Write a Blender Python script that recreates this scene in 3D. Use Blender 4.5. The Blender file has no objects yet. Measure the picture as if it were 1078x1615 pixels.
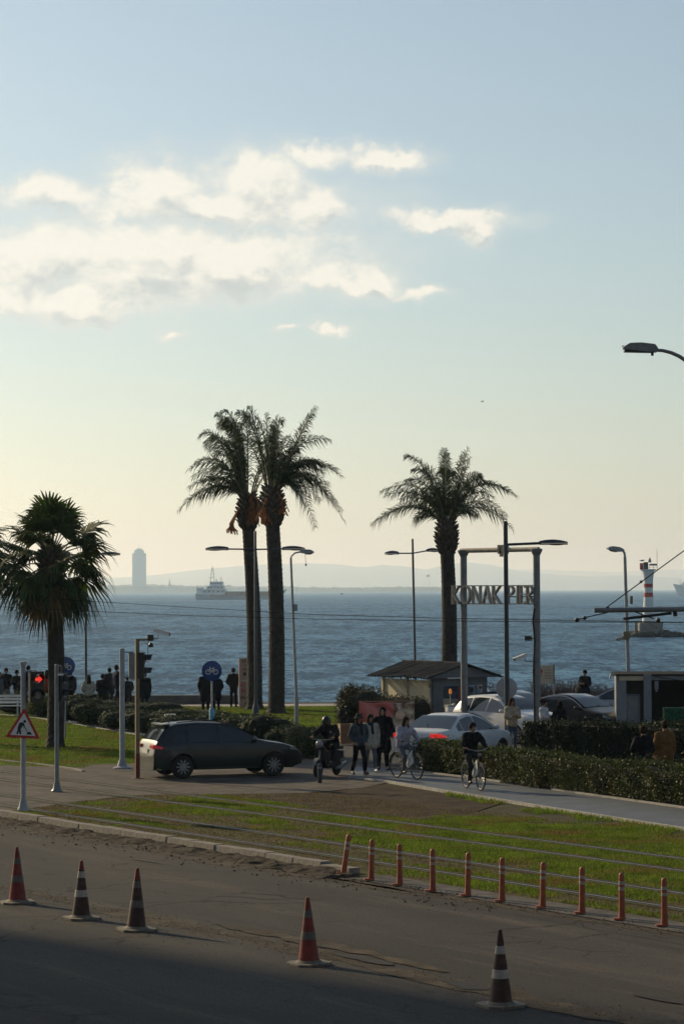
import bpy, math, random
import numpy as np
from mathutils import Vector, Matrix, noise
R = math.radians
rnd = random.Random(7)
SC = bpy.context.scene
COL = SC.collection
# ------------------------------------------------------------------ camera
F, CH, CX, CY, HZ = 4280.0, 5.2, 539.0, 807.5, 930.5      # focal length in photo pixels, eye height, picture centre, horizon
cam_d = bpy.data.cameras.new('camera')
cam = bpy.data.objects.new('camera', cam_d); COL.objects.link(cam); SC.camera = cam
cam_d.sensor_fit = 'VERTICAL'; cam_d.sensor_height = 36.0; cam_d.lens = 36.0 * F / 1615.0
cam_d.clip_start = 1.0; cam_d.clip_end = 90000.0
PITCH = math.atan((HZ - CY) / F)
cam.matrix_world = Matrix.Translation((0, 0, CH)) @ Matrix.Rotation(R(90) + PITCH, 4, 'X') @ Matrix.Rotation(R(-0.22), 4, 'Z')
CM = cam.matrix_world.to_3x3()
# ------------------------------------------------------------------ light
SUN_AZ, SUN_EL = R(44), R(24)            # sun stands 44 degrees left of the view axis (+Y), ahead of the camera
SUN = Vector((-math.sin(SUN_AZ) * math.cos(SUN_EL), math.cos(SUN_AZ) * math.cos(SUN_EL), math.sin(SUN_EL)))
sun_d = bpy.data.lights.new('sun', 'SUN'); sun_d.energy = 4.3; sun_d.angle = R(0.9); sun_d.color = (1.0, 0.81, 0.52)
sun = bpy.data.objects.new('sun', sun_d); COL.objects.link(sun)
sun.rotation_euler = SUN.to_track_quat('Z', 'Y').to_euler(); sun.location = SUN * 200
SKY_STRENGTH = 0.098
SC.view_settings.view_transform = 'Standard'; SC.view_settings.look = 'None'
SC.view_settings.exposure = 0.0; SC.view_settings.gamma = 1.0; SC.view_settings.use_curve_mapping = False
SC.cycles.use_denoising = True
SC.cycles.volume_bounces = 1
SC.cycles.max_bounces = 6; SC.cycles.diffuse_bounces = 2; SC.cycles.glossy_bounces = 3; SC.cycles.transmission_bounces = 4
SC.cycles.transparent_max_bounces = 6
SC.cycles.use_adaptive_sampling = True; SC.cycles.adaptive_threshold = 0.02
SC.cycles.caustics_reflective = False; SC.cycles.caustics_refractive = False
SC.cycles.sample_clamp_indirect = 4.0

world = bpy.data.worlds.new('World'); SC.world = world; world.use_nodes = True
world.cycles.sampling_method = 'MANUAL'; world.cycles.sample_map_resolution = 256
wt = world.node_tree; wt.nodes.clear(); wl = wt.links
def wn(t, **k):
    n = wt.nodes.new(t)
    for a, b in k.items(): setattr(n, a, b)
    return n
def sock(nt, n, i, v):
    if v is None: return
    if hasattr(v, 'links') or hasattr(v, 'is_output'): nt.links.new(v, n.inputs[i])
    else: n.inputs[i].default_value = v
def M(op, a, b=None, c=None, nt=None, clamp=False):
    nt = nt or wt
    n = nt.nodes.new('ShaderNodeMath'); n.operation = op; n.use_clamp = clamp
    for i, v in enumerate((a, b, c)): sock(nt, n, i, v)
    return n.outputs[0]
sky = wn('ShaderNodeTexSky', sky_type='NISHITA', sun_disc=False, sun_elevation=SUN_EL, sun_rotation=-SUN_AZ,
         altitude=10, air_density=1.0, dust_density=.85, ozone_density=2.2)
geo = wn('ShaderNodeTexCoord')
sep = wn('ShaderNodeSeparateXYZ'); wl.new(geo.outputs['Generated'], sep.inputs[0])
# clouds stand in their own directions on the sky: coordinates are tangents of the bearing, scaled to plain numbers
yy = M('MAXIMUM', sep.outputs[1], 0.02)
PX = M('MULTIPLY', M('DIVIDE', sep.outputs[0], yy), F / 100.0)
PY = M('MULTIPLY', M('DIVIDE', sep.outputs[2], yy), F / 100.0)
def fbm(px, py, scale, detail, rough, off, sx=1.0):
    cb = wn('ShaderNodeCombineXYZ'); sock(wt, cb, 0, M('MULTIPLY', px, sx)); sock(wt, cb, 1, py); cb.inputs[2].default_value = off
    n = wn('ShaderNodeTexNoise'); wl.new(cb.outputs[0], n.inputs['Vector'])
    n.inputs['Scale'].default_value = scale; n.inputs['Detail'].default_value = detail; n.inputs['Roughness'].default_value = rough
    return n.outputs[0]
wx = M('MULTIPLY', M('SUBTRACT', fbm(PX, PY, 1.5, 4, .6, 3.1), .5), 1.0)
wy = M('MULTIPLY', M('SUBTRACT', fbm(PX, PY, 1.5, 4, .6, 9.7), .5), .75)
PXw, PYw = M('ADD', PX, wx), M('ADD', PY, wy)
BLOBS = [(300, 318, 250, 34, .95), (250, 395, 270, 48, .8), (80, 305, 125, 27, .8), (245, 297, 95, 48, 1), (390, 292, 85, 55, 1.05), (500, 322, 70, 38, .9), (330, 330, 150, 30, .8),
         (80, 400, 170, 62, .85), (230, 425, 170, 58, .85), (375, 420, 110, 42, 1), (490, 440, 100, 28, .8), (575, 447, 55, 22, .95),
         (668, 465, 40, 10, .8), (90, 470, 170, 34, .75), (605, 246, 66, 21, 1), (500, 246, 34, 13, .7), (690, 343, 100, 17, .95), (752, 360, 32, 20, .85),
         (525, 516, 28, 9, .75), (455, 520, 17, 5, .6), (282, 530, 20, 11, .65), (-260, 380, 240, 90, .9), (-700, 300, 260, 60, .9),
         (1500, 250, 180, 40, .9), (2100, 420, 300, 60, .9), (-1400, 480, 300, 90, .9), (1250, -500, 300, 70, .9), (-300, -700, 350, 90, .9)]
def density(dx, dy, det):
    acc = None
    cb = wn('ShaderNodeCombineXYZ'); sock(wt, cb, 0, M('ADD', PXw, dx)); sock(wt, cb, 1, M('ADD', PYw, dy))
    for cx, cy, rx, ry, k in BLOBS:
        ma = wn('ShaderNodeVectorMath', operation='MULTIPLY_ADD'); wl.new(cb.outputs[0], ma.inputs[0])
        ma.inputs[1].default_value = (100 / rx, 100 / ry, 0); ma.inputs[2].default_value = (-(cx - CX) / rx, -(HZ - cy) / ry, 0)
        ln = wn('ShaderNodeVectorMath', operation='LENGTH'); wl.new(ma.outputs[0], ln.inputs[0])
        d = M('MULTIPLY_ADD', ln.outputs['Value'], -k, k)
        acc = d if acc is None else M('SMOOTH_MAX', acc, d, .25)
    nz = fbm(M('ADD', PX, dx), M('ADD', PY, dy), 1.05, det, .70, 21.0, .7)
    return M('ADD', acc, M('MULTIPLY', M('SUBTRACT', nz, .5), 2.1)), M('ADD', acc, M('MULTIPLY', M('SUBTRACT', nz, .5), 1.1))
def smooth(v, a, b):
    n = wn('ShaderNodeMapRange', interpolation_type='SMOOTHSTEP')
    wl.new(v, n.inputs[0]); n.inputs[1].default_value = a; n.inputs[2].default_value = b
    return n.outputs[0]
(d0, dv), (d1, _) = density(0, 0, 8), density(-.14, .26, 6)
cover = M('MULTIPLY', smooth(d0, -.22, .46), .88)
lit = smooth(M('SUBTRACT', M('MULTIPLY', smooth(d0, 0, 1.2), 1.0), M('MULTIPLY', smooth(d1, .1, 1.1), 1.0)), -.85, .34)
front = smooth(sep.outputs[1], .05, .2)
cc = wn('ShaderNodeMix', data_type='RGBA'); wl.new(lit, cc.inputs['Factor'])
CK = 1.0 / SKY_STRENGTH
cc.inputs['A'].default_value = (.54 * CK, .58 * CK, .58 * CK, 1); cc.inputs['B'].default_value = (.97 * CK, .935 * CK, .835 * CK, 1)
mx = wn('ShaderNodeMix', data_type='RGBA'); wl.new(M('MULTIPLY', cover, front), mx.inputs['Factor'])
tint = wn('ShaderNodeHueSaturation'); tint.inputs['Saturation'].default_value = .80; wl.new(sky.outputs[0], tint.inputs['Color'])
tm_ = wn('ShaderNodeMix', data_type='RGBA', blend_type='MULTIPLY'); tm_.inputs['Factor'].default_value = 1; wl.new(tint.outputs[0], tm_.inputs['A']); tm_.inputs['B'].default_value = (.975, 1.0, .97, 1)
wl.new(tm_.outputs['Result'], mx.inputs['A']); wl.new(cc.outputs['Result'], mx.inputs['B'])
bg = wn('ShaderNodeBackground'); wl.new(mx.outputs['Result'], bg.inputs[0])
veil = wn('ShaderNodeMix', data_type='RGBA'); wl.new(M('MULTIPLY', M('MULTIPLY', smooth(dv, -.95, .40), .58), front), veil.inputs['Factor'])      # thin veil the clouds melt into
wl.new(tm_.outputs['Result'], veil.inputs['A']); veil.inputs['B'].default_value = (.74 * CK, .76 * CK, .715 * CK, 1); wl.new(veil.outputs['Result'], mx.inputs['A']); bg.inputs[1].default_value = SKY_STRENGTH
wo = wn('ShaderNodeOutputWorld'); wl.new(bg.outputs[0], wo.inputs[0])

# ------------------------------------------------------------------ helpers
def ray(px, py):
    return CM @ Vector(((px - CX) / F, -(py - CY) / F, -1.0))
def gp(px, py, z=0.0):                       # where a sight line meets the level z
    r = ray(px, py); k = (z - CH) / r.z
    return Vector((r.x * k, r.y * k, z))
def at(px, py, d):                           # the point at distance d along +Y
    r = ray(px, py); k = d / r.y
    return Vector((r.x * k, d, CH + r.z * k))
U = Vector((-0.532, 0.847, 0)); N = Vector((0.847, 0.532, 0))     # along the road (away, left) and across it (towards the sea)
def rp(t, q, z=0.0): return Vector((U.x * t + N.x * q, U.y * t + N.y * q, z))
def tq(p): return p.x * U.x + p.y * U.y, p.x * N.x + p.y * N.y

def mat(name, col, rough=.6, metal=0., var=.18, scale=6., bump=0., bscale=60., col2=None, c2=(.45, .6), s2=2., emit=None, es=1., spec=.5,
        transl=0., island=0., coat=0., stretch=None, rot=0., fine=0., fscale=45.):
    m = bpy.data.materials.new(name); m.use_nodes = True; nt = m.node_tree; L = nt.links
    b = nt.nodes['Principled BSDF']
    tc = nt.nodes.new('ShaderNodeTexCoord'); vec = tc.outputs['Object']
    if stretch or rot:
        mp = nt.nodes.new('ShaderNodeMapping'); L.new(vec, mp.inputs[0]); mp.inputs['Scale'].default_value = stretch or (1, 1, 1)
        mp.inputs['Rotation'].default_value = (0, 0, rot); vec = mp.outputs[0]
    def nz(sc, det=5, ro=.6):
        n = nt.nodes.new('ShaderNodeTexNoise'); L.new(vec, n.inputs['Vector']); n.inputs['Scale'].default_value = sc
        n.inputs['Detail'].default_value = det; n.inputs['Roughness'].default_value = ro; return n.outputs[0]
    def mix(f, a, bb):
        n = nt.nodes.new('ShaderNodeMix'); n.data_type = 'RGBA'; sock(nt, n, 'Factor', f) if False else None
        if hasattr(f, 'links'): L.new(f, n.inputs['Factor'])
        else: n.inputs['Factor'].default_value = f
        for k, v in (('A', a), ('B', bb)):
            if hasattr(v, 'links'): L.new(v, n.inputs[k])
            else: n.inputs[k].default_value = (*v[:3], 1)
        return n.outputs['Result']
    def ramp(v, lo, hi):
        n = nt.nodes.new('ShaderNodeMapRange'); n.interpolation_type = 'SMOOTHSTEP'; L.new(v, n.inputs[0])
        n.inputs[1].default_value = lo; n.inputs[2].default_value = hi; return n.outputs[0]
    lo = tuple(max(0, c * (1 - var)) for c in col); hi = tuple(min(1, c * (1 + var)) for c in col)
    c = mix(ramp(nz(scale), .3, .7), lo, hi)
    if col2: c = mix(ramp(nz(s2, 6), *c2), c, col2)
    if fine:
        gm = nt.nodes.new('ShaderNodeTexCoord'); fn_ = nt.nodes.new('ShaderNodeTexNoise'); L.new(gm.outputs['Object'], fn_.inputs['Vector']); fn_.inputs['Scale'].default_value = fscale; fn_.inputs['Detail'].default_value = 3; fn_.inputs['Roughness'].default_value = .8
        fr_ = nt.nodes.new('ShaderNodeMapRange'); L.new(fn_.outputs[0], fr_.inputs[0]); fr_.inputs[1].default_value = .25; fr_.inputs[2].default_value = .75; fr_.inputs[3].default_value = 1 - fine; fr_.inputs[4].default_value = 1 + fine
        hv = nt.nodes.new('ShaderNodeHueSaturation'); L.new(c, hv.inputs['Color']); L.new(fr_.outputs[0], hv.inputs['Value']); c = hv.outputs[0]
    if island:
        g = nt.nodes.new('ShaderNodeNewGeometry'); hsv = nt.nodes.new('ShaderNodeHueSaturation')
        L.new(c, hsv.inputs['Color']); mr = nt.nodes.new('ShaderNodeMapRange'); L.new(g.outputs['Random Per Island'], mr.inputs[0])
        mr.inputs[3].default_value = 1 - island; mr.inputs[4].default_value = 1 + island; L.new(mr.outputs[0], hsv.inputs['Value'])
        mr2 = nt.nodes.new('ShaderNodeMapRange'); L.new(g.outputs['Random Per Island'], mr2.inputs[0])
        mr2.inputs[3].default_value = .485; mr2.inputs[4].default_value = .515; L.new(mr2.outputs[0], hsv.inputs['Hue'])
        c = hsv.outputs[0]
    L.new(c, b.inputs['Base Color'])
    b.inputs['Roughness'].default_value = rough; b.inputs['Metallic'].default_value = metal
    b.inputs['Specular IOR Level'].default_value = spec; b.inputs['Coat Weight'].default_value = coat; b.inputs['Coat Roughness'].default_value = .05
    if bump:
        bp = nt.nodes.new('ShaderNodeBump'); bp.inputs['Strength'].default_value = bump; bp.inputs['Distance'].default_value = .02
        L.new(nz(bscale, 4), bp.inputs['Height']); L.new(bp.outputs[0], b.inputs['Normal'])
    if emit:
        b.inputs['Emission Color'].default_value = (*emit, 1); b.inputs['Emission Strength'].default_value = es
    if transl:
        out = nt.nodes['Material Output']; tr = nt.nodes.new('ShaderNodeBsdfTranslucent'); L.new(c, tr.inputs[0])
        ms = nt.nodes.new('ShaderNodeMixShader'); ms.inputs[0].default_value = transl
        L.new(b.outputs[0], ms.inputs[1]); L.new(tr.outputs[0], ms.inputs[2]); L.new(ms.outputs[0], out.inputs[0])
    return m

class MB:
    """collects shapes; build() links them as one mesh object"""
    def __init__(s): s.v = []; s.f = []
    def add(s, vs, fs):
        o = len(s.v); s.v += [tuple(p) for p in vs]; s.f += [tuple(i + o for i in f) for f in fs]; return s
    def box(s, c, size, rz=0., m=None, bev=0.):
        x, y, z = (k / 2 for k in size)
        if bev:
            b = bev; ring = [(-x + b, -y), (x - b, -y), (x, -y + b), (x, y - b), (x - b, y), (-x + b, y), (-x, y - b), (-x, -y + b)]
            return s.prism(ring, size[2], Matrix.Translation((c[0], c[1], c[2] - z)) @ Matrix.Rotation(rz, 4, 'Z') if m is None else m)
        vs = [Vector((a, b, d)) for d in (-z, z) for a, b in ((-x, -y), (x, -y), (x, y), (-x, y))]
        mm = m if m is not None else Matrix.Translation(c) @ Matrix.Rotation(rz, 4, 'Z')
        return s.add([mm @ p for p in vs], [(3, 2, 1, 0), (4, 5, 6, 7), (0, 1, 5, 4), (1, 2, 6, 5), (2, 3, 7, 6), (3, 0, 4, 7)])
    def prism(s, poly, h, m=None):           # polygon in XY, extruded along Z
        m = m if m is not None else Matrix()
        n = len(poly); vs = [m @ Vector((a, b, 0)) for a, b in poly] + [m @ Vector((a, b, h)) for a, b in poly]
        return s.add(vs, [tuple(range(n - 1, -1, -1)), tuple(range(n, 2 * n))] + [(i, (i + 1) % n, (i + 1) % n + n, i + n) for i in range(n)])
    def tube(s, pts, r, seg=8, caps=True):
        pts = [Vector(p) for p in pts]; k = len(pts); rr = r if isinstance(r, (list, tuple)) else [r] * k
        vs = []; ref = None
        for i, p in enumerate(pts):
            t = (pts[min(i + 1, k - 1)] - pts[max(i - 1, 0)]).normalized()
            if ref is None: ref = Vector((1, 0, 0)) if abs(t.x) < .8 else Vector((0, 1, 0))
            a = t.cross(ref).normalized(); b = a.cross(t).normalized(); ref = b
            for j in range(seg):
                w = 2 * math.pi * j / seg; vs.append(p + (a * math.cos(w) + b * math.sin(w)) * rr[i])
        fs = [(i * seg + j, i * seg + (j + 1) % seg, (i + 1) * seg + (j + 1) % seg, (i + 1) * seg + j) for i in range(k - 1) for j in range(seg)]
        if caps: fs += [tuple(range(seg - 1, -1, -1)), tuple(range((k - 1) * seg, k * seg))]
        return s.add(vs, fs)
    def lathe(s, prof, c=(0, 0, 0), seg=16, m=None):   # prof: (radius, height)
        m = m if m is not None else Matrix.Translation(c)
        vs = [m @ Vector((r * math.cos(2 * math.pi * j / seg), r * math.sin(2 * math.pi * j / seg), z)) for r, z in prof for j in range(seg)]
        k = len(prof)
        fs = [(i * seg + j, i * seg + (j + 1) % seg, (i + 1) * seg + (j + 1) % seg, (i + 1) * seg + j) for i in range(k - 1) for j in range(seg)]
        return s.add(vs, fs + [tuple(range(seg - 1, -1, -1)), tuple(range((k - 1) * seg, k * seg))])
    def ell(s, c, r, seg=12, rings=8, m=None):
        c = Vector(c); vs = []; r = (r,) * 3 if not isinstance(r, (tuple, list)) else r
        for i in range(rings + 1):
            a = math.pi * i / rings
            a = min(max(a, .02), math.pi - .02)
            for j in range(seg):
                w = 2 * math.pi * j / seg
                p = Vector((r[0] * math.sin(a) * math.cos(w), r[1] * math.sin(a) * math.sin(w), -r[2] * math.cos(a)))
                vs.append((m @ p if m is not None else p) + c)
        fs = [(i * seg + j, i * seg + (j + 1) % seg, (i + 1) * seg + (j + 1) % seg, (i + 1) * seg + j) for i in range(rings) for j in range(seg)]
        return s.add(vs, fs + [tuple(range(seg - 1, -1, -1)), tuple(range(rings * seg, (rings + 1) * seg))])
    def cap(s, p0, p1, r0, r1, seg=10):       # tapered limb with round ends
        p0, p1 = Vector(p0), Vector(p1); d = (p1 - p0); l = d.length or 1e-4; d = d / l
        pts, rr = [], []
        for a in (-85, -55, -25, 0): pts.append(p0 + d * r0 * math.sin(R(a))); rr.append(r0 * math.cos(R(a)))
        for a in (0, 25, 55, 85): pts.append(p1 + d * r1 * math.sin(R(a)) + d * 1e-4); rr.append(r1 * math.cos(R(a)))
        return s.tube(pts, rr, seg)
    def grid(s, fn, nu, nv):
        vs = [fn(i / nu, j / nv) for i in range(nu + 1) for j in range(nv + 1)]
        w = nv + 1
        return s.add(vs, [(i * w + j, (i + 1) * w + j, (i + 1) * w + j + 1, i * w + j + 1) for i in range(nu) for j in range(nv)])
    def mesh(s, name, mt, smooth=True):
        me = bpy.data.meshes.new(name); me.from_pydata(s.v, [], s.f)
        if smooth is True: me.shade_smooth(); me.set_sharp_from_angle(angle=R(40))
        elif smooth == 'all': me.shade_smooth()
        if mt: me.materials.append(mt)
        return me
    def build(s, name, mt, parent=None, smooth=True):
        return link(name, s.mesh(name, mt, smooth), parent)
def link(name, me, parent=None):
    o = bpy.data.objects.new(name, me); COL.objects.link(o)
    if parent is not None: o.parent = parent
    return o
def tag(o, label, cat, group=None):
    o['label'] = label; o['category'] = cat
    if group: o['group'] = group
    return o
def thing(name, label, cat, loc=(0, 0, 0), rz=0., group=None):
    o = bpy.data.objects.new(name, None); COL.objects.link(o); o.location = loc; o.rotation_euler = (0, 0, rz); o.empty_display_size = .2
    return tag(o, label, cat, group)
def struct(o, kind='structure'): o['kind'] = kind; return o
def copy_tree(o, parent=None):
    c = o.copy(); COL.objects.link(c); c.parent = parent
    for ch in list(o.children): copy_tree(ch, c)
    return c
def raw_mesh(name, v, f3, mt, smooth=False):   # numpy arrays: vertices (n,3), triangles or quads (m,k)
    me = bpy.data.meshes.new(name); v = np.asarray(v, np.float32); f3 = np.asarray(f3, np.int32); k = f3.shape[1]
    me.vertices.add(len(v)); me.vertices.foreach_set('co', v.ravel())
    me.loops.add(f3.size); me.loops.foreach_set('vertex_index', f3.ravel())
    me.polygons.add(len(f3)); me.polygons.foreach_set('loop_start', np.arange(0, f3.size, k, dtype=np.int32))
    if mt: me.materials.append(mt)
    me.update(calc_edges=True)
    return me
def text_mesh(s, size, mt, depth=.004):
    cu = bpy.data.curves.new('lettering', 'FONT'); cu.body = s; cu.size = size; cu.extrude = depth; cu.resolution_u = 3
    cu.align_x = 'CENTER'; cu.align_y = 'CENTER'
    o = bpy.data.objects.new('lettering', cu); me = bpy.data.meshes.new_from_object(o)
    bpy.data.objects.remove(o); me.materials.append(mt); return me
def pip(px, py, poly):
    x = np.asarray([p[0] for p in poly]); y = np.asarray([p[1] for p in poly]); ins = np.zeros(len(px), bool); j = len(poly) - 1
    for i in range(len(poly)):
        c = ((y[i] > py) != (y[j] > py)) & (px < (x[j] - x[i]) * (py - y[i]) / (y[j] - y[i] + 1e-9) + x[i]); ins ^= c; j = i
    return ins
# ------------------------------------------------------------------ materials
ROT = -math.atan2(U.y, U.x)
def road_mat():
    m = bpy.data.materials.new('asphalt'); m.use_nodes = True; nt = m.node_tree; L = nt.links; b = nt.nodes['Principled BSDF']
    tc = nt.nodes.new('ShaderNodeTexCoord'); mp = nt.nodes.new('ShaderNodeMapping'); L.new(tc.outputs['Object'], mp.inputs[0]); mp.inputs['Rotation'].default_value = (0, 0, ROT)
    def nz(scale, st=(1, 1, 1), det=5, ro=.6, dist=0.):
        k = nt.nodes.new('ShaderNodeMapping'); L.new(mp.outputs[0], k.inputs[0]); k.inputs['Scale'].default_value = st
        n = nt.nodes.new('ShaderNodeTexNoise'); L.new(k.outputs[0], n.inputs['Vector']); n.inputs['Scale'].default_value = scale; n.inputs['Detail'].default_value = det; n.inputs['Roughness'].default_value = ro; n.inputs['Distortion'].default_value = dist
        return n.outputs[0]
    def rng(v, a, b_, c=0., d=1.):
        n = nt.nodes.new('ShaderNodeMapRange'); n.interpolation_type = 'SMOOTHSTEP'; L.new(v, n.inputs[0])
        for i, q in enumerate((a, b_, c, d)): n.inputs[i + 1].default_value = q
        return n.outputs[0]
    def mix(f, a, c):
        n = nt.nodes.new('ShaderNodeMix'); n.data_type = 'RGBA'; L.new(f, n.inputs['Factor'])
        for k, v in (('A', a), ('B', c)):
            if hasattr(v, 'links'): L.new(v, n.inputs[k])
            else: n.inputs[k].default_value = (*v, 1)
        return n.outputs['Result']
    c = mix(rng(nz(.22, (.35, 1, 1), 6, .65), .35, .65), (.034, .031, .028), (.060, .053, .044))        # broad worn areas
    c = mix(rng(nz(.9, (.12, 1, 1), 5, .7), .50, .72), c, (.082, .070, .054))                           # dusty streaks along the traffic
    c = mix(rng(nz(.55, (.10, 1.6, 1), 5, .65), .56, .70), c, (.022, .021, .020))                       # dark tyre rubber
    c = mix(rng(nz(1.7, (1, 1, 1), 4, .6, 1.5), .64, .70), c, (.026, .024, .022))                       # oil and tar blots
    vo = nt.nodes.new('ShaderNodeTexVoronoi'); vo.feature = 'DISTANCE_TO_EDGE'; vo.inputs['Scale'].default_value = .42
    wv = nt.nodes.new('ShaderNodeVectorMath'); wv.operation = 'MULTIPLY_ADD'; wn2 = nt.nodes.new('ShaderNodeTexNoise'); L.new(mp.outputs[0], wn2.inputs['Vector']); wn2.inputs['Scale'].default_value = 1.2; wn2.inputs['Detail'].default_value = 4
    L.new(wn2.outputs['Color'], wv.inputs[0]); wv.inputs[1].default_value = (1.1, 1.1, 0); L.new(mp.outputs[0], wv.inputs[2]); L.new(wv.outputs[0], vo.inputs['Vector'])
    crack = M('MULTIPLY', rng(vo.outputs[0], .004, .016, 1, 0), rng(nz(.13, det=2), .48, .56), nt=nt)
    c = mix(crack, c, (.014, .013, .012))
    fine = rng(nz(26, det=3, ro=.85), .25, .75, .52, 1.48)
    hv = nt.nodes.new('ShaderNodeHueSaturation'); L.new(c, hv.inputs['Color']); L.new(fine, hv.inputs['Value']); L.new(hv.outputs[0], b.inputs['Base Color'])
    b.inputs['Roughness'].default_value = .85; b.inputs['Specular IOR Level'].default_value = .15
    bp = nt.nodes.new('ShaderNodeBump'); bp.inputs['Strength'].default_value = .6; bp.inputs['Distance'].default_value = .02; L.new(nz(30, det=4, ro=.8), bp.inputs['Height']); L.new(bp.outputs[0], b.inputs['Normal'])
    return m
m_asph = road_mat()
m_asph2 = mat('worn_asphalt', fine=0.4, fscale=22., spec=.15, col=(.065, .06, .056), rough=.85, var=.3, scale=2.2, bump=.5, bscale=50, col2=(.04, .038, .036), c2=(.5, .65), s2=.9)
m_cross = mat('crossing_paving', fine=0.4, fscale=22., spec=.15, col=(.105, .088, .07), rough=.8, var=.3, scale=1.6, bump=.4, bscale=40, col2=(.055, .047, .04), c2=(.5, .7), s2=.7)
m_soil = mat('soil', fine=0.5, fscale=22., spec=.15, col=(.058, .045, .026), rough=.95, var=.4, scale=3, bump=.8, bscale=25, col2=(.05, .058, .018), c2=(.42, .62), s2=.8)
m_lawnsoil = mat('lawn_base', fine=0.4, fscale=22., spec=.15, col=(.062, .075, .018), rough=.95, var=.35, scale=4, bump=.8, bscale=30, col2=(.085, .07, .03), c2=(.5, .72), s2=.5)
m_gravel = mat('gravel', spec=.15, col=(.13, .105, .07), rough=.9, var=.4, scale=30, island=.4)
m_conc = mat('concrete', fine=0.4, fscale=22., spec=.15, col=(.22, .20, .17), rough=.8, var=.2, scale=5, bump=.3, bscale=40, col2=(.13, .115, .09), c2=(.5, .7), s2=2)
m_conc2 = mat('pale_concrete', spec=.15, col=(.30, .275, .235), rough=.75, var=.18, scale=4, bump=.2, bscale=40, col2=(.2, .18, .15), c2=(.5, .75), s2=1.4)
m_bike = mat('bike_path', (.10, .113, .125), .62, fine=.25, var=.15, spec=.3, scale=1.5, bump=.25, bscale=60, col2=(.09, .10, .11), c2=(.5, .75), s2=.8)
m_edge = mat('edging', spec=.15, col=(.36, .34, .30), rough=.75, var=.2, scale=6)
m_rail = mat('rail_steel', (.19, .175, .155), .38, .8, var=.2, scale=12)
m_prom = mat('promenade', fine=0.2, fscale=22., spec=.15, col=(.34, .31, .27), rough=.7, var=.15, scale=.8, bump=.2, bscale=20)
m_wall = mat('seawall_stone', spec=.15, col=(.13, .12, .105), rough=.8, var=.25, scale=3, bump=.4, bscale=15)
m_gravel2 = mat('rubble', spec=.15, col=(.055, .043, .031), rough=.95, var=.4, scale=8, bump=.8, bscale=22)
m_grass = mat('grass', (.125, .185, .018), .7, var=.35, scale=1.1, col2=(.16, .12, .035), c2=(.48, .66), s2=.55, transl=.5, island=.35, spec=.2)
m_drygrass = mat('dry_grass', (.13, .10, .04), .8, var=.3, scale=1.3, transl=.4, island=.35, spec=.2)
m_steel = mat('galvanised', (.26, .27, .27), .45, .6, var=.15, scale=8)
m_greypaint = mat('grey_paint', (.17, .18, .185), .45, .1, var=.15, scale=6)
m_palegrey = mat('pale_grey_paint', (.30, .315, .33), .5, 0, var=.12, scale=6)
m_darkpole = mat('dark_blue_paint', (.022, .030, .045), .4, .1, var=.15, scale=6)
m_black = mat('black_plastic', (.012, .012, .013), .45, var=.2, scale=10)
m_rubber = mat('rubber', (.014, .013, .012), .85, var=.3, scale=10)
m_white = mat('white_paint', (.68, .68, .66), .45, var=.08, scale=5)
m_cream = mat('cream_panel', (.56, .48, .33), .7, var=.12, scale=3, col2=(.42, .35, .24), c2=(.55, .75), s2=1.5)
m_red = mat('red_paint', (.42, .03, .025), .5, var=.18, scale=6)
m_blue = mat('sign_blue', (.012, .05, .20), .4, var=.1, scale=6)
m_ltblue = mat('light_blue_wrap', (.12, .36, .55), .6, var=.15, scale=8)
m_orange = mat('orange_plastic', (.30, .075, .030), .6, var=.2, scale=8, col2=(.17, .06, .032), c2=(.5, .75), s2=6)
m_band = mat('reflective_band', (.36, .31, .26), .5, var=.15, scale=15, col2=(.25, .2, .16), c2=(.55, .7), s2=14)
m_conered = mat('cone_red', (.19, .022, .011), .6, var=.25, scale=8, col2=(.09, .03, .02), c2=(.5, .72), s2=5)
m_conedark = mat('cone_dirty', (.055, .022, .014), .7, var=.3, scale=8, col2=(.09, .055, .035), c2=(.5, .7), s2=6)
m_conebase = mat('cone_base', (.15, .13, .095), .8, var=.3, scale=8, col2=(.07, .06, .045), c2=(.5, .7), s2=6)
m_glass = mat('dark_glass', (.016, .022, .026), .06, 0, var=.1, scale=2, spec=.8)
m_lens = mat('lens', (.25, .25, .25), .2, var=.1, scale=8)
m_chrome = mat('chrome', (.7, .7, .7), .15, 1, var=.05)
m_tail = mat('tail_light_lit', (.35, .01, .01), .3, emit=(1, .03, .02), es=.5)
m_taildim = mat('tail_light', (.30, .012, .012), .25, emit=(1, .04, .03), es=.10)
m_redlamp = mat('red_lamp', (.4, .02, .02), .4, emit=(1, .05, .03), es=.85)
m_plate = mat('number_plate', (.6, .6, .56), .5, var=.05)
m_skin = mat('skin', (.34, .19, .12), .6, var=.1)
m_hair = mat('hair', (.014, .010, .008), .8, var=.3, spec=.06)
m_brownhair = mat('brown_hair', (.035, .018, .010), .8, var=.3, spec=.06)
m_wood = mat('wood', (.20, .12, .06), .7, var=.3, scale=5, stretch=(1, 1, 8))
m_yellow = mat('sunlit_ochre', (.20, .155, .085), .6, var=.15)  # grey post: the ochre of its sunlit edge is put into the colour
def cloth(name, c, bump=.35): return mat(name, c, .85, var=.22, scale=9, bump=bump, bscale=14, spec=.08)
c_black = cloth('black_cloth', (.012, .012, .014)); c_char = cloth('charcoal_cloth', (.03, .03, .033)); c_navy = cloth('navy_cloth', (.018, .024, .045))
c_jean = cloth('denim', (.05, .075, .12)); c_ltjean = cloth('pale_denim', (.11, .12, .14)); c_beige = cloth('beige_cloth', (.36, .29, .21))
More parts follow.
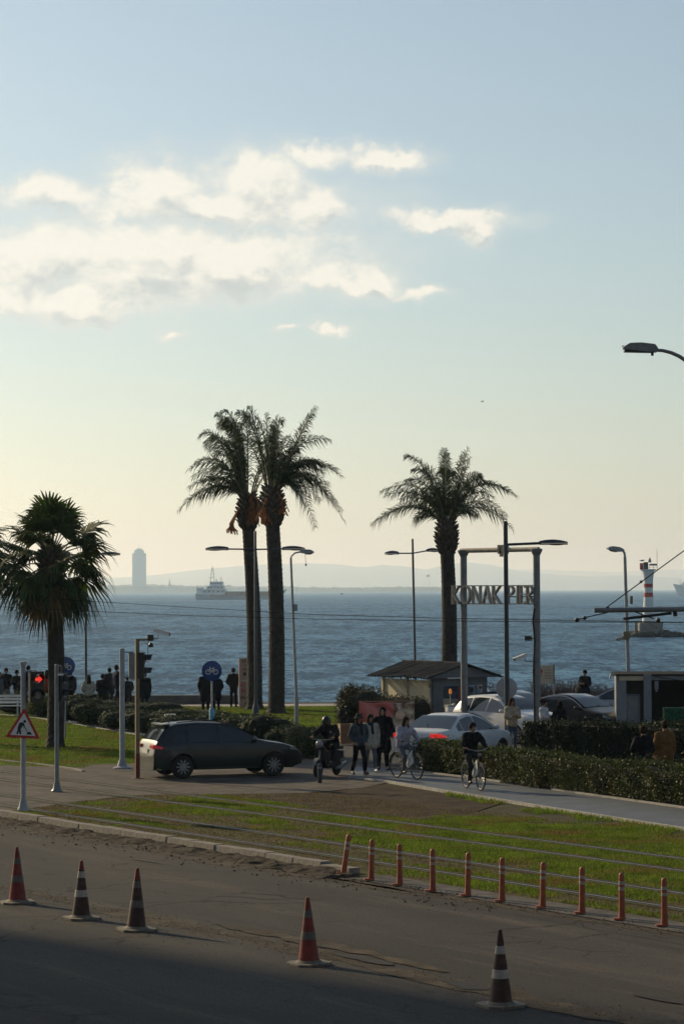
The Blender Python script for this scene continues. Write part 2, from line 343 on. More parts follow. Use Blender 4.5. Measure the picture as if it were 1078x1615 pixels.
c_white = cloth('white_cloth', (.52, .51, .52)); c_lilac = cloth('pale_lilac_cloth', (.33, .31, .37)); c_grey = cloth('grey_cloth', (.085, .09, .10))
c_tan = cloth("tan_cloth", (.16, .085, .035)); c_rust = cloth('rust_cloth', (.22, .10, .04)); c_red = cloth('red_cloth', (.35, .02, .02))
c_khaki = cloth('khaki_cloth', (.17, .14, .10)); c_cream = cloth('cream_cloth', (.34, .31, .26)); c_teal = cloth('blue_grey_cloth', (.055, .070, .082))

# ------------------------------------------------------------------ setting: ground sheets
def sheet(name, pts, z, mt, label=None):
    b = MB(); b.add([(p[0], p[1], z) for p in pts], [tuple(range(len(pts)))])
    o = b.build(name, mt, smooth=False)
    n = o.data.polygons[0].normal
    if n.z < 0: o.data.flip_normals()
    return struct(o)
def px(*ps): return [gp(a, b) for a, b in ps]
SHORE = 124.5
sheet('ground', [(-220, -60), (220, -60), (220, SHORE - 2), (-220, SHORE - 2)], 0, m_soil)
sheet('road', [rp(-90, -14), rp(-90, 26.35), rp(170, 26.35), rp(170, -14)], .006, m_asph)
# dirt that has collected along the dug-up joint, tar patches and worn paint
m_dirt = mat('road_dirt', fine=.6, fscale=25., spec=.1, col=(.066, .053, .038), rough=.95, var=.45, scale=2.0, col2=(.05, .042, .034), c2=(.45, .65), s2=1.3)
m_tar = mat('tar_patch', fine=.4, fscale=25., spec=.2, col=(.020, .018, .016), rough=.8, var=.3, scale=3)
m_worn = mat('worn_paint', fine=.4, fscale=25., spec=.1, col=(.105, .095, .08), rough=.8, var=.3, scale=5, col2=(.06, .055, .05), c2=(.45, .6), s2=6)
def wob(name, t0, t1, q, w, z, mt, seed, n=60, amp=.6):
    lo, hi = [], []
    for i in range(n + 1):
        u = i / n; t = t0 + (t1 - t0) * u; e = min(1, 6 * u, 6 * (1 - u)) ** .5
        c0 = q + .16 * noise.noise((t * .35, seed, 0)) + .05 * noise.noise((t * 1.7, seed, 1)); wd = w * e * (.55 + amp * noise.noise((t * .6, seed, 3)) + .35 * noise.noise((t * 2.9, seed, 5)))
        wd = max(.01, wd); lo.append(rp(t, c0 - wd)); hi.append(rp(t, c0 + wd + .04 * noise.noise((t * 5, seed, 9))))
    b = MB(); b.add([(p.x, p.y, z) for p in lo + hi], [(i, i + 1, n + 2 + i, n + 1 + i) for i in range(n)])
    o = struct(b.build(name, mt, smooth=False))
    if o.data.polygons[0].normal.z < 0: o.data.flip_normals()
wob('dirt_strip', 24, 46, 20.42, .34, .010, m_dirt, 1.3); wob('dirt_strip', 30.5, 37, 20.9, .30, .018, m_dirt, 7.7); wob('dirt_strip', 12, 33, 20.30, .42, .014, m_dirt, 4.1)
wob('dirt_strip', 38, 66, 25.75, .5, .010, m_dirt, 9.2, 90); wob('dirt_strip', 8, 44, 25.95, .22, .010, m_dirt, 6.6, 90)
for k, (t, l, q, w) in enumerate(((31.5, 1.5, 20.6, .22), (28.9, 1.1, 20.3, .2), (26.6, 1.0, 21.7, .2), (33.6, .9, 20.9, .14))): wob('tar_patch', t, t + l, q, w, .022, m_tar, 20 + k * 3.1, 24)
for k, (t, l, q, w) in enumerate(((45.5, 1.3, 24.6, .06), (55.5, 2.0, 24.4, .06))): wob('road_marking', t, t + l, q, w, .026, m_worn, 60 + k * 2.3, 16, .2)
sheet('tram_bed', [rp(-60, 26.4), rp(-60, 36.4), rp(160, 36.4), rp(160, 26.4)], .012, mat('tram_soil', fine=.5, fscale=20., spec=.1, col=(.066, .062, .022), rough=.95, var=.35, scale=1.5, bump=.8, bscale=25, col2=(.080, .056, .030), c2=(.45, .62), s2=.6))
bs_px = px((400, 1256), (520, 1250), (610, 1237), (700, 1253), (790, 1268), (740, 1284), (640, 1290), (540, 1284), (440, 1268))
sheet('bare_soil', bs_px, .016, mat('dark_soil', fine=.6, fscale=18., spec=.1, col=(.044, .030, .018), rough=.95, var=.4, scale=2, bump=.9, bscale=14, col2=(.07, .05, .028), c2=(.48, .68), s2=1.2))
crossing = px((-60, 1206), (235, 1205), (330, 1190), (500, 1192), (640, 1226), (615, 1234), (575, 1243), (480, 1252), (330, 1254), (205, 1256), (118, 1266), (-60, 1292))
sheet('crossing_road', crossing, .020, m_cross)
sheet('car_park_road', px((560, 1222), (500, 1195), (560, 1160), (640, 1120), (1300, 1108), (1300, 1200), (1000, 1190), (820, 1182), (790, 1200), (650, 1190), (640, 1222)), .016, m_asph2)
path_near = px((548, 1228), (612, 1234), (700, 1249), (860, 1275), (1078, 1309), (1500, 1376), (1500, 1330), (1078, 1277), (900, 1252), (800, 1237), (660, 1219), (560, 1210))
bp_o = sheet('bike_path', path_near, .024, m_bike)
def strip(name, pxs, w, h, z0, mt, seg=None):
    b = MB(); P = [gp(*p) for p in pxs]
    for a, c in zip(P, P[1:]):
        d = (c - a); l = d.length
        b.box((0, 0, 0), (l + .004, w, h), m=Matrix.Translation((a + c) / 2 + Vector((0, 0, z0 + h / 2))) @ Matrix.Rotation(math.atan2(d.y, d.x), 4, 'Z'))
    return struct(b.build(name, mt, smooth=False))
strip('path_edging', [(575, 1231), (612, 1235), (700, 1250), (860, 1276), (1078, 1310), (1400, 1362)], .09, .07, 0, m_edge)
strip('path_edging', [(640, 1217), (660, 1218.5), (800, 1236), (900, 1251), (1078, 1276), (1400, 1318)], .09, .06, 0, m_edge)
sheet('bike_path', px((-400, 1090), (-60, 1122), (60, 1133), (150, 1148), (232, 1162), (330, 1178), (460, 1200), (500, 1195), (350, 1168), (230, 1150), (150, 1139), (60, 1126), (-60, 1112), (-400, 1080)), .024, m_bike)
strip('path_edging', [(-60, 1122.5), (60, 1134), (150, 1149), (232, 1163), (260, 1167)], .08, .06, 0, m_edge)
lawn_left = px((-200, 1120), (-60, 1123), (60, 1134), (150, 1149), (240, 1164), (240, 1205), (150, 1207), (130, 1212), (-100, 1206), (-200, 1200))
sheet('lawn', lawn_left, .016, m_lawnsoil)
strip('lawn_edging', [(-60, 1197), (0, 1201), (60, 1207), (118, 1215), (132, 1218)], .10, .06, 0, m_conc2)
lawn_back = px((-300, 1113), (200, 1115), (400, 1115), (560, 1114), (620, 1120), (560, 1150), (480, 1190), (300, 1165), (150, 1140), (-300, 1105.5))
sheet('lawn', lawn_back, .012, m_lawnsoil)
sheet('promenade', [(-220, 112.6), (220, 114.5), (220, SHORE), (-220, SHORE)], .008, m_prom)
b = MB(); b.box((0, SHORE + .25, -.8), (440, .5, 1.7)); struct(b.build('seawall', m_wall, smooth=False))
b = MB(); b.box((-112.3, SHORE + .2, .2), (215, .45, .34)); b.box((-112.3, SHORE + .2, .385), (215, .52, .04))
struct(b.build('parapet_wall', m_wall, smooth=False))

# ------------------------------------------------------------------ sea
sea_m = bpy.data.materials.new('sea_water'); sea_m.use_nodes = True; nt = sea_m.node_tree; L = nt.links
bs = nt.nodes['Principled BSDF']
tc = nt.nodes.new('ShaderNodeTexCoord')
def snz(scale, st, det, rough=.6, dist=0., rz=0.):
    mp = nt.nodes.new('ShaderNodeMapping'); L.new(tc.outputs['Object'], mp.inputs[0]); mp.inputs['Scale'].default_value = st; mp.inputs['Rotation'].default_value = (0, 0, rz)
    n = nt.nodes.new('ShaderNodeTexNoise'); L.new(mp.outputs[0], n.inputs['Vector']); n.inputs['Scale'].default_value = scale
    n.inputs['Detail'].default_value = det; n.inputs['Roughness'].default_value = rough; n.inputs['Distortion'].default_value = dist
    return n.outputs[0]
w1 = snz(.16, (.42, 1, 1), 8, .62, .3, .22)
w2 = snz(.9, (.6, 1, 1), 5, .6, 0, -.15)
w3 = snz(.012, (.35, 1, 1), 4, .6)
hgt = M('ADD', M('MULTIPLY', w1, 1.0, nt=nt), M('MULTIPLY', w2, .16, nt=nt), nt=nt)
bp = nt.nodes.new('ShaderNodeBump'); bp.inputs['Strength'].default_value = 1.0; bp.inputs['Distance'].default_value = 3.0
L.new(hgt, bp.inputs['Height'])
w4, w5, w6 = snz(1.0, (2.4, .50, 1), 2, .6, .3), snz(1.0, (.80, .14, 1), 2, .6, .3), snz(1.0, (.26, .035, 1), 3, .6, .3)     # bright and dark wave faces painted into the water colour, near to far
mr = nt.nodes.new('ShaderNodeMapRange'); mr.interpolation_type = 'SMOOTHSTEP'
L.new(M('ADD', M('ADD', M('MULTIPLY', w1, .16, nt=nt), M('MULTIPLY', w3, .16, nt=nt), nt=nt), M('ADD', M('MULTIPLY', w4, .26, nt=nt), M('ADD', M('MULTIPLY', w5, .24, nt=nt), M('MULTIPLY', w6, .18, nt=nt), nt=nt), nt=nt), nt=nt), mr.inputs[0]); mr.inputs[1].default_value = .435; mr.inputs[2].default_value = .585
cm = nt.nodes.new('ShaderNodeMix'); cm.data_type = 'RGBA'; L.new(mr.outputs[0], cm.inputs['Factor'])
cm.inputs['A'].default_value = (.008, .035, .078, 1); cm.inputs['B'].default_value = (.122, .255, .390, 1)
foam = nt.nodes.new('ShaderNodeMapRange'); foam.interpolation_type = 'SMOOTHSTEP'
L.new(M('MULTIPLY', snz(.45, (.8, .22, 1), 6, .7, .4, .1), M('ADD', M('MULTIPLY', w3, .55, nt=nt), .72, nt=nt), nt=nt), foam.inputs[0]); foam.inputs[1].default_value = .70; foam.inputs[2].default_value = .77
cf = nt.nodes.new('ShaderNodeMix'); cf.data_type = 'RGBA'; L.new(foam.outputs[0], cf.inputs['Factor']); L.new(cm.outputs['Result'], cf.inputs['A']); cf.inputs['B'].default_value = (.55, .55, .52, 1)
nt.nodes.remove(bs)
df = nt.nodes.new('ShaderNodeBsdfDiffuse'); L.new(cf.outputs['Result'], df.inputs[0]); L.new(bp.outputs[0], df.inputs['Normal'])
gs = nt.nodes.new('ShaderNodeBsdfGlossy'); gs.inputs['Roughness'].default_value = .24; gs.inputs['Color'].default_value = (.80, .92, 1, 1); L.new(bp.outputs[0], gs.inputs['Normal'])
fz = nt.nodes.new('ShaderNodeFresnel'); fz.inputs[0].default_value = 1.33; L.new(bp.outputs[0], fz.inputs['Normal'])
mw = nt.nodes.new('ShaderNodeMixShader'); L.new(M('MINIMUM', fz.outputs[0], .26, nt=nt), mw.inputs[0]); L.new(df.outputs[0], mw.inputs[1]); L.new(gs.outputs[0], mw.inputs[2]); L.new(mw.outputs[0], nt.nodes['Material Output'].inputs[0])
SEA_Z = -1.4
b = MB(); b.add([(-26000, 60000, SEA_Z), (-400, SHORE + .3, SEA_Z), (400, SHORE + .3, SEA_Z), (26000, 60000, SEA_Z)], [(0, 1, 2, 3)])
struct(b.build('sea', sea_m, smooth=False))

# ------------------------------------------------------------------ far shore and hills
m_far = mat('far_woods', (.045, .055, .045), .9, var=.4, scale=.02)
m_hill = mat('hill_slope', (.075, .075, .065), .95, var=.3, scale=.003)
def ridge(name, prof, d, depth, mt, rough, step=1.5):
    b = MB(); rows = []
    xs = np.arange(prof[0][0], prof[-1][0], step); ys = np.interp(xs, [p[0] for p in prof], [p[1] for p in prof])
    for x_, y_ in zip(xs, ys):
        X = (x_ - CX) / F * d
        n = noise.noise((x_ * .09, d * .01, 0)) * .6 + noise.noise((x_ * .31, d * .02, 5)) * .4
        Z = max(SEA_Z - .2, CH + (HZ - y_ + n * rough) * d / F)
        rows.append([(X, d - depth * .5, SEA_Z - .5), (X, d - depth * .42, SEA_Z + (Z - SEA_Z) * .35 if rough < 1 else SEA_Z + (Z - SEA_Z) * .75), (X, d, Z), (X, d + depth * .5, SEA_Z - .5)])
    b.add([p for r_ in rows for p in r_], [(i * 4 + k, (i + 1) * 4 + k, (i + 1) * 4 + k + 1, i * 4 + k + 1) for i in range(len(rows) - 1) for k in range(3)])
    return struct(b.build(name, mt, smooth='all' if rough < 1 else False))
ridge('far_shore', [(-700, 921), (0, 921), (180, 921.5), (235, 920), (300, 923), (345, 922), (400, 925), (440, 923), (480, 926), (560, 926.5), (640, 925.5), (690, 926), (702, 929), (712, 932.5)], 8000, 500, m_far, 3.0, 1.2)
ridge('hill_range', [(-900, 905), (-200, 900), (120, 915), (190, 910), (250, 905), (300, 899), (390, 891), (480, 888), (530, 890), (575, 895), (600, 891), (640, 894), (672, 899), (705, 890), (740, 888), (775, 892), (820, 902), (880, 908), (930, 911), (990, 909), (1078, 914), (1500, 905), (2000, 912)], 20000, 5000, m_hill, .9, 6)
ridge('hill_range', [(-1200, 910), (-300, 902), (60, 905), (180, 909), (300, 906), (420, 899), (560, 898), (700, 903), (840, 899), (960, 904), (1060, 900), (1400, 908), (2200, 902)], 27000, 5500, m_hill, .9, 8)

# ------------------------------------------------------------------ air
hz_m = bpy.data.materials.new('haze_air'); hz_m.use_nodes = True; nt = hz_m.node_tree; nt.nodes.clear()
pv = nt.nodes.new('ShaderNodeVolumePrincipled'); pv.inputs['Color'].default_value = (.60, .80, 1.0, 1); pv.inputs['Absorption Color'].default_value = (1, 1, 1, 1); pv.inputs['Density'].default_value = 1.1e-4; pv.inputs['Anisotropy'].default_value = .5
ho = nt.nodes.new('ShaderNodeOutputMaterial'); nt.links.new(pv.outputs[0], ho.inputs['Volume'])
b = MB(); b.box((0, 30200, 128), (54000, 61000, 264)); hz = struct(b.build('haze', hz_m, smooth=False), 'stuff'); tag(hz, 'pale blue haze over the bay', 'haze')

# ------------------------------------------------------------------ rails, kerb, rubble
for i, q in enumerate((28.05, 29.47, 31.85, 33.28)):
    b = MB()
    prof = [(-.035, -.03), (.035, -.03), (.035, .022), (-.035, .022)]
    b.box((0, 0, 0), (220, .05, .05), m=Matrix.Translation(rp(50, q, .008)) @ Matrix.Rotation(math.atan2(U.y, U.x), 4, 'Z'))
    o = thing('tram_rail', ['steel tram rail nearest the road, beside the orange bollards', 'second tram rail from the road, set in grass', 'third tram rail from the road, through bright grass', 'tram rail farthest from the road, nearest the bike path'][i], 'rail', group='tram rails')
    b.build('rail_head', m_rail, o, smooth=False)
    c = MB()
    for s in (-1, 1): c.box((0, 0, 0), (220, .10, .03), m=Matrix.Translation(rp(50, q + s * .16, .012)) @ Matrix.Rotation(math.atan2(U.y, U.x), 4, 'Z'))
    c.build('bedding_strip', m_soil, o, smooth=False)
# kerb of separate stones, from the far left to where the bollards begin
T_END = tq(gp(541, 1381))[0]
kb = thing('kerb', 'weathered concrete kerb between the road and the tram grass', 'kerb'); del kb['category']; del kb['label']; struct(kb)
b = MB(); b.box((0, 0, .07), (.985, .26, .20), bev=.0)
b.v = [(x, y + (.03 if z > 0 and y < 0 else 0), z) for x, y, z in b.v]
ks = b.mesh('kerb_stone', m_conc, False)
for i in range(46):
    o = link('kerb_stone', ks, kb); o.location = rp(T_END + .5 + i, 26.62 + rnd.uniform(-.012, .012), rnd.uniform(-.015, .012) - (.04 if i == 0 else 0))
    o.rotation_euler = (rnd.uniform(-.03, .03), rnd.uniform(-.01, .01), math.atan2(U.y, U.x) + rnd.uniform(-.008, .008) + math.pi)
# flush concrete strip under the bollards
sheet('kerb_footing', [rp(T_END - .6, 26.15), rp(T_END - .6, 26.95), rp(-60, 26.9), rp(-60, 26.2)], .017, mat('footing', fine=.4, fscale=22., spec=.1, col=(.10, .092, .082), rough=.9, var=.3, scale=2))
# heap of dug-up soil along the kerb
b = MB(); nU, nV = 150, 9
def heap(u, v):
    t = T_END - .4 + u * 24; w = (.5 + .42 * noise.noise((t * .5, 1, 0)) + .25 * noise.noise((t * 1.9, 4, 0))) * (1 - .55 * u)
    w = max(.12, w); q = 26.5 - v * w * 1.6
    h = .5 * (.15 + .13 * noise.noise((t * 1.3, 0, 2)) + .10 * noise.noise((t * 4.1, v * 3, 7))) * math.sin(math.pi * min(1, .28 + v * .72)) * (1 - .4 * u)
    h += .03 * noise.noise((t * 9, v * 8, 3))
    return rp(t, q, max(-.02, h * (1 if 0.003 < u < .997 else -.1)))
b.grid(heap, 260, 12)
o = struct(b.build('soil_heap', m_gravel2, smooth=False), 'stuff'); tag(o, 'low ridge of broken soil heaped along the kerb', 'soil')
def stones(name, label, n, gen, smin, smax, mt, seed):
    rg = np.random.default_rng(seed)
    base = np.array([(1, 0, 0), (-1, 0, 0), (0, 1, 0), (0, -1, 0), (0, 0, 1), (0, 0, -1)], float)
    fc = np.array([(0, 2, 4), (2, 1, 4), (1, 3, 4), (3, 0, 4), (2, 0, 5), (1, 2, 5), (3, 1, 5), (0, 3, 5)])
    V, Fc = [], []
    for i in range(n):
        p = gen(rg); s = smin + (smax - smin) * rg.random() ** 3
        v = base * rg.uniform(.6, 1.2, (6, 3)) * s * np.array([1, 1, .6]); a = rg.random() * 6.28
        v = v @ np.array([[math.cos(a), math.sin(a), 0], [-math.sin(a), math.cos(a), 0], [0, 0, 1]])
        V.append(v + np.array(p) + np.array([0, 0, s * .3])); Fc.append(fc + 6 * i)
    o = link(name, raw_mesh(name, np.concatenate(V), np.concatenate(Fc), mt)); struct(o, 'stuff'); return tag(o, label, 'stones')
def g_line(rg):
    t = rg.uniform(10, 62); w = .22 + .25 * max(0, noise.noise((t * .35, 3, 0)))
    return rp(t, 20.35 + .25 * noise.noise((t * .3, 0, 0)) + rg.normal(0, w), .012)
stones('gravel', 'thin line of loose gravel along the cones', 7000, g_line, .004, .016, m_gravel, 1)
stones('gravel', 'broken stones scattered along the kerb', 1800, lambda rg: rp(rg.uniform(T_END - 6, T_END + 26), 25.7 + rg.normal(0, .45), .014), .005, .032, m_gravel2, 2)
stones('gravel', 'loose grit at the feet of the orange bollards', 1500, lambda rg: rp(rg.uniform(24, T_END), 26.0 + rg.normal(0, .2), .018), .005, .022, m_gravel, 3)

# ------------------------------------------------------------------ grass
def blades(name, label, poly, n, h0, h1, mt, seed, keep=None, z=.012, w=.012):
    rg = np.random.default_rng(seed)
    xs = [p[0] for p in poly]; ys = [p[1] for p in poly]
    x = rg.uniform(min(xs), max(xs), n * 3); y = rg.uniform(min(ys), max(ys), n * 3)
    k = pip(x, y, poly)
    x, y = x[k][:n], y[k][:n]
    if keep is not None:
        kk = keep(x, y, rg.random(len(x))); x, y = x[kk], y[kk]
    m = len(x); h = rg.uniform(h0, h1, m); a = rg.uniform(0, 6.28, m); lx = rg.normal(0, .35, m) * h; ly = rg.normal(0, .35, m) * h; ww = rg.uniform(.6, 1.5, m) * w
    v = np.empty((m, 3, 3)); v[:, 0] = np.stack([x - np.cos(a) * ww, y - np.sin(a) * ww, np.full(m, z)], 1)
    v[:, 1] = np.stack([x + np.cos(a) * ww, y + np.sin(a) * ww, np.full(m, z)], 1); v[:, 2] = np.stack([x + lx, y + ly, z + h], 1)
    o = link(name, raw_mesh(name, v.reshape(-1, 3), np.arange(m * 3).reshape(-1, 3), mt)); struct(o, 'stuff'); return tag(o, label, 'grass')
RAILS = (28.05, 29.47, 31.85, 33.28)
def nfield(x, y, cell, seed):                # smooth random field, bilinear on a lattice
    rg = np.random.default_rng(seed); g = rg.uniform(-1, 1, (256, 256)); u, v = x / cell + 1000.3, y / cell + 1000.7
    i, j = np.floor(u).astype(int), np.floor(v).astype(int); fu, fv = u - i, v - j; fu = fu * fu * (3 - 2 * fu); fv = fv * fv * (3 - 2 * fv)
    G = lambda a, c: g[a % 256, c % 256]
    return (G(i, j) * (1 - fu) + G(i + 1, j) * fu) * (1 - fv) + (G(i, j + 1) * (1 - fu) + G(i + 1, j + 1) * fu) * fv
def off_rails(x, y, w=.2):
    q = x * N.x + y * N.y; k = np.ones(len(x), bool)
    for a in RAILS: k &= abs(q - a) > w
    return k
def keep_tram(x, y, r):
    t, q = x * U.x + y * U.y, x * N.x + y * N.y
    bare = nfield(t, q * 2.2, 4.0, 1) * .45 + nfield(t, q * 1.6, 1.2, 2) * .3 + nfield(t, q, .4, 3) * .15
    lim = np.where(q < 28.05, -.15, np.where(q < 29.4, -.02, np.where(q < 31.8, .17, .22)))
    lim = lim - np.clip(t - 57, 0, 9) * .12 - np.where((q > 34.0) & (t > 51), .6, 0) - np.where(q > 35.3, .25, 0)
    return (bare < lim + (r - .5) * .3) & off_rails(x, y, .22)
tram_poly = [rp(24, 27.0), rp(24, 36.6), rp(63, 36.6), rp(63, 27.0)]
path_px = [(p.x, p.y) for p in path_near]; cross_px = [(p.x, p.y) for p in crossing]
def not_paved(x, y): return ~(pip(x, y, path_px) | pip(x, y, cross_px))
blades('grass', 'bright green grass between the tram rails', tram_poly, 430000, .02, .06, m_grass, 5, lambda x, y, r: keep_tram(x, y, r) & not_paved(x, y), w=.010)
blades('grass', 'sparse dry grass on the tram bed', tram_poly, 60000, .015, .045, m_drygrass, 6, lambda x, y, r: not_paved(x, y) & off_rails(x, y), w=.011)
path_verge = px((700, 1251), (860, 1278), (1078, 1311), (1078, 1325), (860, 1288), (700, 1256))
blades('grass', 'grass verge below the bike path', path_verge, 9000, .04, .11, m_grass, 8, lambda x, y, r: nfield(x, y, 1.0, 8) > -.05 + (r - .5) * .4)
blades('grass', 'shaded lawn round the fan palm on the left', lawn_left, 110000, .025, .06, m_grass, 9, w=.014)
blades('grass', 'sunlit lawn strip in front of the promenade', lawn_back, 110000, .025, .06, m_grass, 10, w=.016)
# ------------------------------------------------------------------ traffic cones
def cone(pxx, pyy, lab, colr, band, tilt=(0, 0), h=.93, rz=.5):
    o = thing('traffic_cone', lab, 'traffic cone', gp(pxx, pyy), rz, 'traffic cones along the dug-up strip')
    o.rotation_euler = (tilt[0], tilt[1], rz)
    b = MB(); s = .27
    b.prism([(-s, -s * .6), (-s * .6, -s), (s * .6, -s), (s, -s * .6), (s, s * .6), (s * .6, s), (-s * .6, s), (-s, s * .6)], .035, Matrix.Translation((0, 0, .007)))
    b.lathe([(.20, .042), (.17, .06), (.155, .075)], seg=16); b.build('base', m_conebase, o)
    def rad(z): return .148 - (.148 - .028) * (z - .07) / (h - .09)
    b = MB(); prof = [(rad(z), z) for z in np.linspace(.07, h - .02, 12)] + [(.020, h), (.012, h + .01)]
    b.lathe(prof, seg=18); bd = b.build('body', colr, o)
    for z0, z1 in ((.36, .47), (.66, .76)):
        b = MB(); b.lathe([(rad(z0) + .0015, z0), (rad(z0) + .004, z0 + .002), (rad((z0 + z1) / 2) + .004, (z0 + z1) / 2), (rad(z1) + .004, z1 - .002), (rad(z1) + .0015, z1)], seg=18); b.build('band', band, o)
    b = MB(); b.lathe([(rad(.79) + .003, .79), (.024, h + .004), (.012, h + .014)], seg=16); b.build('tip', m_conered if colr is not m_conedark or pxx < 700 else m_conedark, o)
    return o
m_band2 = mat('dirty_band', (.12, .095, .075), .6, var=.3, scale=14)
cone(28, 1425, 'dirty red cone at the far left end of the row', m_conered, m_band2, (.0, -.01), rz=.3)
cone(128, 1450, 'dark grimy cone with two clear white bands, second from left', m_conedark, m_band, (0, .01), h=.92, rz=.6)
cone(215, 1468, 'dark cone with bright red tip, third from left', m_conedark, m_band2, (.01, .02), h=.95, rz=.45)
cone(487, 1522, 'orange red cone standing alone in mid row', m_conered, m_band2, (0, -.02), h=.93, rz=.55)
cone(789, 1588, 'black looking cone nearest the camera, on the right', m_conedark, m_band, (0, -.005), h=.95, rz=.5)
# ------------------------------------------------------------------ flexible bollards
BOL = [(541, 1381, 1318), (585, 1390, 1326), (630, 1398, 1333), (682, 1408, 1341), (737, 1415, 1347), (791, 1424, 1355), (855, 1434, 1362), (917, 1443, 1370), (980, 1453, 1379), (1047, 1463, 1387)]
ORD = ['first', 'second', 'third', 'fourth', 'fifth', 'sixth', 'seventh', 'eighth', 'ninth', 'tenth']
b = MB(); b.box((-.045, -.01, .03), (.19, .12, .03), bev=.03); bol_base = b.mesh('base', m_orange)
b = MB(); b.lathe([(.058, .05), (.052, .12), (.047, .3), (.046, .70), (.044, .76), (.036, .785), (.015, .80)], seg=14); bol_post = b.mesh('post', m_orange)
bol_band = []
for z0 in (.50, .60):
    b = MB(); b.lathe([(.0465, z0), (.0495, z0 + .003), (.0495, z0 + .052), (.0465, z0 + .055)], seg=14); bol_band.append(b.mesh('band', m_band))
for i, (bx, by, ty) in enumerate(BOL):
    lab = 'leaning orange bollard at the broken end of the kerb' if i == 0 else ('orange flexible bollard at the right end of the row' if i == 9 else f'orange flexible bollard, {ORD[i]} from the leaning one at the kerb end')
    o = thing('bollard', lab, 'bollard', gp(bx, by) + Vector((0, 0, .016)), .35 + rnd.uniform(-.2, .2), 'orange bollards along the road edge')
    d = gp(bx, by).y; hgt_ = (by - ty) * d / F * 1.01; k = hgt_ / .80
    o.scale = (1, 1, k); o.rotation_euler = (rnd.uniform(-.015, .015), (.15 if i == 0 else rnd.uniform(-.012, .028)), o.rotation_euler.z)
    link('base', bol_base, o); link('post', bol_post, o)
    for m_ in bol_band: link('band', m_, o)

# ------------------------------------------------------------------ signals and signs
def signal_head(o, c, rz, lit=None, n=2, body=m_black):
    """housing with round lamps facing local -Y turned by rz; c is its middle"""
    Mx = Matrix.Translation(c) @ Matrix.Rotation(rz, 4, 'Z')
    H = .36 * n; b = MB(); b.prism([(-.17, -.09), (.17, -.09), (.17, .06), (.12, .11), (-.12, .11), (-.17, .06)], H, Mx @ Matrix.Translation((0, 0, -H / 2)))
    hd = b.build('signal_housing', body, o)
    b = MB(); b.box((0, 0, 0), (.40, .012, H + .08), m=Mx @ Matrix.Translation((0, -.05, 0))); 
    for k in range(n):
        z = H / 2 - .18 - k * .36
        v = MB(); pts = []
        for j in range(13):
            a = R(-15 + 210 * j / 12)
            pts.append((math.cos(a) * .125, math.sin(a) * .125))
        vs = [Mx @ Vector((x, -.09, z + y)) for x, y in pts] + [Mx @ Vector((x, -.31 + .05 * (1 - max(0, y / .125)), z + y)) for x, y in pts]
        v.add(vs, [(j, j + 1, j + 14, j + 13) for j in range(12)]); v.build('visor', body, o)
        ln = MB(); ln.lathe([(.105, 0), (.10, .012), (.05, .03), (.01, .033)], seg=18, m=Mx @ Matrix.Translation((0, -.09, z)) @ Matrix.Rotation(R(90), 4, 'X'))
        ln.build('lamp', m_lens, o)
        if lit == k:
            ar = MB(); ar.prism([(-.085, -.035), (.01, -.035), (.01, -.085), (.105, 0), (.01, .085), (.01, .035), (-.085, .035)], .012, Mx @ Matrix.Translation((0, -.135, z)) @ Matrix.Rotation(R(90), 4, 'X'))
            ar.build('red_arrow', m_redlamp, o)
    return hd
def cctv(o, c, rz, tilt=.25, L=.42, mt=m_white):
    Mx = Matrix.Translation(c) @ Matrix.Rotation(rz, 4, 'Z') @ Matrix.Rotation(tilt, 4, 'X')
    b = MB(); b.box((0, 0, 0), (.10, L, .095), m=Mx); b.box((0, 0, 0), (.125, L * 1.12, .012), m=Mx @ Matrix.Translation((0, -.02, .06)))
    h = b.build('camera_housing', mt, o)
    b = MB(); b.lathe([(.04, 0), (.04, .03), (.03, .031)], seg=12, m=Mx @ Matrix.Translation((0, -L / 2, 0)) @ Matrix.Rotation(R(90), 4, 'X')); b.build('camera_lens', m_black, o)
def pole_part(o, h, r, mt, flare=0., name='pole', top=None):
    b = MB(); p = [(r, .0), (r, h)] if not flare else [(flare, 0), (flare, .05), (r * 1.9, .1), (r * 1.5, .22), (r, .3), (r, h)]
    b.lathe(p + [(r * .6, h + .02)], seg=14); return b.build(name, mt, o)

# 1: pole with roadworks triangle and red arrow signal
g = gp(37, 1280); d = g.y
def zof(y, dd): return CH - (y - HZ) * dd / F
o = thing('traffic_signal', 'signal pole with lit red arrow above a roadworks triangle sign', 'traffic light', g)
pole_part(o, zof(1046, d), .058, m_palegrey, .14); 
b = MB(); b.lathe([(.085, 0), (.085, .06), (.05, .075)], (0, 0, zof(1046, d)), 12); b.build('pole_cap', m_palegrey, o)
signal_head(o, (.30, .03, zof(1081, d)), R(28), 0)
b = MB(); b.tube([(.0, 0, zof(1056, d)), (.22, .02, zof(1056, d))], .022); b.build('bracket', m_palegrey, o)
zc = zof(1140, d); sw = .41; sh = .72; z0 = zc - .32
tri = [(-sw, 0), (sw, 0), (0, sh)]
def tri_in(k, poly=tri, cz=sh / 3): return [(x * k, (y - cz) * k + cz) for x, y in poly]
def rounded(poly, r, n=4):
    out = []
    for i, p in enumerate(poly):
        p = Vector(p); a = (Vector(poly[i - 1]) - p).normalized(); c = (Vector(poly[(i + 1) % len(poly)]) - p).normalized()
        for j in range(n + 1):
            k = j / n; out.append(tuple(p + a * r * (1 - k) ** 2 + c * r * k ** 2))
    return out
MS = Matrix.Translation((0, -.07, z0)) @ Matrix.Rotation(R(90), 4, 'X') @ Matrix.Rotation(R(-3), 4, 'Z')
b = MB(); b.prism(rounded(tri, .06), .012, MS); sg = b.build('sign_plate', m_red, o)
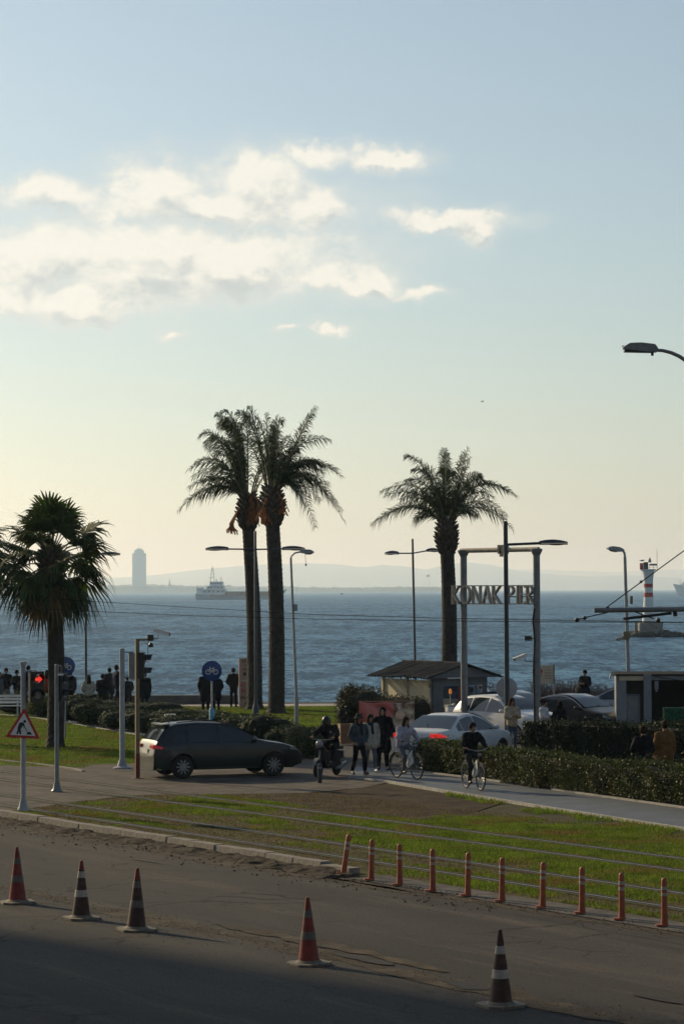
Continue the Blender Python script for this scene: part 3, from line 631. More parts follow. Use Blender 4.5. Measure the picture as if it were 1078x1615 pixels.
b = MB(); b.prism(rounded(tri_in(.74), .03), .004, MS @ Matrix.Translation((0, 0, .0125))); b.build('sign_face', m_white, sg)
wk = MB(); MW = MS @ Matrix.Translation((-.06, .02, .017))
for poly in ([(-.10, .07), (-.06, .07), (-.02, .20), (-.05, .25)], [(-.02, .07), (.02, .07), (.0, .2), (-.03, .24), (-.06, .2)], [(-.08, .2), (.0, .19), (.06, .30), (.03, .36), (-.04, .33)],
             [(.03, .33), (.07, .34), (.10, .25), (.08, .23), (.05, .28)], [(.02, .24), (.09, .26), (.19, .10), (.18, .09), (.08, .24)], [(.13, .07), (.28, .07), (.24, .12), (.21, .14), (.17, .12)]):
    wk.prism(poly, .003, MW)
wk.lathe([(.034, 0), (.034, .003)], seg=14, m=MW @ Matrix.Translation((.085, .375, 0)))
wk.build('worker_symbol', m_black, sg)

# 2: second signal pole with lamps seen from behind
g = gp(90, 1250); d = g.y
o = thing('traffic_signal', 'thin grey signal pole just right of the roadworks sign', 'traffic light', g)
pole_part(o, zof(1047, d), .055, m_greypaint, .15)
signal_head(o, (.12, .16, zof(1082, d)), R(65), None)
b = MB(); b.tube([(0, 0, zof(1048, d)), (.11, .05, zof(1048, d)), (.11, .1, zof(1060, d))], .02); b.build('bracket', m_greypaint, o)
b = MB(); b.box((.10, -.05, zof(1062, d)), (.15, .02, .045)); b.build('label_plate', m_white, o)
# 3: pale pole with a signal seen from the back
g = gp(193, 1213); d = g.y
o = thing('traffic_signal', 'pale grey pole with flared foot and signal box seen from behind', 'traffic light', g)
pole_part(o, zof(1022, d), .075, m_palegrey, .27)
b = MB(); b.box((.34, .05, zof(1049, d)), (.30, .16, .78), rz=.2, bev=.03); b.build('signal_housing', m_greypaint, o)
b = MB(); b.tube([(0, 0, zof(1027, d)), (.3, .04, zof(1027, d))], .02); b.tube([(0, 0, zof(1066, d)), (.3, .04, zof(1066, d))], .02); b.build('bracket', m_palegrey, o)
# 4: square post with visors and traffic camera
g = gp(217, 1229); d = g.y; zt = zof(1006, d)
o = thing('traffic_signal', 'square grey post tinted sunlit ochre with black visors and camera, beside dark car', 'traffic light', g, .25)
b = MB(); b.box((0, 0, zt / 2 + .18), (.11, .11, zt - .36)); b.box((.18, 0, zt - .03), (.30, .09, .06)); b.build('post', m_yellow, o, False)
b = MB(); b.box((0, 0, .36), (.118, .118, .70)); b.build('post_foot', mat('rusty_red', (.17, .035, .022), .7, var=.3, scale=8, col2=(.08, .05, .035), c2=(.5, .7), s2=7), o, False)
b = MB(); b.box((0, 0, .02), (.3, .3, .03)); b.build('base_plate', m_conc, o, False)
signal_head(o, (.12, .06, zof(1048, d)), R(75), None)
b = MB(); b.box((.36, 0, zt + .02), (.17, .14, .17)); b.lathe([(.06, 0), (.075, .06), (.03, .13)], (.38, 0, zt - .24), 10); b.tube([(.3, 0, zt - .1), (.3, .02, zt - .5), (.2, 0, zt - .7)], .008, 5); b.build('floodlight', m_black, o)
b = MB(); b.tube([(.42, 0, zt), (.58, 0, zt), (.58, 0, zt + .10)], .02); b.build('camera_arm', m_palegrey, o)
cctv(o, (.68, 0, zt + .17), R(75), .28, .44)

def bike_symbol(o, c, r, parent):
    Mx = Matrix.Translation(c)
    def P(x, z): return Mx @ Vector((x * r, 0, z * r))
    b = MB(); w = r * .05
    for cx in (-.40, .40):
        b.tube([P(cx + .24 * math.cos(a), -.12 + .24 * math.sin(a)) for a in np.linspace(0, 2 * math.pi, 19)], w, 5)
    for ln in ([(-.4, -.12), (-.2, .25), (.2, .25), (.4, -.12), (.0, -.12), (-.2, .25)], [(.0, -.12), (.2, .28)], [(-.2, .25), (-.23, .36), (-.10, .38)], [(.12, .32), (.28, .32)]):
        b.tube([P(*p) for p in ln], w, 5)
    b.build('bicycle_symbol', m_white, parent)
def bike_sign(pxx, py_c, d, lab, rpx, rz, wrap):
    c = at(pxx, py_c, d); r = rpx * d / F
    o = thing('cycle_path_sign', lab, 'sign', (c.x, d, 0), rz)
    pole_part(o, c.z + r * .6, .032, m_steel)
    b = MB(); b.lathe([(r, 0), (r, .012), (r * .97, .016)], seg=32, m=Matrix.Translation((0, -.045, c.z)) @ Matrix.Rotation(R(90), 4, 'X')); pl = b.build('sign_plate', m_blue, o)
    bike_symbol(o, (0, -.068, c.z), r * .92, pl)
    if wrap:
        b = MB(); b.lathe([(.085, .0), (.09, .05), (.09, .66), (.06, .70)], (0, 0, zof(1148, d)), 12); b.build('base_wrap', m_ltblue, o)
        b = MB(); b.lathe([(.05, 0), (.05, zof(1147, d))], seg=10); b.build('base_tube', m_steel, o)
bike_sign(334, 1058, 92.0, 'round blue cycle path sign on a pole with light blue foot', 16, .05, True)
bike_sign(103, 1051, 95.5, 'round blue cycle path sign partly behind the fan palm trunk', 15.5, .35, False)

# ------------------------------------------------------------------ street lamps
def lamp_head(o, c, direction, L=.9, mt=m_darkpole):
    """flat drop-shaped lantern; c is where it joins the arm"""
    dx, dy = direction; a = math.atan2(dy, dx)
    Mx = Matrix.Translation(c) @ Matrix.Rotation(a, 4, 'Z')
    b = MB(); n = 14
    def top(u, v):
        x = u * L; w = .155 * math.sin(math.pi * (.10 + .86 * u)) ** .55; th = (v - .5) * 2
        return Mx @ Vector((x, th * w, .12 * math.sqrt(max(0, 1 - th * th)) * math.sin(math.pi * (.16 + .78 * u)) ** .7))
    def bot(u, v):
        x = u * L; w = .155 * math.sin(math.pi * (.10 + .86 * u)) ** .55; th = (.5 - v) * 2
        return Mx @ Vector((x, th * w, -.045 * math.sqrt(max(0, 1 - th * th)) - .01))
    b.grid(top, n, 8); b.grid(bot, n, 8); h = b.build('lantern', mt, o)
    b = MB(); b.ell((0, 0, 0), (.24, .1, .025), 10, 6, m=None); b.v = [tuple(Mx @ (Vector(p) + Vector((L * .6, 0, -.05)))) for p in b.v]; b.build('diffuser', m_lens, o)
def lamp_post(lab, pxx, d, ytop, yarm, arms, r=.06, mt=m_darkpole, pxtop=None, base=True):
    p0 = at(pxx, 1000, d); o = thing('street_lamp', lab, 'street lamp', (p0.x, d, 0))
    if pxtop is not None: o.rotation_euler = (0, math.atan2((at(pxtop, ytop, d).x - p0.x), zof(ytop, d)), 0)
    zt, za = zof(ytop, d), zof(yarm, d)
    b = MB(); b.lathe([(.13, 0), (.13, .5), (r * 1.25, .62), (r, 1.0), (r * .82, zt), (r * .4, zt + .03)] if base else [(r, 0), (r * .8, zt)], seg=12); b.build('pole', mt, o)
    for dx, dy, l, dz in arms:
        n = math.hypot(dx, dy); u = (dx / n, dy / n)
        b = MB(); b.tube([(0, 0, za), (u[0] * l, u[1] * l, za + dz)], r * .5, 8); b.build('arm', mt, o)
        lamp_head(o, (u[0] * (l - .06), u[1] * (l - .06), za + dz), u, .92, mt)
    return o
lamp_post('dark street lamp with two arms in front of the paired palms', 403, 109.5, 838, 866, [(-1, -.1, 1.15, .02), (1, .1, 1.15, .02)])
lamp_post('slender two armed street lamp behind the booth roof', 655, 121.5, 851, 873, [(-1, -1.25, 1.15, .0), (1, 1.25, 1.15, .12)], pxtop=650)
lamp_post('street lamp behind the fan palm on the left', 136, 126.0, 851, 873, [(1, -.3, .85, 0), (-1, .3, .85, 0)], pxtop=135)
lamp_post('tall dark street lamp pole crossing the letter sign, one arm to the right', 798.5, 88.0, 824, 860, [(1, 0, 1.15, .04)], r=.085, pxtop=796.5)
# grey cobra lamps
def cobra(lab, pxb, d, pxt, yt, arm_pts, head_dir, mt=m_palegrey, r=.055, L=.62, tilt=0.):
    p0 = at(pxb, 1000, d); o = thing('street_lamp', lab, 'street lamp', (p0.x, d, 0))
    xt = at(pxt, yt, d).x - p0.x; zt = zof(yt, d)
    b = MB(); b.tube([(0, 0, 0), (0, 0, 1.1)], r * 1.5, 12); b.tube([(0, 0, 1.08), (xt, 0, zt)], [r * 1.1, r * .75], 12); b.build('pole', mt, o)
    pts = [(xt, 0, zt - .01)] + [(xt + a, c, zt + e) for a, c, e in arm_pts]
    b = MB(); b.tube(pts, r * .6, 8); b.build('arm', mt, o)
    e = Vector(pts[-1]); a = math.atan2(head_dir[1], head_dir[0])
    Mx = Matrix.Translation(e) @ Matrix.Rotation(a, 4, 'Z') @ Matrix.Rotation(-tilt, 4, 'Y')
    b = MB(); b.prism([(0, -.035), (L * .2, -.06), (L * .95, -.05), (L, -.02), (L * .96, .02), (L * .75, .085), (L * .3, .10), (0, .05)], .26, Mx @ Matrix.Translation((0, .13, 0)) @ Matrix.Rotation(R(90), 4, 'X'))
    b.build('lantern', mt, o)
    b = MB(); b.ell((0, 0, 0), (L * .3, .1, .05), 12, 6); b.v = [tuple(Mx @ (Vector(p) + Vector((L * .6, 0, -.06)))) for p in b.v]; b.build('diffuser', m_lens, o)
    return o
o = cobra('pale grey street lamp right of the paired palms', 467, 104.5, 458.5, 880, [(.02, 0, .08), (.16, 0, .2), (.35, 0, .24)], (1, 0), L=.55)
b = MB(); b.tube([(.35, 0, 6.6), (.38, 0, 6.2)], .008, 5); b.ell((.38, 0, 6.17), .04, 8, 6); b.build('hanging_sensor', m_black, o)
b = MB(); b.box((-.02, -.06, zof(958, 104.5)), (.14, .12, .26)); b.build('junction_box', m_palegrey, o)
o = cobra('grey street lamp with cameras in front of the lighthouse', 990.5, 97.0, 984.5, 880, [(-.01, 0, .12), (-.06, 0, .22)], (-1, -.2), L=.6, r=.07, tilt=.18)
cctv(o, (-.28, -.1, zof(1009, 97)), R(-70), .2, .3, m_steel); b = MB(); b.box((-.1, -.08, zof(1004, 97)), (.22, .16, .3)); b.tube([(-.28, -.1, zof(1006, 97)), (0, 0, zof(1006, 97))], .02); b.box((.1, -.02, zof(948, 97)), (.1, .1, .28)); b.build('camera_box', m_yellow, o)
# tall lamp rising out of the picture on the right
d = 64.0; ph = at(1032, 552, d); pb = at(1128, 1300, d)
o = thing('street_lamp', 'tall street lamp with curved arm reaching in at the upper right', 'street lamp', (pb.x, d, 0))
zt = ph.z; dx = ph.x - pb.x
b = MB(); b.lathe([(.2, 0), (.2, .04), (.12, .1), (.11, 1.2), (.075, zt - 1.6)], seg=14); b.build('pole', m_greypaint, o)
b = MB(); pts = []
for a in np.linspace(0, 1, 12):
    pts.append((dx * (1 - math.cos(a * math.pi / 2)), 0, zt - 1.62 + 1.62 * math.sin(a * math.pi / 2)))
b.tube(pts, [.06 - .02 * i / 11 for i in range(12)], 10); b.build('arm', m_greypaint, o)
Mx = Matrix.Translation((dx, 0, zt)) @ Matrix.Rotation(math.pi, 4, 'Z') @ Matrix.Rotation(-.06, 4, 'Y'); L_ = .76
b = MB(); b.prism([(-.04, -.05), (L_ * .3, -.06), (L_ * .97, -.02), (L_, .0), (L_ * .96, .045), (L_ * .8, .125), (L_ * .45, .15), (.02, .13), (-.05, .05)], .30, Mx @ Matrix.Translation((0, .15, 0)) @ Matrix.Rotation(R(90), 4, 'X')); b.build('lantern', m_greypaint, o)
b = MB(); b.box((0, 0, 0), (L_ * .92, .26, .05), m=Mx @ Matrix.Translation((L_ * .5, 0, -.055)) @ Matrix.Rotation(.035, 4, 'Y')); b.tube([Mx @ Vector((L_ * .94, 0, .03)), Mx @ Vector((L_ + .03, 0, .035)), Mx @ Vector((L_ * .97, 0, .07))], .012, 6); b.box((0, 0, 0), (.06, .06, .08), m=Mx @ Matrix.Translation((.06, 0, -.1))); b.build('diffuser', m_black, o)

# ------------------------------------------------------------------ letter gantry
A_, B_ = at(731, 1000, 93.0), at(846, 1000, 90.4)
A = Vector((A_.x, A_.y, 0)); B = Vector((B_.x, B_.y, 0)); ax = (B - A); GW = ax.length; ga = math.atan2(ax.y, ax.x)
o = thing('letter_gantry', 'steel gantry over the entrance road carrying the KONAK PIER letters', 'sign gantry', A, ga)
zt = zof(868, 92.5); m_beam = mat('weathered_cream', (.34, .30, .23), .7, var=.2, scale=4)
for k, xx in enumerate((0, GW)):
    b = MB(); b.lathe([(.16, 0), (.16, .04), (.115, .05), (.115, zt - .22), (.12, zt - .22), (.2, zt - .06), (.2, zt)], (xx, 0, 0), 14); b.build('column', m_greypaint, o)
b = MB(); b.tube([(-.12, 0, zt - .02), (GW + .1, 0, zt - .02)], .08, 14); b.build('beam', m_beam, o)
b = MB(); b.box((GW * .52, 0, zt), (.06, .28, .30)); b.box((GW * .58, 0, zt), (.06, .28, .30)); b.box((GW * .56, -.12, zt - .2), (.1, .1, .1)); b.build('beam_clamp', m_beam, o)
m_letter = mat('letter_front', (.36, .32, .27), .45, .2, var=.12, scale=8)
LH = (zof(924, 91.7) - zof(954, 91.7)); zb = zof(954, 91.7)
def stroke(b, p, q, w):
    p, q = Vector(p), Vector(q); d_ = (q - p).normalized(); n_ = Vector((-d_.y, d_.x)) * w / 2
    b.prism([tuple(p + n_), tuple(p - n_), tuple(q - n_), tuple(q + n_)], .13, GM)
def ring(b, cx, cy, rx, ry, a0, a1, w, n=18):
    for i in range(n):
        s, e = R(a0 + (a1 - a0) * i / n), R(a0 + (a1 - a0) * (i + 1.02) / n)
        q = []
        for k, an in ((1, s), (1, e), (-1, e), (-1, s)):
            q.append((cx + (rx + k * w / 2) * math.cos(an), cy + (ry + k * w * .35) * math.sin(an)))
        b.prism(q, .13, GM)
T, t_ = .10, .055       # thick and thin strokes, letter cell 1 x 1
LET = {'K': lambda b, W: (stroke(b, (T / 2, 0), (T / 2, 1), T), stroke(b, (T * .9, .45), (W - .06, .97), t_), stroke(b, (T * 1.3, .52), (W - .06, .03), T), stroke(b, (-.04, .98), (T + .05, .98), .045), stroke(b, (-.04, .02), (T + .05, .02), .045), stroke(b, (W - .18, .98), (W, .98), .045), stroke(b, (W - .2, .02), (W + .02, .02), .045)),
       'O': lambda b, W: ring(b, W / 2, .5, W / 2 - .05, .47, 0, 360, .085, 26),
       'N': lambda b, W: (stroke(b, (.06, 0), (.06, 1), t_), stroke(b, (W - .06, 0), (W - .06, 1), t_), stroke(b, (.05, .97), (W - .06, .04), T), stroke(b, (-.04, .98), (.16, .98), .045), stroke(b, (-.04, .02), (.16, .02), .045), stroke(b, (W - .18, .98), (W + .03, .98), .045)),
       'A': lambda b, W: (stroke(b, (.05, .02), (W / 2, .98), t_), stroke(b, (W - .06, .02), (W / 2, .98), T), stroke(b, (.13, .34), (W - .15, .34), .06), stroke(b, (-.04, .02), (.15, .02), .045), stroke(b, (W - .18, .02), (W + .03, .02), .045)),
       'P': lambda b, W: (stroke(b, (T / 2, 0), (T / 2, 1), T), ring(b, T, .73, W - T - .08, .245, -92, 92, .10, 12), stroke(b, (-.04, .98), (T + .04, .98), .045), stroke(b, (-.04, .02), (T + .05, .02), .045)),
       'I': lambda b, W: (stroke(b, (W / 2, 0), (W / 2, 1), T), stroke(b, (W / 2 - .12, .98), (W / 2 + .12, .98), .045), stroke(b, (W / 2 - .12, .02), (W / 2 + .12, .02), .045)),
       'E': lambda b, W: (stroke(b, (T / 2, 0), (T / 2, 1), T), stroke(b, (0, .965), (W - .04, .965), .07), stroke(b, (T, .52), (W - .14, .52), .06), stroke(b, (0, .035), (W - .02, .035), .07), stroke(b, (W - .06, .86), (W - .06, 1), .05), stroke(b, (W - .04, 0), (W - .04, .15), .05)),
       'R': lambda b, W: (stroke(b, (T / 2, 0), (T / 2, 1), T), ring(b, T, .74, W - T - .14, .235, -92, 92, .10, 12), stroke(b, (T * 1.6, .5), (W - .05, .02), T), stroke(b, (-.04, .98), (T + .04, .98), .045), stroke(b, (-.04, .02), (T + .05, .02), .045))}
# letters run from just left of the left column to the right column
cells = [('K', 0.0, .70), ('O', .80, .92), ('N', 1.88, .80), ('A', 2.84, .80), ('K', 3.78, .74), ('P', 5.12, .64), ('I', 5.90, .34), ('E', 6.28, .50), ('R', 6.86, .66)]
span = GW + .42; ux = span / 7.5; bx0 = -.40
for ch, cx_, W in cells:
    b = MB(); GM = Matrix.Translation((bx0 + cx_ * ux, -.08, zb)) @ Matrix.Diagonal((ux, 1, LH, 1)) @ Matrix.Rotation(R(90), 4, 'X')
    LET[ch](b, W); b.build('letter', m_letter, o, False)
b = MB(); b.tube([(bx0, .04, zb + LH * .98), (GW - .1, .04, zb + LH * .98)], .018, 6); b.tube([(bx0, .04, zb + LH * .02), (GW - .1, .04, zb + LH * .02)], .018, 6); b.tube([(GW * .62, .05, zb + LH * .40), (GW - .1, .05, zb + LH * .40)], .02, 6); b.build('letter_rail', m_greypaint, o)
b = MB(); b.box((GW - .30, -.1, zof(1008, 90.4)), (.2, .18, .16), rz=.4); b.tube([(GW - .3, -.08, zof(1008, 90.4)), (GW, 0, zof(1008, 90.4))], .02); b.build('floodlight', m_black, o)
b = MB(); b.tube([(GW - .45, -.1, zof(1044, 90.4)), (GW, 0, zof(1044, 90.4))], .022); b.tube([(GW - .45, -.1, zof(1044, 90.4)), (GW - .45, -.1, zof(1039, 90.4))], .02); b.build('camera_arm', m_palegrey, o)
cctv(o, (GW - .62, -.15, zof(1038, 90.4)), -ga - R(60), .3, .5)
b = MB(); b.tube([(GW + .02, -.13, zof(960, 90.4)), (GW - .06, -.14, zof(980, 90.4)), (GW + .02, -.13, zof(1010, 90.4)), (GW - .04, -.14, zof(1060, 90.4)), (GW, -.13, .6)], .03, 6); b.build('cable', m_black, o)

# ------------------------------------------------------------------ tram overhead line
def wire(name, lab, pts, r=.010, grp='tram overhead wires', mt=m_black):
    b = MB(); b.tube(pts, r, 5); o = b.build(name, mt, smooth='all'); return tag(o, lab, 'wire', grp)
m_wire = mat('copper_wire', (.02, .017, .014), .9, 0., spec=0., var=.2)
wire('contact_wire', 'upper tram contact wire stretching across the picture', [at(-500, 913, 140), at(-60, 936, 99), at(52, 942, 92), at(130, 947.5, 88), at(300, 958, 78), at(500, 969.5, 69), at(700, 975, 62), at(905, 978.5, 56.5), at(1078, 981.5, 52.5), at(1400, 984, 46)], .008, mt=m_wire)
wire('contact_wire', 'lower tram contact wire stretching across the picture', [at(-500, 925, 130), at(-60, 954, 92), at(45, 959, 86), at(130, 963.5, 83), at(300, 971, 74), at(500, 976.5, 66), at(700, 979.5, 59.5), at(900, 981, 54), at(1078, 981.8, 50.5), at(1400, 985, 44)], .008, mt=m_wire)
def cantilever(lab, xl, yl, xr, yr, d, mast_px, arm, stay, rb=.05):
    mp = at(mast_px, 1000, d); o = thing('catenary_mast', lab, 'catenary mast', (mp.x, d, 0))
    Lc = lambda x, y: at(x, y, d) - Vector((mp.x, d, 0))
    b = MB(); b.lathe([(.2, 0), (.2, .05), (.13, .06), (.10, 7.6), (.05, 7.65)], seg=14); b.build('mast', m_greypaint, o)
    b = MB(); b.tube([Lc(xl, yl), Lc(xr, yr)], rb, 10); b.build('cantilever_beam', m_greypaint, o)
    b = MB(); b.tube([Lc(*p) for p in arm], rb * .55, 8); b.build('registration_arm', m_black, o)
    for s in stay:
        b = MB(); b.tube([Lc(*p) for p in s], .012, 5); b.build('stay_wire', m_black, o)
    return o
o = cantilever('tram catenary arm reaching in from the right edge', 936, 962.5, 1150, 960, 52.5, 1150, [(982, 976), (1058, 967)], [[(957, 957), (1062, 880), (1150, 816)], [(905, 978.5), (922, 974), (957, 966)], [(995, 963), (1030, 976)]])
b = MB(); Lc = lambda x, y: at(x, y, 52.5) - o.location
b.tube([Lc(1063, 960), Lc(1064, 972)], .045, 8); b.tube([Lc(957, 963), Lc(957, 957)], .035, 8); b.ell(Lc(909, 978), .05, 8, 6); b.ell(Lc(921, 974.5), .04, 8, 6); b.ell(Lc(1010, 917.5), .03, 8, 6); b.ell(Lc(1037, 978), .045, 8, 6); b.build('insulator', m_black, o)
cantilever('tram catenary arm behind the fan palm at the left edge', 74, 927, -70, 925, 92.0, -70, [(62, 932), (30, 938)], [[(20, 927), (52, 942)], [(20, 927), (-70, 900)]], .045)
# ------------------------------------------------------------------ palms
m_frond = mat('date_palm_leaf', (.040, .060, .018), .5, var=.3, scale=3, transl=.22, island=.3, spec=.2)
m_rachis = mat('frond_stalk', (.13, .12, .05), .6, var=.2)
m_trunk = mat('palm_bark', (.036, .027, .020), .9, var=.4, scale=5, bump=.6, bscale=18)
m_boss = mat('leaf_boots', (.075, .055, .035), .9, var=.4, scale=8, bump=.5, bscale=20)
m_fruit = mat('fruit_stalks', (.42, .13, .025), .6, var=.3, scale=8, transl=.2)
m_fan = mat('fan_palm_leaf', (.046, .070, .016), .6, var=.35, scale=2, transl=.3, island=.3, spec=.12)
m_fandry = mat('dead_fan_leaf', (.17, .10, .045), .8, var=.3, scale=3, transl=.3, island=.3)
m_fanold = mat('yellowing_fan_leaf', (.17, .14, .03), .6, var=.3, scale=2, transl=.4, island=.3)
def bez(p0, p1, p2, t): return p0 * (1 - t) ** 2 + p1 * 2 * t * (1 - t) + p2 * t * t
def frond(root, base, tip, bulge, rg, llen=.52, nl=52, name='frond', mt=None):
    base, tip = Vector(base), Vector(tip); l = (tip - base).length
    if bulge <= .02: mid = base.lerp(tip, .5) + Vector((-(tip.x - base.x) * .10, 0, .05 * l))
    else: mid = base + Vector(((tip.x - base.x) * .32, (tip.y - base.y) * .32, max(tip.z - base.z, 0) * .80 + max(0, bulge) * 1.55 * l))
    mid = mid + Vector((rg.gauss(0, .045) * l, rg.gauss(0, .06) * l, rg.gauss(0, .02) * l))
    P = [bez(base, mid, tip, t) for t in np.linspace(0, 1, 15)]
    st = MB(); st.tube(P, [.045 * (1 - .85 * i / 14) for i in range(15)], 5)
    v, f = [], []; up = Vector((0, 0, 1)); ph = rg.uniform(-1.1, 1.1)
    for i in range(nl):
        t = .13 + .87 * (i + rg.random() * .6) / nl
        p = bez(base, mid, tip, t); tg = (bez(base, mid, tip, min(1, t + .02)) - bez(base, mid, tip, t - .02)).normalized()
        sd = tg.cross(up); sd = sd.normalized() if sd.length > .05 else Vector((1, 0, 0))
        sd = Matrix.Rotation(ph, 3, tg) @ sd
        nu = sd.cross(tg).normalized()
        L_ = llen * (math.sin(math.pi * min(1, .16 + t * .80)) ** .6) * rg.uniform(.8, 1.15)
        for s in (-1, 1):
            dr = (tg * rg.uniform(.65, .95) + sd * s * rg.uniform(.55, .8) + nu * rg.uniform(-.25, .75)).normalized()
            w = tg * .018
            m_ = p + dr * L_ * .5 + Vector((0, 0, -.03 * L_)); e = p + dr * L_ + Vector((0, 0, -.50 * L_ * rg.uniform(.4, 1.6)))
            o = len(v); v += [p - w * .7, p + w * .7, m_ + w, m_ - w, e]; f += [(o, o + 1, o + 2, o + 3), (o + 3, o + 2, o + 4)]
    o = len(v); fo = MB(); fo.add(v, f); ob = fo.build(name, mt or m_frond, root, False)
    st.build('stalk', m_rachis, ob)
    return ob
def palm_trunk(root, p0, p1, r0, r1, n_ring, seg=26, name='trunk', mt=None, amp=.10):
    p0, p1 = Vector(p0), Vector(p1); b = MB(); vs = []; H = (p1 - p0).length
    for i in range(n_ring + 1):
        u = i / n_ring; c = p0.lerp(p1, u) + Vector((.10 * math.sin(u * 3.1), 0, 0)); r = r0 + (r1 - r0) * u
        r *= 1 + .30 * max(0, 1 - u * H / .5) ** 2
        for j in range(seg):
            a = 2 * math.pi * j / seg
            ph = (u * H * 5.2 + ((j % 2) * .5)) % 1.0
            k = 1 + amp * (ph - .4) + .03 * noise.noise((a * 3, u * H * 4, p0.x))
            vs.append(c + Vector((math.cos(a), math.sin(a), 0)) * r * k)
    b.add(vs, [(i * seg + j, i * seg + (j + 1) % seg, (i + 1) * seg + (j + 1) % seg, (i + 1) * seg + j) for i in range(n_ring) for j in range(seg)] + [tuple(range(n_ring * seg, (n_ring + 1) * seg))])
    return b.build(name, mt or m_trunk, root, False)
def boots(root, c, h, r, n, rg, mt, L_=.3):
    """cut leaf bases that make the swelling under the crown"""
    b = MB(); c = Vector(c)
    b.lathe([(r * .55, -h * .5), (r * .85, -h * .2), (r * .9, h * .2), (r * .5, h * .5)], c, 14)
    for i in range(n):
        u = i / n; a = i * 2.39996; z = -h * .5 + h * u; rr = r * math.sin(math.pi * (.18 + .66 * u)) 
        d_ = Vector((math.cos(a), math.sin(a), .75)).normalized(); p = c + Vector((math.cos(a) * rr * .85, math.sin(a) * rr * .85, z))
        b.tube([p - d_ * .1, p + d_ * L_ * .45, p + d_ * L_ * rg.uniform(.7, 1)], [.085, .06, .02], 5)
    return b.build('leaf_boots', mt, root, False)
def date_palm(lab, pxb, d, ptop, r, tips, rand, crown_r, seed, fruit=None, boss=(.9, .62)):
    rg = random.Random(seed); p0 = at(pxb, 1000, d); root = thing('date_palm', lab, 'palm tree', (p0.x, d, 0), 0, 'date palms by the shore')
    top = at(*ptop, d) - Vector((p0.x, d, 0)); s = d / F
    palm_trunk(root, (0, 0, -.05), top, r, r * .82, int(top.z * 16))
    boots(root, top + Vector((0, 0, boss[0] * .35)), boss[0] * 1.35, boss[1], 90, rg, m_boss)
    c = top + Vector((0, 0, boss[0] * .75))
    for tx, ty, bulge, dy in tips:
        tp = at(tx, ty, d) - Vector((p0.x, d, 0)); tp.y = dy
        dirn = (tp - c); b0 = c + Vector((dirn.x, dirn.y, 0)).normalized() * .16 if Vector((dirn.x, dirn.y, 0)).length > .01 else c
        frond(root, b0, tp, bulge, rg, .58 + .12 * rg.random(), 58)
    for a, el, l in rand(rg):
        tp = c + Vector((math.cos(a) * math.cos(el), math.sin(a) * math.cos(el), math.sin(el))) * l
        frond(root, c + Vector((math.cos(a), math.sin(a), 0)) * .18, tp, rg.uniform(.2, .36), rg, .54, 54)
    if fruit:
        for fx, fy, fl in fruit:
            p = at(fx, fy, d) - Vector((p0.x, d, 0)); b = MB(); st = top + Vector((0, 0, boss[0]))
            p.y = rg.uniform(-.5, -.2)
            for k in range(26):
                e = p + Vector((rg.gauss(0, .14), rg.gauss(0, .12), -fl * rg.uniform(.5, 1)))
                b.tube([st.lerp(p, .5) + Vector((0, -.2, .12)), p + Vector((rg.gauss(0, .05), rg.gauss(0, .05), 0)), e], [.02, .016, .022], 4)
            b.build('fruit_stalk', m_fruit, root, False)
    return root
def rand_side(n, a0, a1, l0, l1, e0, e1):
    return lambda rg: [(R(rg.uniform(a0, a1)), R(rg.uniform(e0, e1)), rg.uniform(l0, l1)) for _ in range(n)]
date_palm('left of the two tall date palms, orange fruit stalks, fronds swept left', 401, 118.5, (391, 822), .335,
          [(340, 652, .10, .3), (352, 650, .14, -.4), (322, 697, .22, .4), (326, 705, .20, -.6), (297, 742, .30, -.5), (302, 752, .26, .6), (281, 806, .34, -.2), (290, 790, .30, .7), (308, 730, .24, 0),
           (300, 770, .3, -.9), (336, 715, .2, .9), (330, 690, .2, .1), (345, 670, .15, -.2), (318, 762, .25, -.3), (385, 648, .05, .8), (370, 680, .1, -1.0), (312, 785, .28, .2), (355, 700, .15, -1.5), (340, 740, .2, -1.6)],
          lambda rg: [(R(rg.uniform(60, 250)), R(rg.uniform(20, 80)), rg.uniform(2.6, 3.7)) for _ in range(5)] + [(R(rg.uniform(-80, 60)), R(rg.uniform(25, 60)), rg.uniform(2.2, 3.0)) for _ in range(3)], 3.6, 11, [(399, 796, 1.0), (408, 790, 1.0), (394, 786, .8), (366, 826, .5)], (1.15, .44))
date_palm('right of the two tall date palms, one frond rising steeply to the right', 435, 114.4, (429, 815), .345,
          [(497, 642, -.03, -.3), (490, 652, -.02, .4), (437, 654, .0, .3), (420, 653, .0, -.4), (432, 660, .02, .9), (392, 642, .06, 0), (374, 648, .08, .4), (404, 660, .04, -.8), (384, 655, .1, .7), (541, 752, .36, .3), (533, 742, .30, -.5), (545, 826, .46, -.2), (540, 806, .42, .6),
           (498, 834, .50, -.8), (482, 800, .40, -1.2), (467, 708, .12, .2), (500, 728, .22, .7), (520, 768, .34, -1.1), (530, 790, .40, 1.0), (455, 690, .05, -1.2), (510, 745, .3, 0.1), (450, 720, .05, 1.5), (425, 690, .05, -1.5), (400, 700, .15, -1.6), (505, 790, .45, .2)],
          lambda rg: [(R(rg.uniform(-80, 80)), R(rg.uniform(20, 85)), rg.uniform(2.2, 3.4)) for _ in range(4)] + [(R(rg.uniform(80, 200)), R(rg.uniform(40, 70)), rg.uniform(2.6, 3.2)) for _ in range(3)], 3.6, 12, [(417, 800, .8), (445, 792, .6)], (1.25, .50))
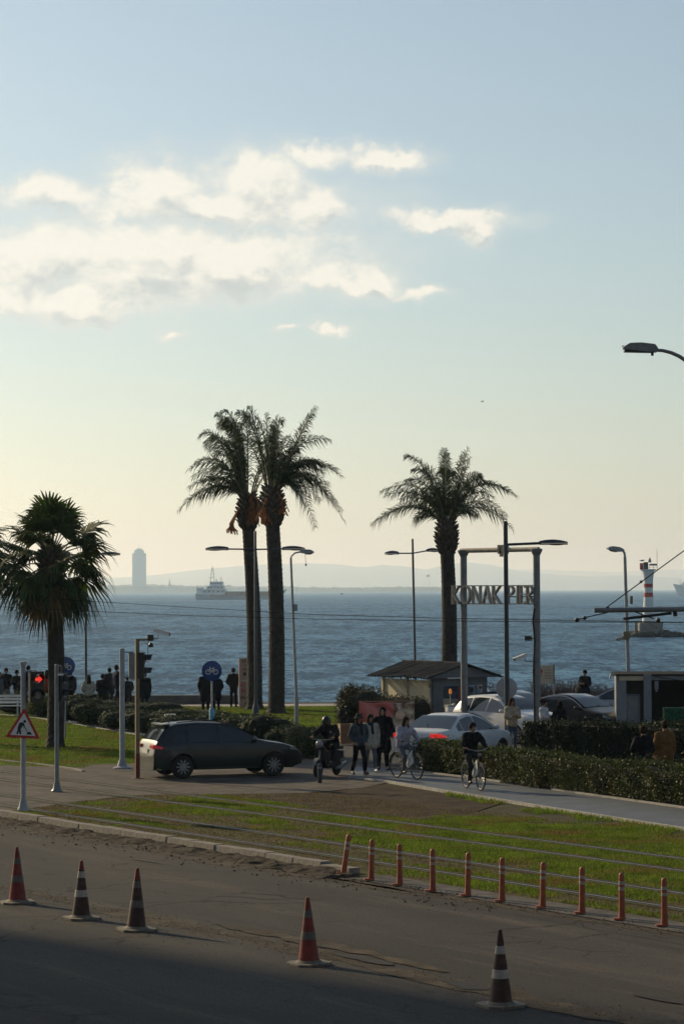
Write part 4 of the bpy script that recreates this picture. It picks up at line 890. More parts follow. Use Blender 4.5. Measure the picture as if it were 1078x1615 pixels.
date_palm('single date palm behind the letter sign and the booth', 704.5, 115.0, (704, 862), .345,
          [(638, 719, .12, .2), (650, 742, .18, -.3), (600, 776, .26, .3), (606, 783, .24, -.4), (584, 829, .36, -.2), (592, 822, .32, .5), (652, 820, .34, -.7), (700, 707, -.02, .2), (703, 716, .0, -.5), (738, 706, -.03, .1), (740, 722, -.02, -.5), (731, 716, .0, .7),
           (763, 758, .20, .2), (757, 750, .14, -.6), (815, 783, .36, .1), (805, 776, .32, .6), (808, 836, .42, -.3), (800, 815, .40, .5), (752, 815, .40, -.8), (640, 757, .2, .9), (630, 790, .30, -.9), (775, 785, .3, -1.0), (745, 770, .25, 1.2), (668, 775, .2, -1.5), (670, 735, .1, .9), (725, 812, .45, -1.4), (660, 800, .35, 1.4)],
          lambda rg: [(R(rg.uniform(0, 360)), R(rg.uniform(30, 85)), rg.uniform(1.6, 2.4)) for _ in range(5)], 3.4, 13, None, (1.15, .42))

def fan_leaf(root, base, hub, R_, rg, mt, droop=.5, nseg=30, nrm=None, name='fan_leaf'):
    base, hub = Vector(base), Vector(hub); ax = (hub - base).normalized()
    sd = ax.cross(Vector((0, 0, 1))); sd = sd.normalized() if sd.length > .05 else Vector((1, 0, 0))
    sd = Matrix.Rotation(rg.uniform(-.5, .5), 3, ax) @ sd
    v, f = [], []
    for i in range(nseg):
        a = R(-120 + 240 * (i + .5) / nseg); L_ = R_ * (.78 + .25 * math.cos(a)) * rg.uniform(.8, 1.2)
        d_ = ax * math.cos(a) + sd * math.sin(a); nn = ax.cross(sd)
        w = (sd * math.cos(a) - ax * math.sin(a)) * R_ * .052
        fold = nn * (.03 * (1 if i % 2 else -1))
        p1 = hub + d_ * L_ * .50 + Vector((0, 0, -.05 * droop * L_)) + fold
        p2 = hub + d_ * L_ * .82 + Vector((0, 0, -.30 * droop * L_)); p3 = hub + d_ * L_ * 1.0 + Vector((0, 0, -.62 * droop * L_ * rg.uniform(.7, 1.3)))
        o = len(v); v += [hub, p1 - w, p1 + w, p2 - w * .38, p2 + w * .38, p3]
        f += [(o, o + 1, o + 2), (o + 1, o + 3, o + 4, o + 2), (o + 3, o + 5, o + 4)]
    b = MB(); b.add(v, f); ob = b.build(name, mt, root, False)
    mid = base.lerp(hub, .5) + Vector((0, 0, .06)); st = MB(); st.tube([base, mid, hub, hub + ax * .12], [.035, .022, .018, .01], 5); st.build('stalk', m_rachis, ob)
    return ob
def fan_palm(lab, pxb, d, pxt, yt, r, n, seed, tall=1.0):
    rg = random.Random(seed); p0 = at(pxb, 1000, d); root = thing('fan_palm', lab, 'palm tree', (p0.x, d, 0), 0, 'fan palms on the left')
    top = at(pxt, yt, d) - Vector((p0.x, d, 0))
    palm_trunk(root, (0, 0, -.05), top, r, r * .9, int(top.z * 10), 20, amp=.07)
    boots(root, top + Vector((0, 0, -.35)), 1.5, r * 1.25, 70, rg, m_boss, .34)
    for i in range(n):
        u = (i + .5) / n; el = R(88 - 130 * u ** .95); a = i * 2.39996 + rg.uniform(-.25, .25)
        l = rg.uniform(.9, 1.35) if u < .3 else rg.uniform(1.0, 1.4)
        base = top + Vector((0, 0, .25 - .55 * u)); d_ = Vector((math.cos(a) * math.cos(el), math.sin(a) * math.cos(el), math.sin(el)))
        fan_leaf(root, base + d_ * .12, base + d_ * l, (rg.uniform(.85, 1.05) if u < .3 else rg.uniform(.95, 1.25)), rg, m_fanold if rg.random() < .2 and u > .6 else m_fan, .35 + .8 * u)
    for i in range(15):                       # skirt of dead leaves
        a = i * 2.39996; base = top + Vector((math.cos(a) * r, math.sin(a) * r, -.25 - .03 * i))
        hub = base + Vector((math.cos(a) * .42, math.sin(a) * .42, -.55 - rg.uniform(0, .35)))
        fan_leaf(root, base, hub, rg.uniform(.6, .95), rg, m_fandry if rg.random() < .4 else m_fan, 1.25, 22)
    return root
fan_palm('fan palm with shaggy crown on the left lawn', 87, 90.5, 81, 882, .285, 36, 21)
fan_palm('fan palm just outside the left edge, only leaf tips showing', -62, 93.0, -64, 880, .28, 34, 22)

# ------------------------------------------------------------------ hedges and shrubs
def leaf_mat(name, c, **k): return mat(name, c, .5, var=.35, scale=1.5, transl=.28, island=.35, spec=.14, **k)
m_hedge = leaf_mat('hedge_leaf', (.050, .066, .014), col2=(.075, .070, .018), c2=(.5, .68), s2=1.2); m_hedge_shade = leaf_mat('shaded_hedge_leaf', (.018, .028, .010)); m_shrub = leaf_mat('shrub_leaf', (.030, .050, .016))  # shade over the rear hedge is put into its darker leaf colour
m_shrub2 = leaf_mat('bright_shrub_leaf', (.075, .095, .020)); m_bush = leaf_mat('bush_leaf', (.048, .048, .018), col2=(.10, .045, .02), c2=(.55, .7), s2=2.5); m_twig = mat('dry_twig', (.12, .07, .05), .9, var=.3, island=.3)
m_core = mat('hedge_core', (.012, .015, .007), .95, var=.3, scale=5)  # near-black filler blocks see-through; shade inside the leaves put into its colour
def leaves(root, name, P, Nn, size, mt, rg, tilt=.8):
    """one leaf quad at every point, tilted about the outward direction"""
    n = len(P); a = rg.normal(size=(n, 3)); nn = Nn + a * tilt; nn /= np.linalg.norm(nn, axis=1)[:, None] + 1e-9
    t = np.cross(nn, rg.normal(size=(n, 3))); t /= np.linalg.norm(t, axis=1)[:, None] + 1e-9; bt = np.cross(nn, t)
    s = (size * rg.uniform(.6, 1.35, n))[:, None]
    v = np.empty((n, 4, 3)); v[:, 0] = P - t * s; v[:, 1] = P + bt * s * .5; v[:, 2] = P + t * s; v[:, 3] = P - bt * s * .5
    return link(name, raw_mesh(name, v.reshape(-1, 3), np.arange(n * 4).reshape(-1, 4), mt), root)
def hedge(lab, pts, width, height, mt, dens, size, seed, grp=None, z0=.1, top_noise=.06):
    """clipped hedge along world points (near face line), going back by width"""
    rg = np.random.default_rng(seed); p0 = pts[0]; root = thing('hedge', lab, 'hedge', (p0.x, p0.y, 0), 0, grp)
    core = MB(); PP, NN = [], []
    for a, c in zip(pts, pts[1:]):
        a = Vector((a.x, a.y, 0)) - root.location; c = Vector((c.x, c.y, 0)) - root.location
        d_ = c - a; l = d_.length; ux = d_ / l; nb = Vector((-ux.y, ux.x, 0))
        if nb.y < 0: nb = -nb
        nbv, uxv = np.array(nb), np.array(ux); av = np.array(a)
        i_ = .07
        core.add([tuple(a + ux * -.0 + nb * i_), tuple(c + nb * i_), tuple(c + nb * (width - i_)), tuple(a + nb * (width - i_))] + [tuple(p + Vector((0, 0, height - i_))) for p in (a + nb * i_, c + nb * i_, c + nb * (width - i_), a + nb * (width - i_))],
                 [(3, 2, 1, 0), (4, 5, 6, 7), (0, 1, 5, 4), (1, 2, 6, 5), (2, 3, 7, 6), (3, 0, 4, 7)])
        def face(n, f):
            u = rg.random(n); w = rg.random(n); p, nn = f(u, w); bump = nfield(p[:, 0] + p[:, 2] * .7, p[:, 1] - p[:, 2] * .4, 
                .45, seed) * .09 + nfield(p[:, 0], p[:, 1] + p[:, 2], 1.6, seed + 1) * top_noise
            p = p + nn * (bump + rg.normal(0, .03, n))[:, None]; PP.append(p); NN.append(nn)
        z = np.array([0, 0, 1.])
        face(int(l * height * dens), lambda u, w: (av + uxv * (u * l)[:, None] + z * (z0 + (height - z0) * w)[:, None], np.tile(-nbv, (len(u), 1))))
        face(int(l * height * dens * .3), lambda u, w: (av + nbv * width + uxv * (u * l)[:, None] + z * (height * w)[:, None], np.tile(nbv, (len(u), 1))))
        face(int(l * width * dens * 1.1), lambda u, w: (av + uxv * (u * l)[:, None] + nbv * (width * w)[:, None] + z * height, np.tile(z, (len(u), 1))))
        for e, sg in ((0, -1), (l, 1)):
            face(int(height * width * dens), lambda u, w: (av + uxv * e + nbv * (width * u)[:, None] + z * (height * w)[:, None], np.tile(uxv * sg, (len(u), 1))))
    top_i = [k for k in range(len(NN)) if NN[k][0][2] > .5]
    for k in top_i:
        sel = rg.random(len(PP[k])) < .10; q_ = PP[k][sel].copy(); q_[:, 2] += rg.exponential(.06, len(q_)); PP.append(q_); NN.append(NN[k][sel])
    core.build('dark_core', m_core, root, False)
    leaves(root, 'foliage', np.concatenate(PP), np.concatenate(NN), size, mt, rg)
    return root
hedge('low clipped hedge in front of the white sedan', [gp(652, 1214), gp(716, 1224), gp(786, 1233)], .9, .80, m_hedge, 1500, .028, 31)
hedge('long clipped hedge with glinting leaves along the bike path on the right', [gp(786, 1236), gp(850, 1245), gp(960, 1259), gp(1078, 1275), gp(1200, 1291)], 1.0, .86, m_hedge, 1500, .028, 32, top_noise=.08)
hedge('dark shaded hedge behind the long one, in front of black sedan', [gp(824, 1198), gp(900, 1203), gp(1000, 1208), gp(1120, 1216)], 1.2, 1.16, m_hedge_shade, 900, .035, 33)
def shrub(name, lab, c, rx, ry, h, mt, n, size, seed, grp=None, lumps=7, cat='shrub'):
    rg = np.random.default_rng(seed); root = thing(name, lab, cat, (c.x, c.y, 0), 0, grp)
    core = MB(); P, Nn = [], []
    L_ = [(0, 0, h * .5, rx * .9, ry * .9, h * .5)]
    for k in range(lumps):
        a = rg.random() * 6.28; q = rg.uniform(.35, .75); s = rg.uniform(.35, .6)
        L_.append((math.cos(a) * rx * q, math.sin(a) * ry * q, h * rg.uniform(.4, .72), rx * s, ry * s, h * s * .75))
    tot = sum(l[3] * l[5] for l in L_)
    for x, y, z, a, b_, c_ in L_:
        core.ell((x, y, z), (a * .86, b_ * .86, c_ * .86), 10, 7)
        m_ = int(n * a * c_ / tot); d_ = rg.normal(size=(m_, 3)); d_ /= np.linalg.norm(d_, axis=1)[:, None]
        k = 1 + rg.normal(0, .06, m_) + nfield(d_[:, 0] * 3 + d_[:, 2] * 2, d_[:, 1] * 3 + d_[:, 2], .5, seed) * .12
        p = np.array([x, y, z]) + d_ * np.array([a, b_, c_]) * k[:, None]; ok = p[:, 2] > .03
        P.append(p[ok]); Nn.append(d_[ok])
    core.build('dark_core', m_core, root, False)
    leaves(root, 'foliage', np.concatenate(P), np.concatenate(Nn), size, mt, rg)
    return root
SH = [(72, 1131, .75, .95, m_shrub2, 'bright green shrub left of the fan palm trunk'), (22, 1126, .9, .8, m_shrub, 'dark shrub at the left edge below the bench'), (124, 1141, .85, .95, m_shrub, 'rounded shrub just right of the fan palm trunk'),
      (158, 1147, .8, .85, m_shrub, 'rounded shrub left of the pale signal pole'), (196, 1153, .9, .8, m_shrub, 'low shrub behind the two signal poles'),
      (245, 1160, .95, .85, m_shrub, 'low shrub above the dark car\'s rear end'), (292, 1168, .9, .9, m_shrub, 'shrub behind the dark car\'s roof, left of blue sign'), (345, 1172, .9, .95, m_shrub, 'shrub at the foot of the blue cycle sign'),
      (388, 1180, .95, 1.1, m_shrub, 'full shrub below the paired palms'), (425, 1188, .95, 1.15, m_shrub, 'tall shrub above the dark car\'s bonnet'), (462, 1192, .8, .95, m_shrub, 'shrub at the foot of the pale street lamp'), (489, 1196, .65, .9, m_shrub2, 'light green shrub behind the scooter rider')]
for i, (sx, sy, rx, h, mt_, lb) in enumerate(SH):
    shrub('shrub', lb, gp(sx, sy), rx * 1.15, .75, h, mt_, 5200, .035, 40 + i, 'shrubs along the left path')
for i, (sx, sy, rx, h, lb) in enumerate([(105, 1122, 1.6, .7, 'low dark shrub row behind the left people'), (215, 1131, 1.7, .62, 'low dark ground shrub left of blue sign, near promenade'), (300, 1140, 1.8, .55, 'low dark ground shrub below the standing couple'), (385, 1148, 1.3, .5, 'low shrub at the foot of the dark lamp')]):
    shrub('shrub', lb, gp(sx, sy), rx, .8, h, m_shrub, 5000, .035, 60 + i, 'shrubs along the left path')
bc = at(575, 1160, 97.5); shrub('bush', 'big brownish green bush left of the booth', Vector((bc.x, 97.5, 0)), 1.1, .9, 1.75, m_bush, 11000, .038, 70, None, 10, 'bush')
bc = at(628, 1160, 97.0); shrub('bush', 'lower bush in front of the booth wall, behind the banner', Vector((bc.x, 97.0, 0)), 1.25, .8, 1.42, m_bush, 9000, .038, 71, None, 10, 'bush')
def twig_bush(lab, c, rx, ry, h, n, seed):
    rg = random.Random(seed); root = thing('dry_bush', lab, 'bush', (c.x, c.y, 0), 0, 'dry bushes on the sea edge'); b = MB()
    for i in range(n):
        x, y = rg.uniform(-rx, rx), rg.uniform(-ry, ry); e = Vector((x + rg.gauss(0, .25), y + rg.gauss(0, .2), h * rg.uniform(.55, 1.05)))
        b.tube([(x * .7, y * .7, .02), ((x * .7 + e.x) / 2 + rg.gauss(0, .06), (y + e.y) / 2, e.z * .55), e], [.014, .010, .004], 4, False)
        for k in range(3):
            t = rg.uniform(.5, 1); q = Vector((x * .7, y * .7, 0)).lerp(e, t); b.tube([q, q + Vector((rg.gauss(0, .16), rg.gauss(0, .16), rg.uniform(.02, .22)))], [.007, .004], 3, False)
    b.build('twigs', m_twig, root, False); return root
twig_bush('dry reddish bush on the shore behind the black sedan', at(885, 1100, 117), 1.35, .4, 1.25, 330, 1)
twig_bush('dry reddish bush right of the person on the shore', at(960, 1100, 117), .9, .4, 1.0, 200, 2)
twig_bush('small dry bush between booth and round sign back', at(775, 1100, 112), .3, .25, 1.35, 90, 3)
# ------------------------------------------------------------------ cars
def lerp_tab(tab, x): return float(np.interp(x, [p[0] for p in tab], [p[1] for p in tab]))
def smooth_tab(tab, n=400):
    xs = np.linspace(tab[0][0], tab[-1][0], n); ys = np.interp(xs, [p[0] for p in tab], [p[1] for p in tab])
    k = np.hanning(19); k /= k.sum(); pad = np.concatenate([np.full(9, ys[0]), ys, np.full(9, ys[-1])]); return xs, np.convolve(pad, k, 'valid')
STYLES = {
 'hatch': dict(L=4.36, W=.895, top=[(0, .55), (.03, .93), (.16, 1.08), (.42, 1.39), (.70, 1.49), (1.3, 1.525), (1.9, 1.505), (2.4, 1.40), (2.75, 1.23), (3.05, 1.04), (3.3, .975), (3.8, .90), (4.15, .80), (4.32, .66), (4.36, .5)],
               rw=.82, fw=3.47, belt=.95, sw=(.62, 2.98), ws=(2.02, 3.02), rwn=(.12, .55), doors=(.98, 1.86, 2.86)),
 'sedan': dict(L=4.53, W=.91, top=[(0, .55), (.03, .96), (.18, 1.03), (.62, 1.07), (.95, 1.22), (1.35, 1.40), (1.85, 1.475), (2.35, 1.465), (2.75, 1.35), (3.1, 1.16), (3.35, 1.03), (3.6, .97), (4.1, .88), (4.4, .76), (4.5, .62), (4.53, .5)],
               rw=.95, fw=3.6, belt=.97, sw=(.98, 3.22), ws=(2.32, 3.3), rwn=(.64, 1.42), doors=(1.28, 2.1, 3.05)),
 'suv': dict(L=4.3, W=.90, top=[(0, .6), (.03, 1.0), (.14, 1.15), (.34, 1.42), (.62, 1.54), (1.3, 1.58), (1.9, 1.565), (2.35, 1.46), (2.75, 1.26), (3.0, 1.10), (3.3, 1.04), (3.8, .97), (4.12, .86), (4.27, .7), (4.3, .55)],
             rw=.80, fw=3.40, belt=1.02, sw=(.5, 2.95), ws=(1.95, 2.98), rwn=(.10, .48), doors=(.98, 1.84, 2.8))}
def car(lab, loc, heading, style, paint, lit=False, plate=True, roofrail=False, chrome=False, group=None):
    """local +X is the car's front, origin under its middle; heading is the direction of the front"""
    S = STYLES[style]; L_, W0, belt = S['L'], S['W'], S['belt']; xs_, ts_ = smooth_tab(S['top']); WR = .315
    o = thing('car', lab, 'car', loc, heading, group); o.rotation_euler = (0, 0, heading)
    def top(x): return float(np.interp(x, xs_, ts_))
    def plan(x):
        e = min(x, L_ - x); k = .10 if x < L_ / 2 else .20
        return W0 * (1 - k * max(0, 1 - e / .75) ** 2.2)
    def bot(x):
        z = .23 + .10 * max(0, 1 - min(x, L_ - x) / .35)
        for w in (S['rw'], S['fw']):
            d_ = abs(x - w)
            if d_ < .375: z = max(z, WR + math.sqrt(.375 ** 2 - d_ ** 2))
        return z
    PW = [(.18, .93), (.35, .975), (.55, 1.0), (.75, .99), (.85, .975)]
    def half(x, z):
        w = plan(x)
        if z <= belt: return w * lerp_tab(PW + [(belt, .945)], z)
        return w * .945 - (z - belt) * .52 - .25 * max(0, z - belt - .25) ** 2
    def section(x):
        t, b_ = top(x), bot(x); e = min(.05, (t - b_) * .3); zs = np.linspace(b_, t - e, 13); pts = [(half(x, z), z) for z in zs]
        yt = pts[-1][0]; pts += [(yt - .02, t - e * .55), (yt - .07, t - e * .2), (yt * .8, t + .002), (yt * .5, t + .012), (0, t + .018)]
        return pts
    st = sorted(set(list(np.linspace(0, L_, 70)) + [w + d_ for w in (S['rw'], S['fw']) for d_ in np.linspace(-.39, .39, 21)]))
    rows = [section(x) for x in st]; n = len(rows[0]); b = MB(); h2 = L_ / 2
    vs = []
    for x, r_ in zip(st, rows): vs += [(x - h2, -y, z) for y, z in r_] + [(x - h2, y, z) for y, z in reversed(r_[:-1])]
    m_ = 2 * n - 1; fs = []
    for i in range(len(st) - 1):
        for j in range(m_ - 1): fs.append((i * m_ + j, (i + 1) * m_ + j, (i + 1) * m_ + j + 1, i * m_ + j + 1))
    fs += [tuple(range(m_)), tuple(range((len(st) - 1) * m_, len(st) * m_))[::-1]]
    b.add(vs, [f[::-1] for f in fs]); b.build('body', paint, o)
    b = MB(); b.box((0, 0, .40), (L_ - .5, W0 * 1.55, .36)); b.build('underbody', m_black, o, False)
    # glass
    def side(u0, u1, s, zlo, zhi_off, nm='side_window'):
        g = MB(); nn = 14
        def fn(u, v):
            x = u0 + (u1 - u0) * u; zt = top(x) - zhi_off; zb = zlo + .02 * (1 - x / L_); zt = max(zt, zb + .012)
            z = zb + (zt - zb) * v; return (x - h2, s * (half(x, z) + .006), z)
        g.grid(fn, nn, 5); g.f = g.f if s < 0 else [f[::-1] for f in g.f]; g.build(nm, m_glass, o)
    a0, a1 = S['sw']; d0_, d1_, d2_ = S['doors']
    for s in (-1, 1):
        side(a0, d0_ - .02, s, belt + .02, .085); side(d0_ + .025, d1_ - .03, s, belt + .01, .075); side(d1_ + .03, a1, s, belt, .075)
    def screen(x0, x1, nm):
        g = MB()
        def fn(u, v):
            x = x0 + (x1 - x0) * u; t = top(x); y = (v - .5) * 2 * (half(x, t - .05) - .055); sl = (top(x + .02) - top(x - .02)) / .04; nl = math.hypot(1, sl)
            return (x - h2 - sl / nl * .012, y, t + .016 - .012 * (abs(v - .5) * 2) ** 2 + .012 / nl)
        g.grid(fn, 12, 10); g.f = [f[::-1] for f in g.f]; g.build(nm, m_glass, o)
    screen(S['ws'][0], S['ws'][1], 'windscreen'); screen(S['rwn'][0], S['rwn'][1], 'rear_window')
    # doors, handles
    for s in (-1, 1):
        for u0, u1 in ((d0_ - .1, d1_ - .01), (d1_ + .01, d2_ + .12)):
            g = MB()
            def fn(u, v, u0=u0, u1=u1, s=s):
                x = u0 + (u1 - u0) * u; zb = max(.30, bot(x) + .03); z = zb + (belt - .01 - zb) * v; return (x - h2, s * (half(x, z) + .006), z)
            g.grid(fn, 10, 8); g.f = g.f if s < 0 else [f[::-1] for f in g.f]; dr = g.build('door', paint, o)
            hx = u0 + .16 - h2; hm = MB(); hm.box((hx, s * (half(u0 + .16, .84) + .022), .84), (.2, .025, .03)); hm.build('handle', paint if not chrome else m_chrome, dr)
        g = MB(); g.ell((d2_ + .02 - h2, s * (W0 + .07), belt + .07), (.08, .11, .07), 10, 6); g.box((d2_ + .02 - h2, s * (W0 - .03), belt + .03), (.06, .16, .03)); g.build('wing_mirror', paint, o)
        g = MB(); g.tube([(S['rw'] + .45 - h2, s * (half(1.6, .25) + .003), .27), (S['fw'] - .45 - h2, s * (half(2.6, .25) + .003), .27)], .03, 6); g.build('sill_trim', m_black, o)
        if chrome:
            g = MB(); g.tube([(x - h2, s * (half(x, top(x) - .06) + .012), top(x) - .055) for x in np.linspace(a0 + .1, a1 - .05, 16)], .012, 5); g.build('window_trim', m_chrome, o)
        if roofrail:
            g = MB(); g.tube([(x - h2, s * (half(x, top(x) - .04) - .05), top(x) + .035) for x in np.linspace(.75, 2.1, 9)], .014, 6); g.build('roof_rail', m_black, o)
        # lamps
        g = MB(); z1 = .88 if style != 'sedan' else .9
        def tl(u, v, s=s):
            a = u; x = .02 + .32 * max(0, a - .45) / .55; y = (.42 + .44 * min(1, a / .45)) if a < .45 else half(x, z1) + .008
            z = z1 - .05 + (.11 - .07 * max(0, a - .45) / .55) * v - .03 * max(0, a - .6)
            if a < .45: x = .012 - .02; y = W0 * .9 * (.55 + .45 * a / .45)
            else: x = -.004 + .26 * (a - .45) / .55; y = half(max(.01, x), z) + .012
            return (x - h2 + (.03 if v > .8 else 0), s * y, z)
        g.grid(tl, 12, 4); g.f = g.f if s > 0 else [f[::-1] for f in g.f]; g.build('tail_light', m_tail if lit else m_taildim, o)
        g = MB()
        def hl(u, v, s=s):
            x = L_ - .42 + .36 * u; z = .68 + .11 * v + .05 * (1 - u); z = min(z, top(x) - .03); return (x - h2 + .01, s * (half(x, z) + .008), z)
        g.grid(hl, 8, 3); g.f = g.f if s < 0 else [f[::-1] for f in g.f]; g.build('headlight', m_lens, o)
    if plate:
        b = MB(); b.box((-h2 - .03 if style != 'hatch' else -h2 - .005, 0, .80 if style != 'hatch' else .74), (.02, .52, .115)); b.build('number_plate', m_plate, o, False)
        b = MB(); b.box((h2 + .005, 0, .48), (.02, .52, .115)); b.build('number_plate', m_plate, o, False)
    b = MB(); b.box((h2 - .02, 0, .42), (.06, 1.0, .16)); b.build('grille', m_black, o, False)
    b = MB(); b.box((-h2 + .06, 0, .30), (.10, 1.45, .12)); b.build('rear_bumper_trim', m_black, o, False)
    b = MB(); b.tube([(.7 - h2, 0, top(.7) + .01), (.58 - h2, 0, top(.7) + .13)], [.014, .006], 6); b.build('antenna', m_black, o)
    if style == 'hatch':
        b = MB(); b.box((.44 - h2, 0, top(.5) + .05), (.22, 1.12, .035), bev=.03); b.build('rear_spoiler', paint, o)
    # wheels
    tyre, rim, spk = MB(), MB(), MB(); RX = Matrix.Rotation(R(90), 4, 'X')
    tyre.lathe([(.205, -.09), (.285, -.105), (.312, -.08), (WR, 0), (.312, .08), (.285, .105), (.205, .09)], m=RX, seg=26)
    rim.lathe([(.208, -.07), (.205, .07), (.12, .085), (.03, .08)], m=RX, seg=22)
    for k in range(10):
        a = 2 * math.pi * k / 10; spk.box((0, 0, 0), (.15, .03, .04), m=Matrix.Rotation(a, 4, 'Y') @ Matrix.Translation((.125, -.095, 0)))
    spk.lathe([(.05, -.02), (.05, .02)], m=Matrix.Translation((0, -.095, 0)) @ RX, seg=12)
    tm, rm_, sm = tyre.mesh('tyre', m_rubber), rim.mesh('rim', m_black), spk.mesh('spokes', m_steel, False)
    for w in (S['rw'], S['fw']):
        for s in (-1, 1):
            t = link('tyre', tm, o); t.location = (w - h2, s * (W0 - .11), WR); t.rotation_euler = (0, 0, 0 if s < 0 else math.pi)
            r_ = link('rim', rm_, t); sp = link('spokes', sm, t)
    return o
def paint(name, c, metal=.25, rough=.42): return mat(name, c, rough, metal, var=.06, scale=3, coat=.2, spec=.35)
p_dark = mat('dark_grey_car_paint', (.012, .019, .020), .42, 0., var=.06, scale=3, coat=.32, spec=.4); p_white = paint('white_car_paint', (.58, .59, .60), 0, .35); p_black = paint('black_car_paint', (.010, .011, .013), .3); p_silver = paint('silver_car_paint', (.36, .36, .36), .6); p_blue = paint('blue_car_paint', (.03, .06, .12), .4)
g = gp(347, 1224); car('dark grey hatchback crossing the tram tracks', Vector((g.x, g.y, .024)), R(21), 'hatch', p_dark, roofrail=True)
def car_at(lab, pxx, d, heading, style, p, **k):
    q = at(pxx, 1000, d); return car(lab, Vector((q.x, d, .018)), heading, style, p, **k)
car_at('white sedan with red brake lights behind the low hedge', 716, 81.8, R(58), 'sedan', p_white, lit=True)
car_at('white hatchback coming out, sunlit side, behind the round sign', 803, 92.5, R(-52), 'suv', p_white)
car_at('dark blue car mostly hidden behind the white hatchback', 806, 99.5, R(-40), 'sedan', p_blue)
car_at('black sedan with chrome window line on the car park road', 905, 96.0, R(-42), 'sedan', p_black, chrome=True)
car_at('silver car partly behind the white booth on the right', 985, 104.0, R(158), 'sedan', p_silver)
car_at('pale car seen through the booth window', 690, 106.0, R(165), 'hatch', p_silver)

# ------------------------------------------------------------------ bicycles and scooter
def bicycle(lab, g, rz, frame_mt, panel_mt):
    o = thing('bicycle', lab, 'bicycle', (g.x, g.y, .028), rz); RY = Matrix.Rotation(R(90), 4, 'Y')
    for y in (-.53, .53):
        w = MB(); w.lathe([(.305, -.02), (.335, -.016), (.342, 0), (.335, .016), (.305, .02)], m=Matrix.Translation((0, y, .345)) @ RY, seg=28)
        w.f = [f for f in w.f if len(f) == 4] + [(j, (j + 1) % 28, 4 * 28 + (j + 1) % 28, 4 * 28 + j) for j in range(28)]
        t = w.build('tyre', m_rubber, o)
        r_ = MB(); r_.tube([(0, y + .298 * math.cos(a), .345 + .298 * math.sin(a)) for a in np.linspace(0, 2 * math.pi, 29)], .010, 5, False); r_.build('rim', m_steel, t)
        sp = MB()
        for k in range(18):
            a = k * math.pi / 9; sp.tube([(.02 * (-1) ** k, y, .345), (0, y + .29 * math.cos(a), .345 + .29 * math.sin(a))], .003, 3, False)
        sp.lathe([(.03, -.04), (.03, .04)], m=Matrix.Translation((0, y, .345)) @ RY, seg=8); sp.build('spokes', m_steel, t)
        f = MB(); f.tube([(0, y + .365 * math.cos(a), .345 + .365 * math.sin(a)) for a in np.linspace(R(10 if y > 0 else 35), R(160), 12)], .028, 6); f.build('mudguard', frame_mt, o)
    b = MB(); hd, bb, st = (0, -.40, .84), (0, .08, .30), (0, .20, .62)
    b.tube([hd, (0, -.2, .5), bb], .028); b.tube([(0, -.37, .74), (0, -.1, .52), (0, .15, .45)], .022); b.tube([bb, st], .022)
    for s in (-.05, .05):
        b.tube([bb, (s, .53, .345)], .012); b.tube([(0, .18, .58), (s, .53, .345)], .010)
    b.build('frame', frame_mt, o)
    b = MB(); b.tube([hd, (0, -.36, 1.0)], .018)
    for s in (-.05, .05): b.tube([(0, -.405, .80), (s, -.44, .66), (s, -.53, .345)], .014)
    b.build('fork', frame_mt, o)
    b = MB(); b.tube([(-.30, -.24, 1.06), (-.2, -.33, 1.05), (0, -.36, 1.01), (.2, -.33, 1.05), (.30, -.24, 1.06)], .014, 7); hb = b.build('handlebar', m_steel, o)
    for s in (-1, 1):
        b = MB(); b.tube([(s * .24, -.29, 1.055), (s * .315, -.23, 1.06)], .02, 7); b.build('grip', m_black, hb)
    b = MB(); b.tube([st, (0, .22, .86)], .016); b.build('seat_post', m_steel, o)
    b = MB(); b.prism([(-.02, -.14), (.02, -.14), (.04, 0), (.10, .08), (.09, .13), (-.09, .13), (-.10, .08), (-.04, 0)], .06, Matrix.Translation((0, .22, .85))); b.build('saddle', m_black, o)
    b = MB(); b.lathe([(.09, -.012), (.09, .012)], m=Matrix.Translation((-.05, .08, .30)) @ RY, seg=18); b.tube([(-.07, .08, .30), (-.075, -.02, .16)], .012); b.tube([(.07, .08, .30), (.075, .18, .44)], .012); b.build('crank', m_black, o)
    for p in ((-.12, -.02, .16), (.12, .18, .44)):
        b = MB(); b.box(p, (.10, .09, .025)); b.build('pedal', m_black, o, False)
    b = MB(); b.prism([(-.36, .46), (-.12, .30), (.06, .36), (-.16, .70), (-.33, .80)], .05, Matrix.Translation((-.025, 0, 0)) @ Matrix(((0, 0, 1, 0), (1, 0, 0, 0), (0, 1, 0, 0), (0, 0, 0, 1)))); b.build('frame_panel', panel_mt, o)
    b = MB(); b.lathe([(.035, 0), (.04, .05), (.02, .06)], m=Matrix.Translation((0, -.44, .93)) @ Matrix.Rotation(R(90), 4, 'X'), seg=10); b.build('front_lamp', m_lens, o)
    return o
G1, G2 = gp(641, 1230), gp(746, 1247)
bicycle('shared bicycle with white frame panel ridden by person in pale sweatshirt', G1, R(30), m_black, m_white)
bicycle('bicycle with white frame panel ridden by person in black', G2, R(18), m_black, m_white)
G3 = gp(516, 1226); sr = R(-24)
o = thing('motor_scooter', 'dark motor scooter under a rider in black', 'scooter', (G3.x, G3.y, .026), sr); RY = Matrix.Rotation(R(90), 4, 'Y')
for y in (-.62, .62):
    w = MB(); w.lathe([(.14, -.05), (.22, -.055), (.25, -.02), (.25, .02), (.22, .055), (.14, .05)], m=Matrix.Translation((0, y, .25)) @ RY, seg=22); t = w.build('tyre', m_rubber, o)
    w = MB(); w.lathe([(.14, -.045), (.12, 0), (.14, .045)], m=Matrix.Translation((0, y, .25)) @ RY, seg=14); w.build('rim', m_steel, t)
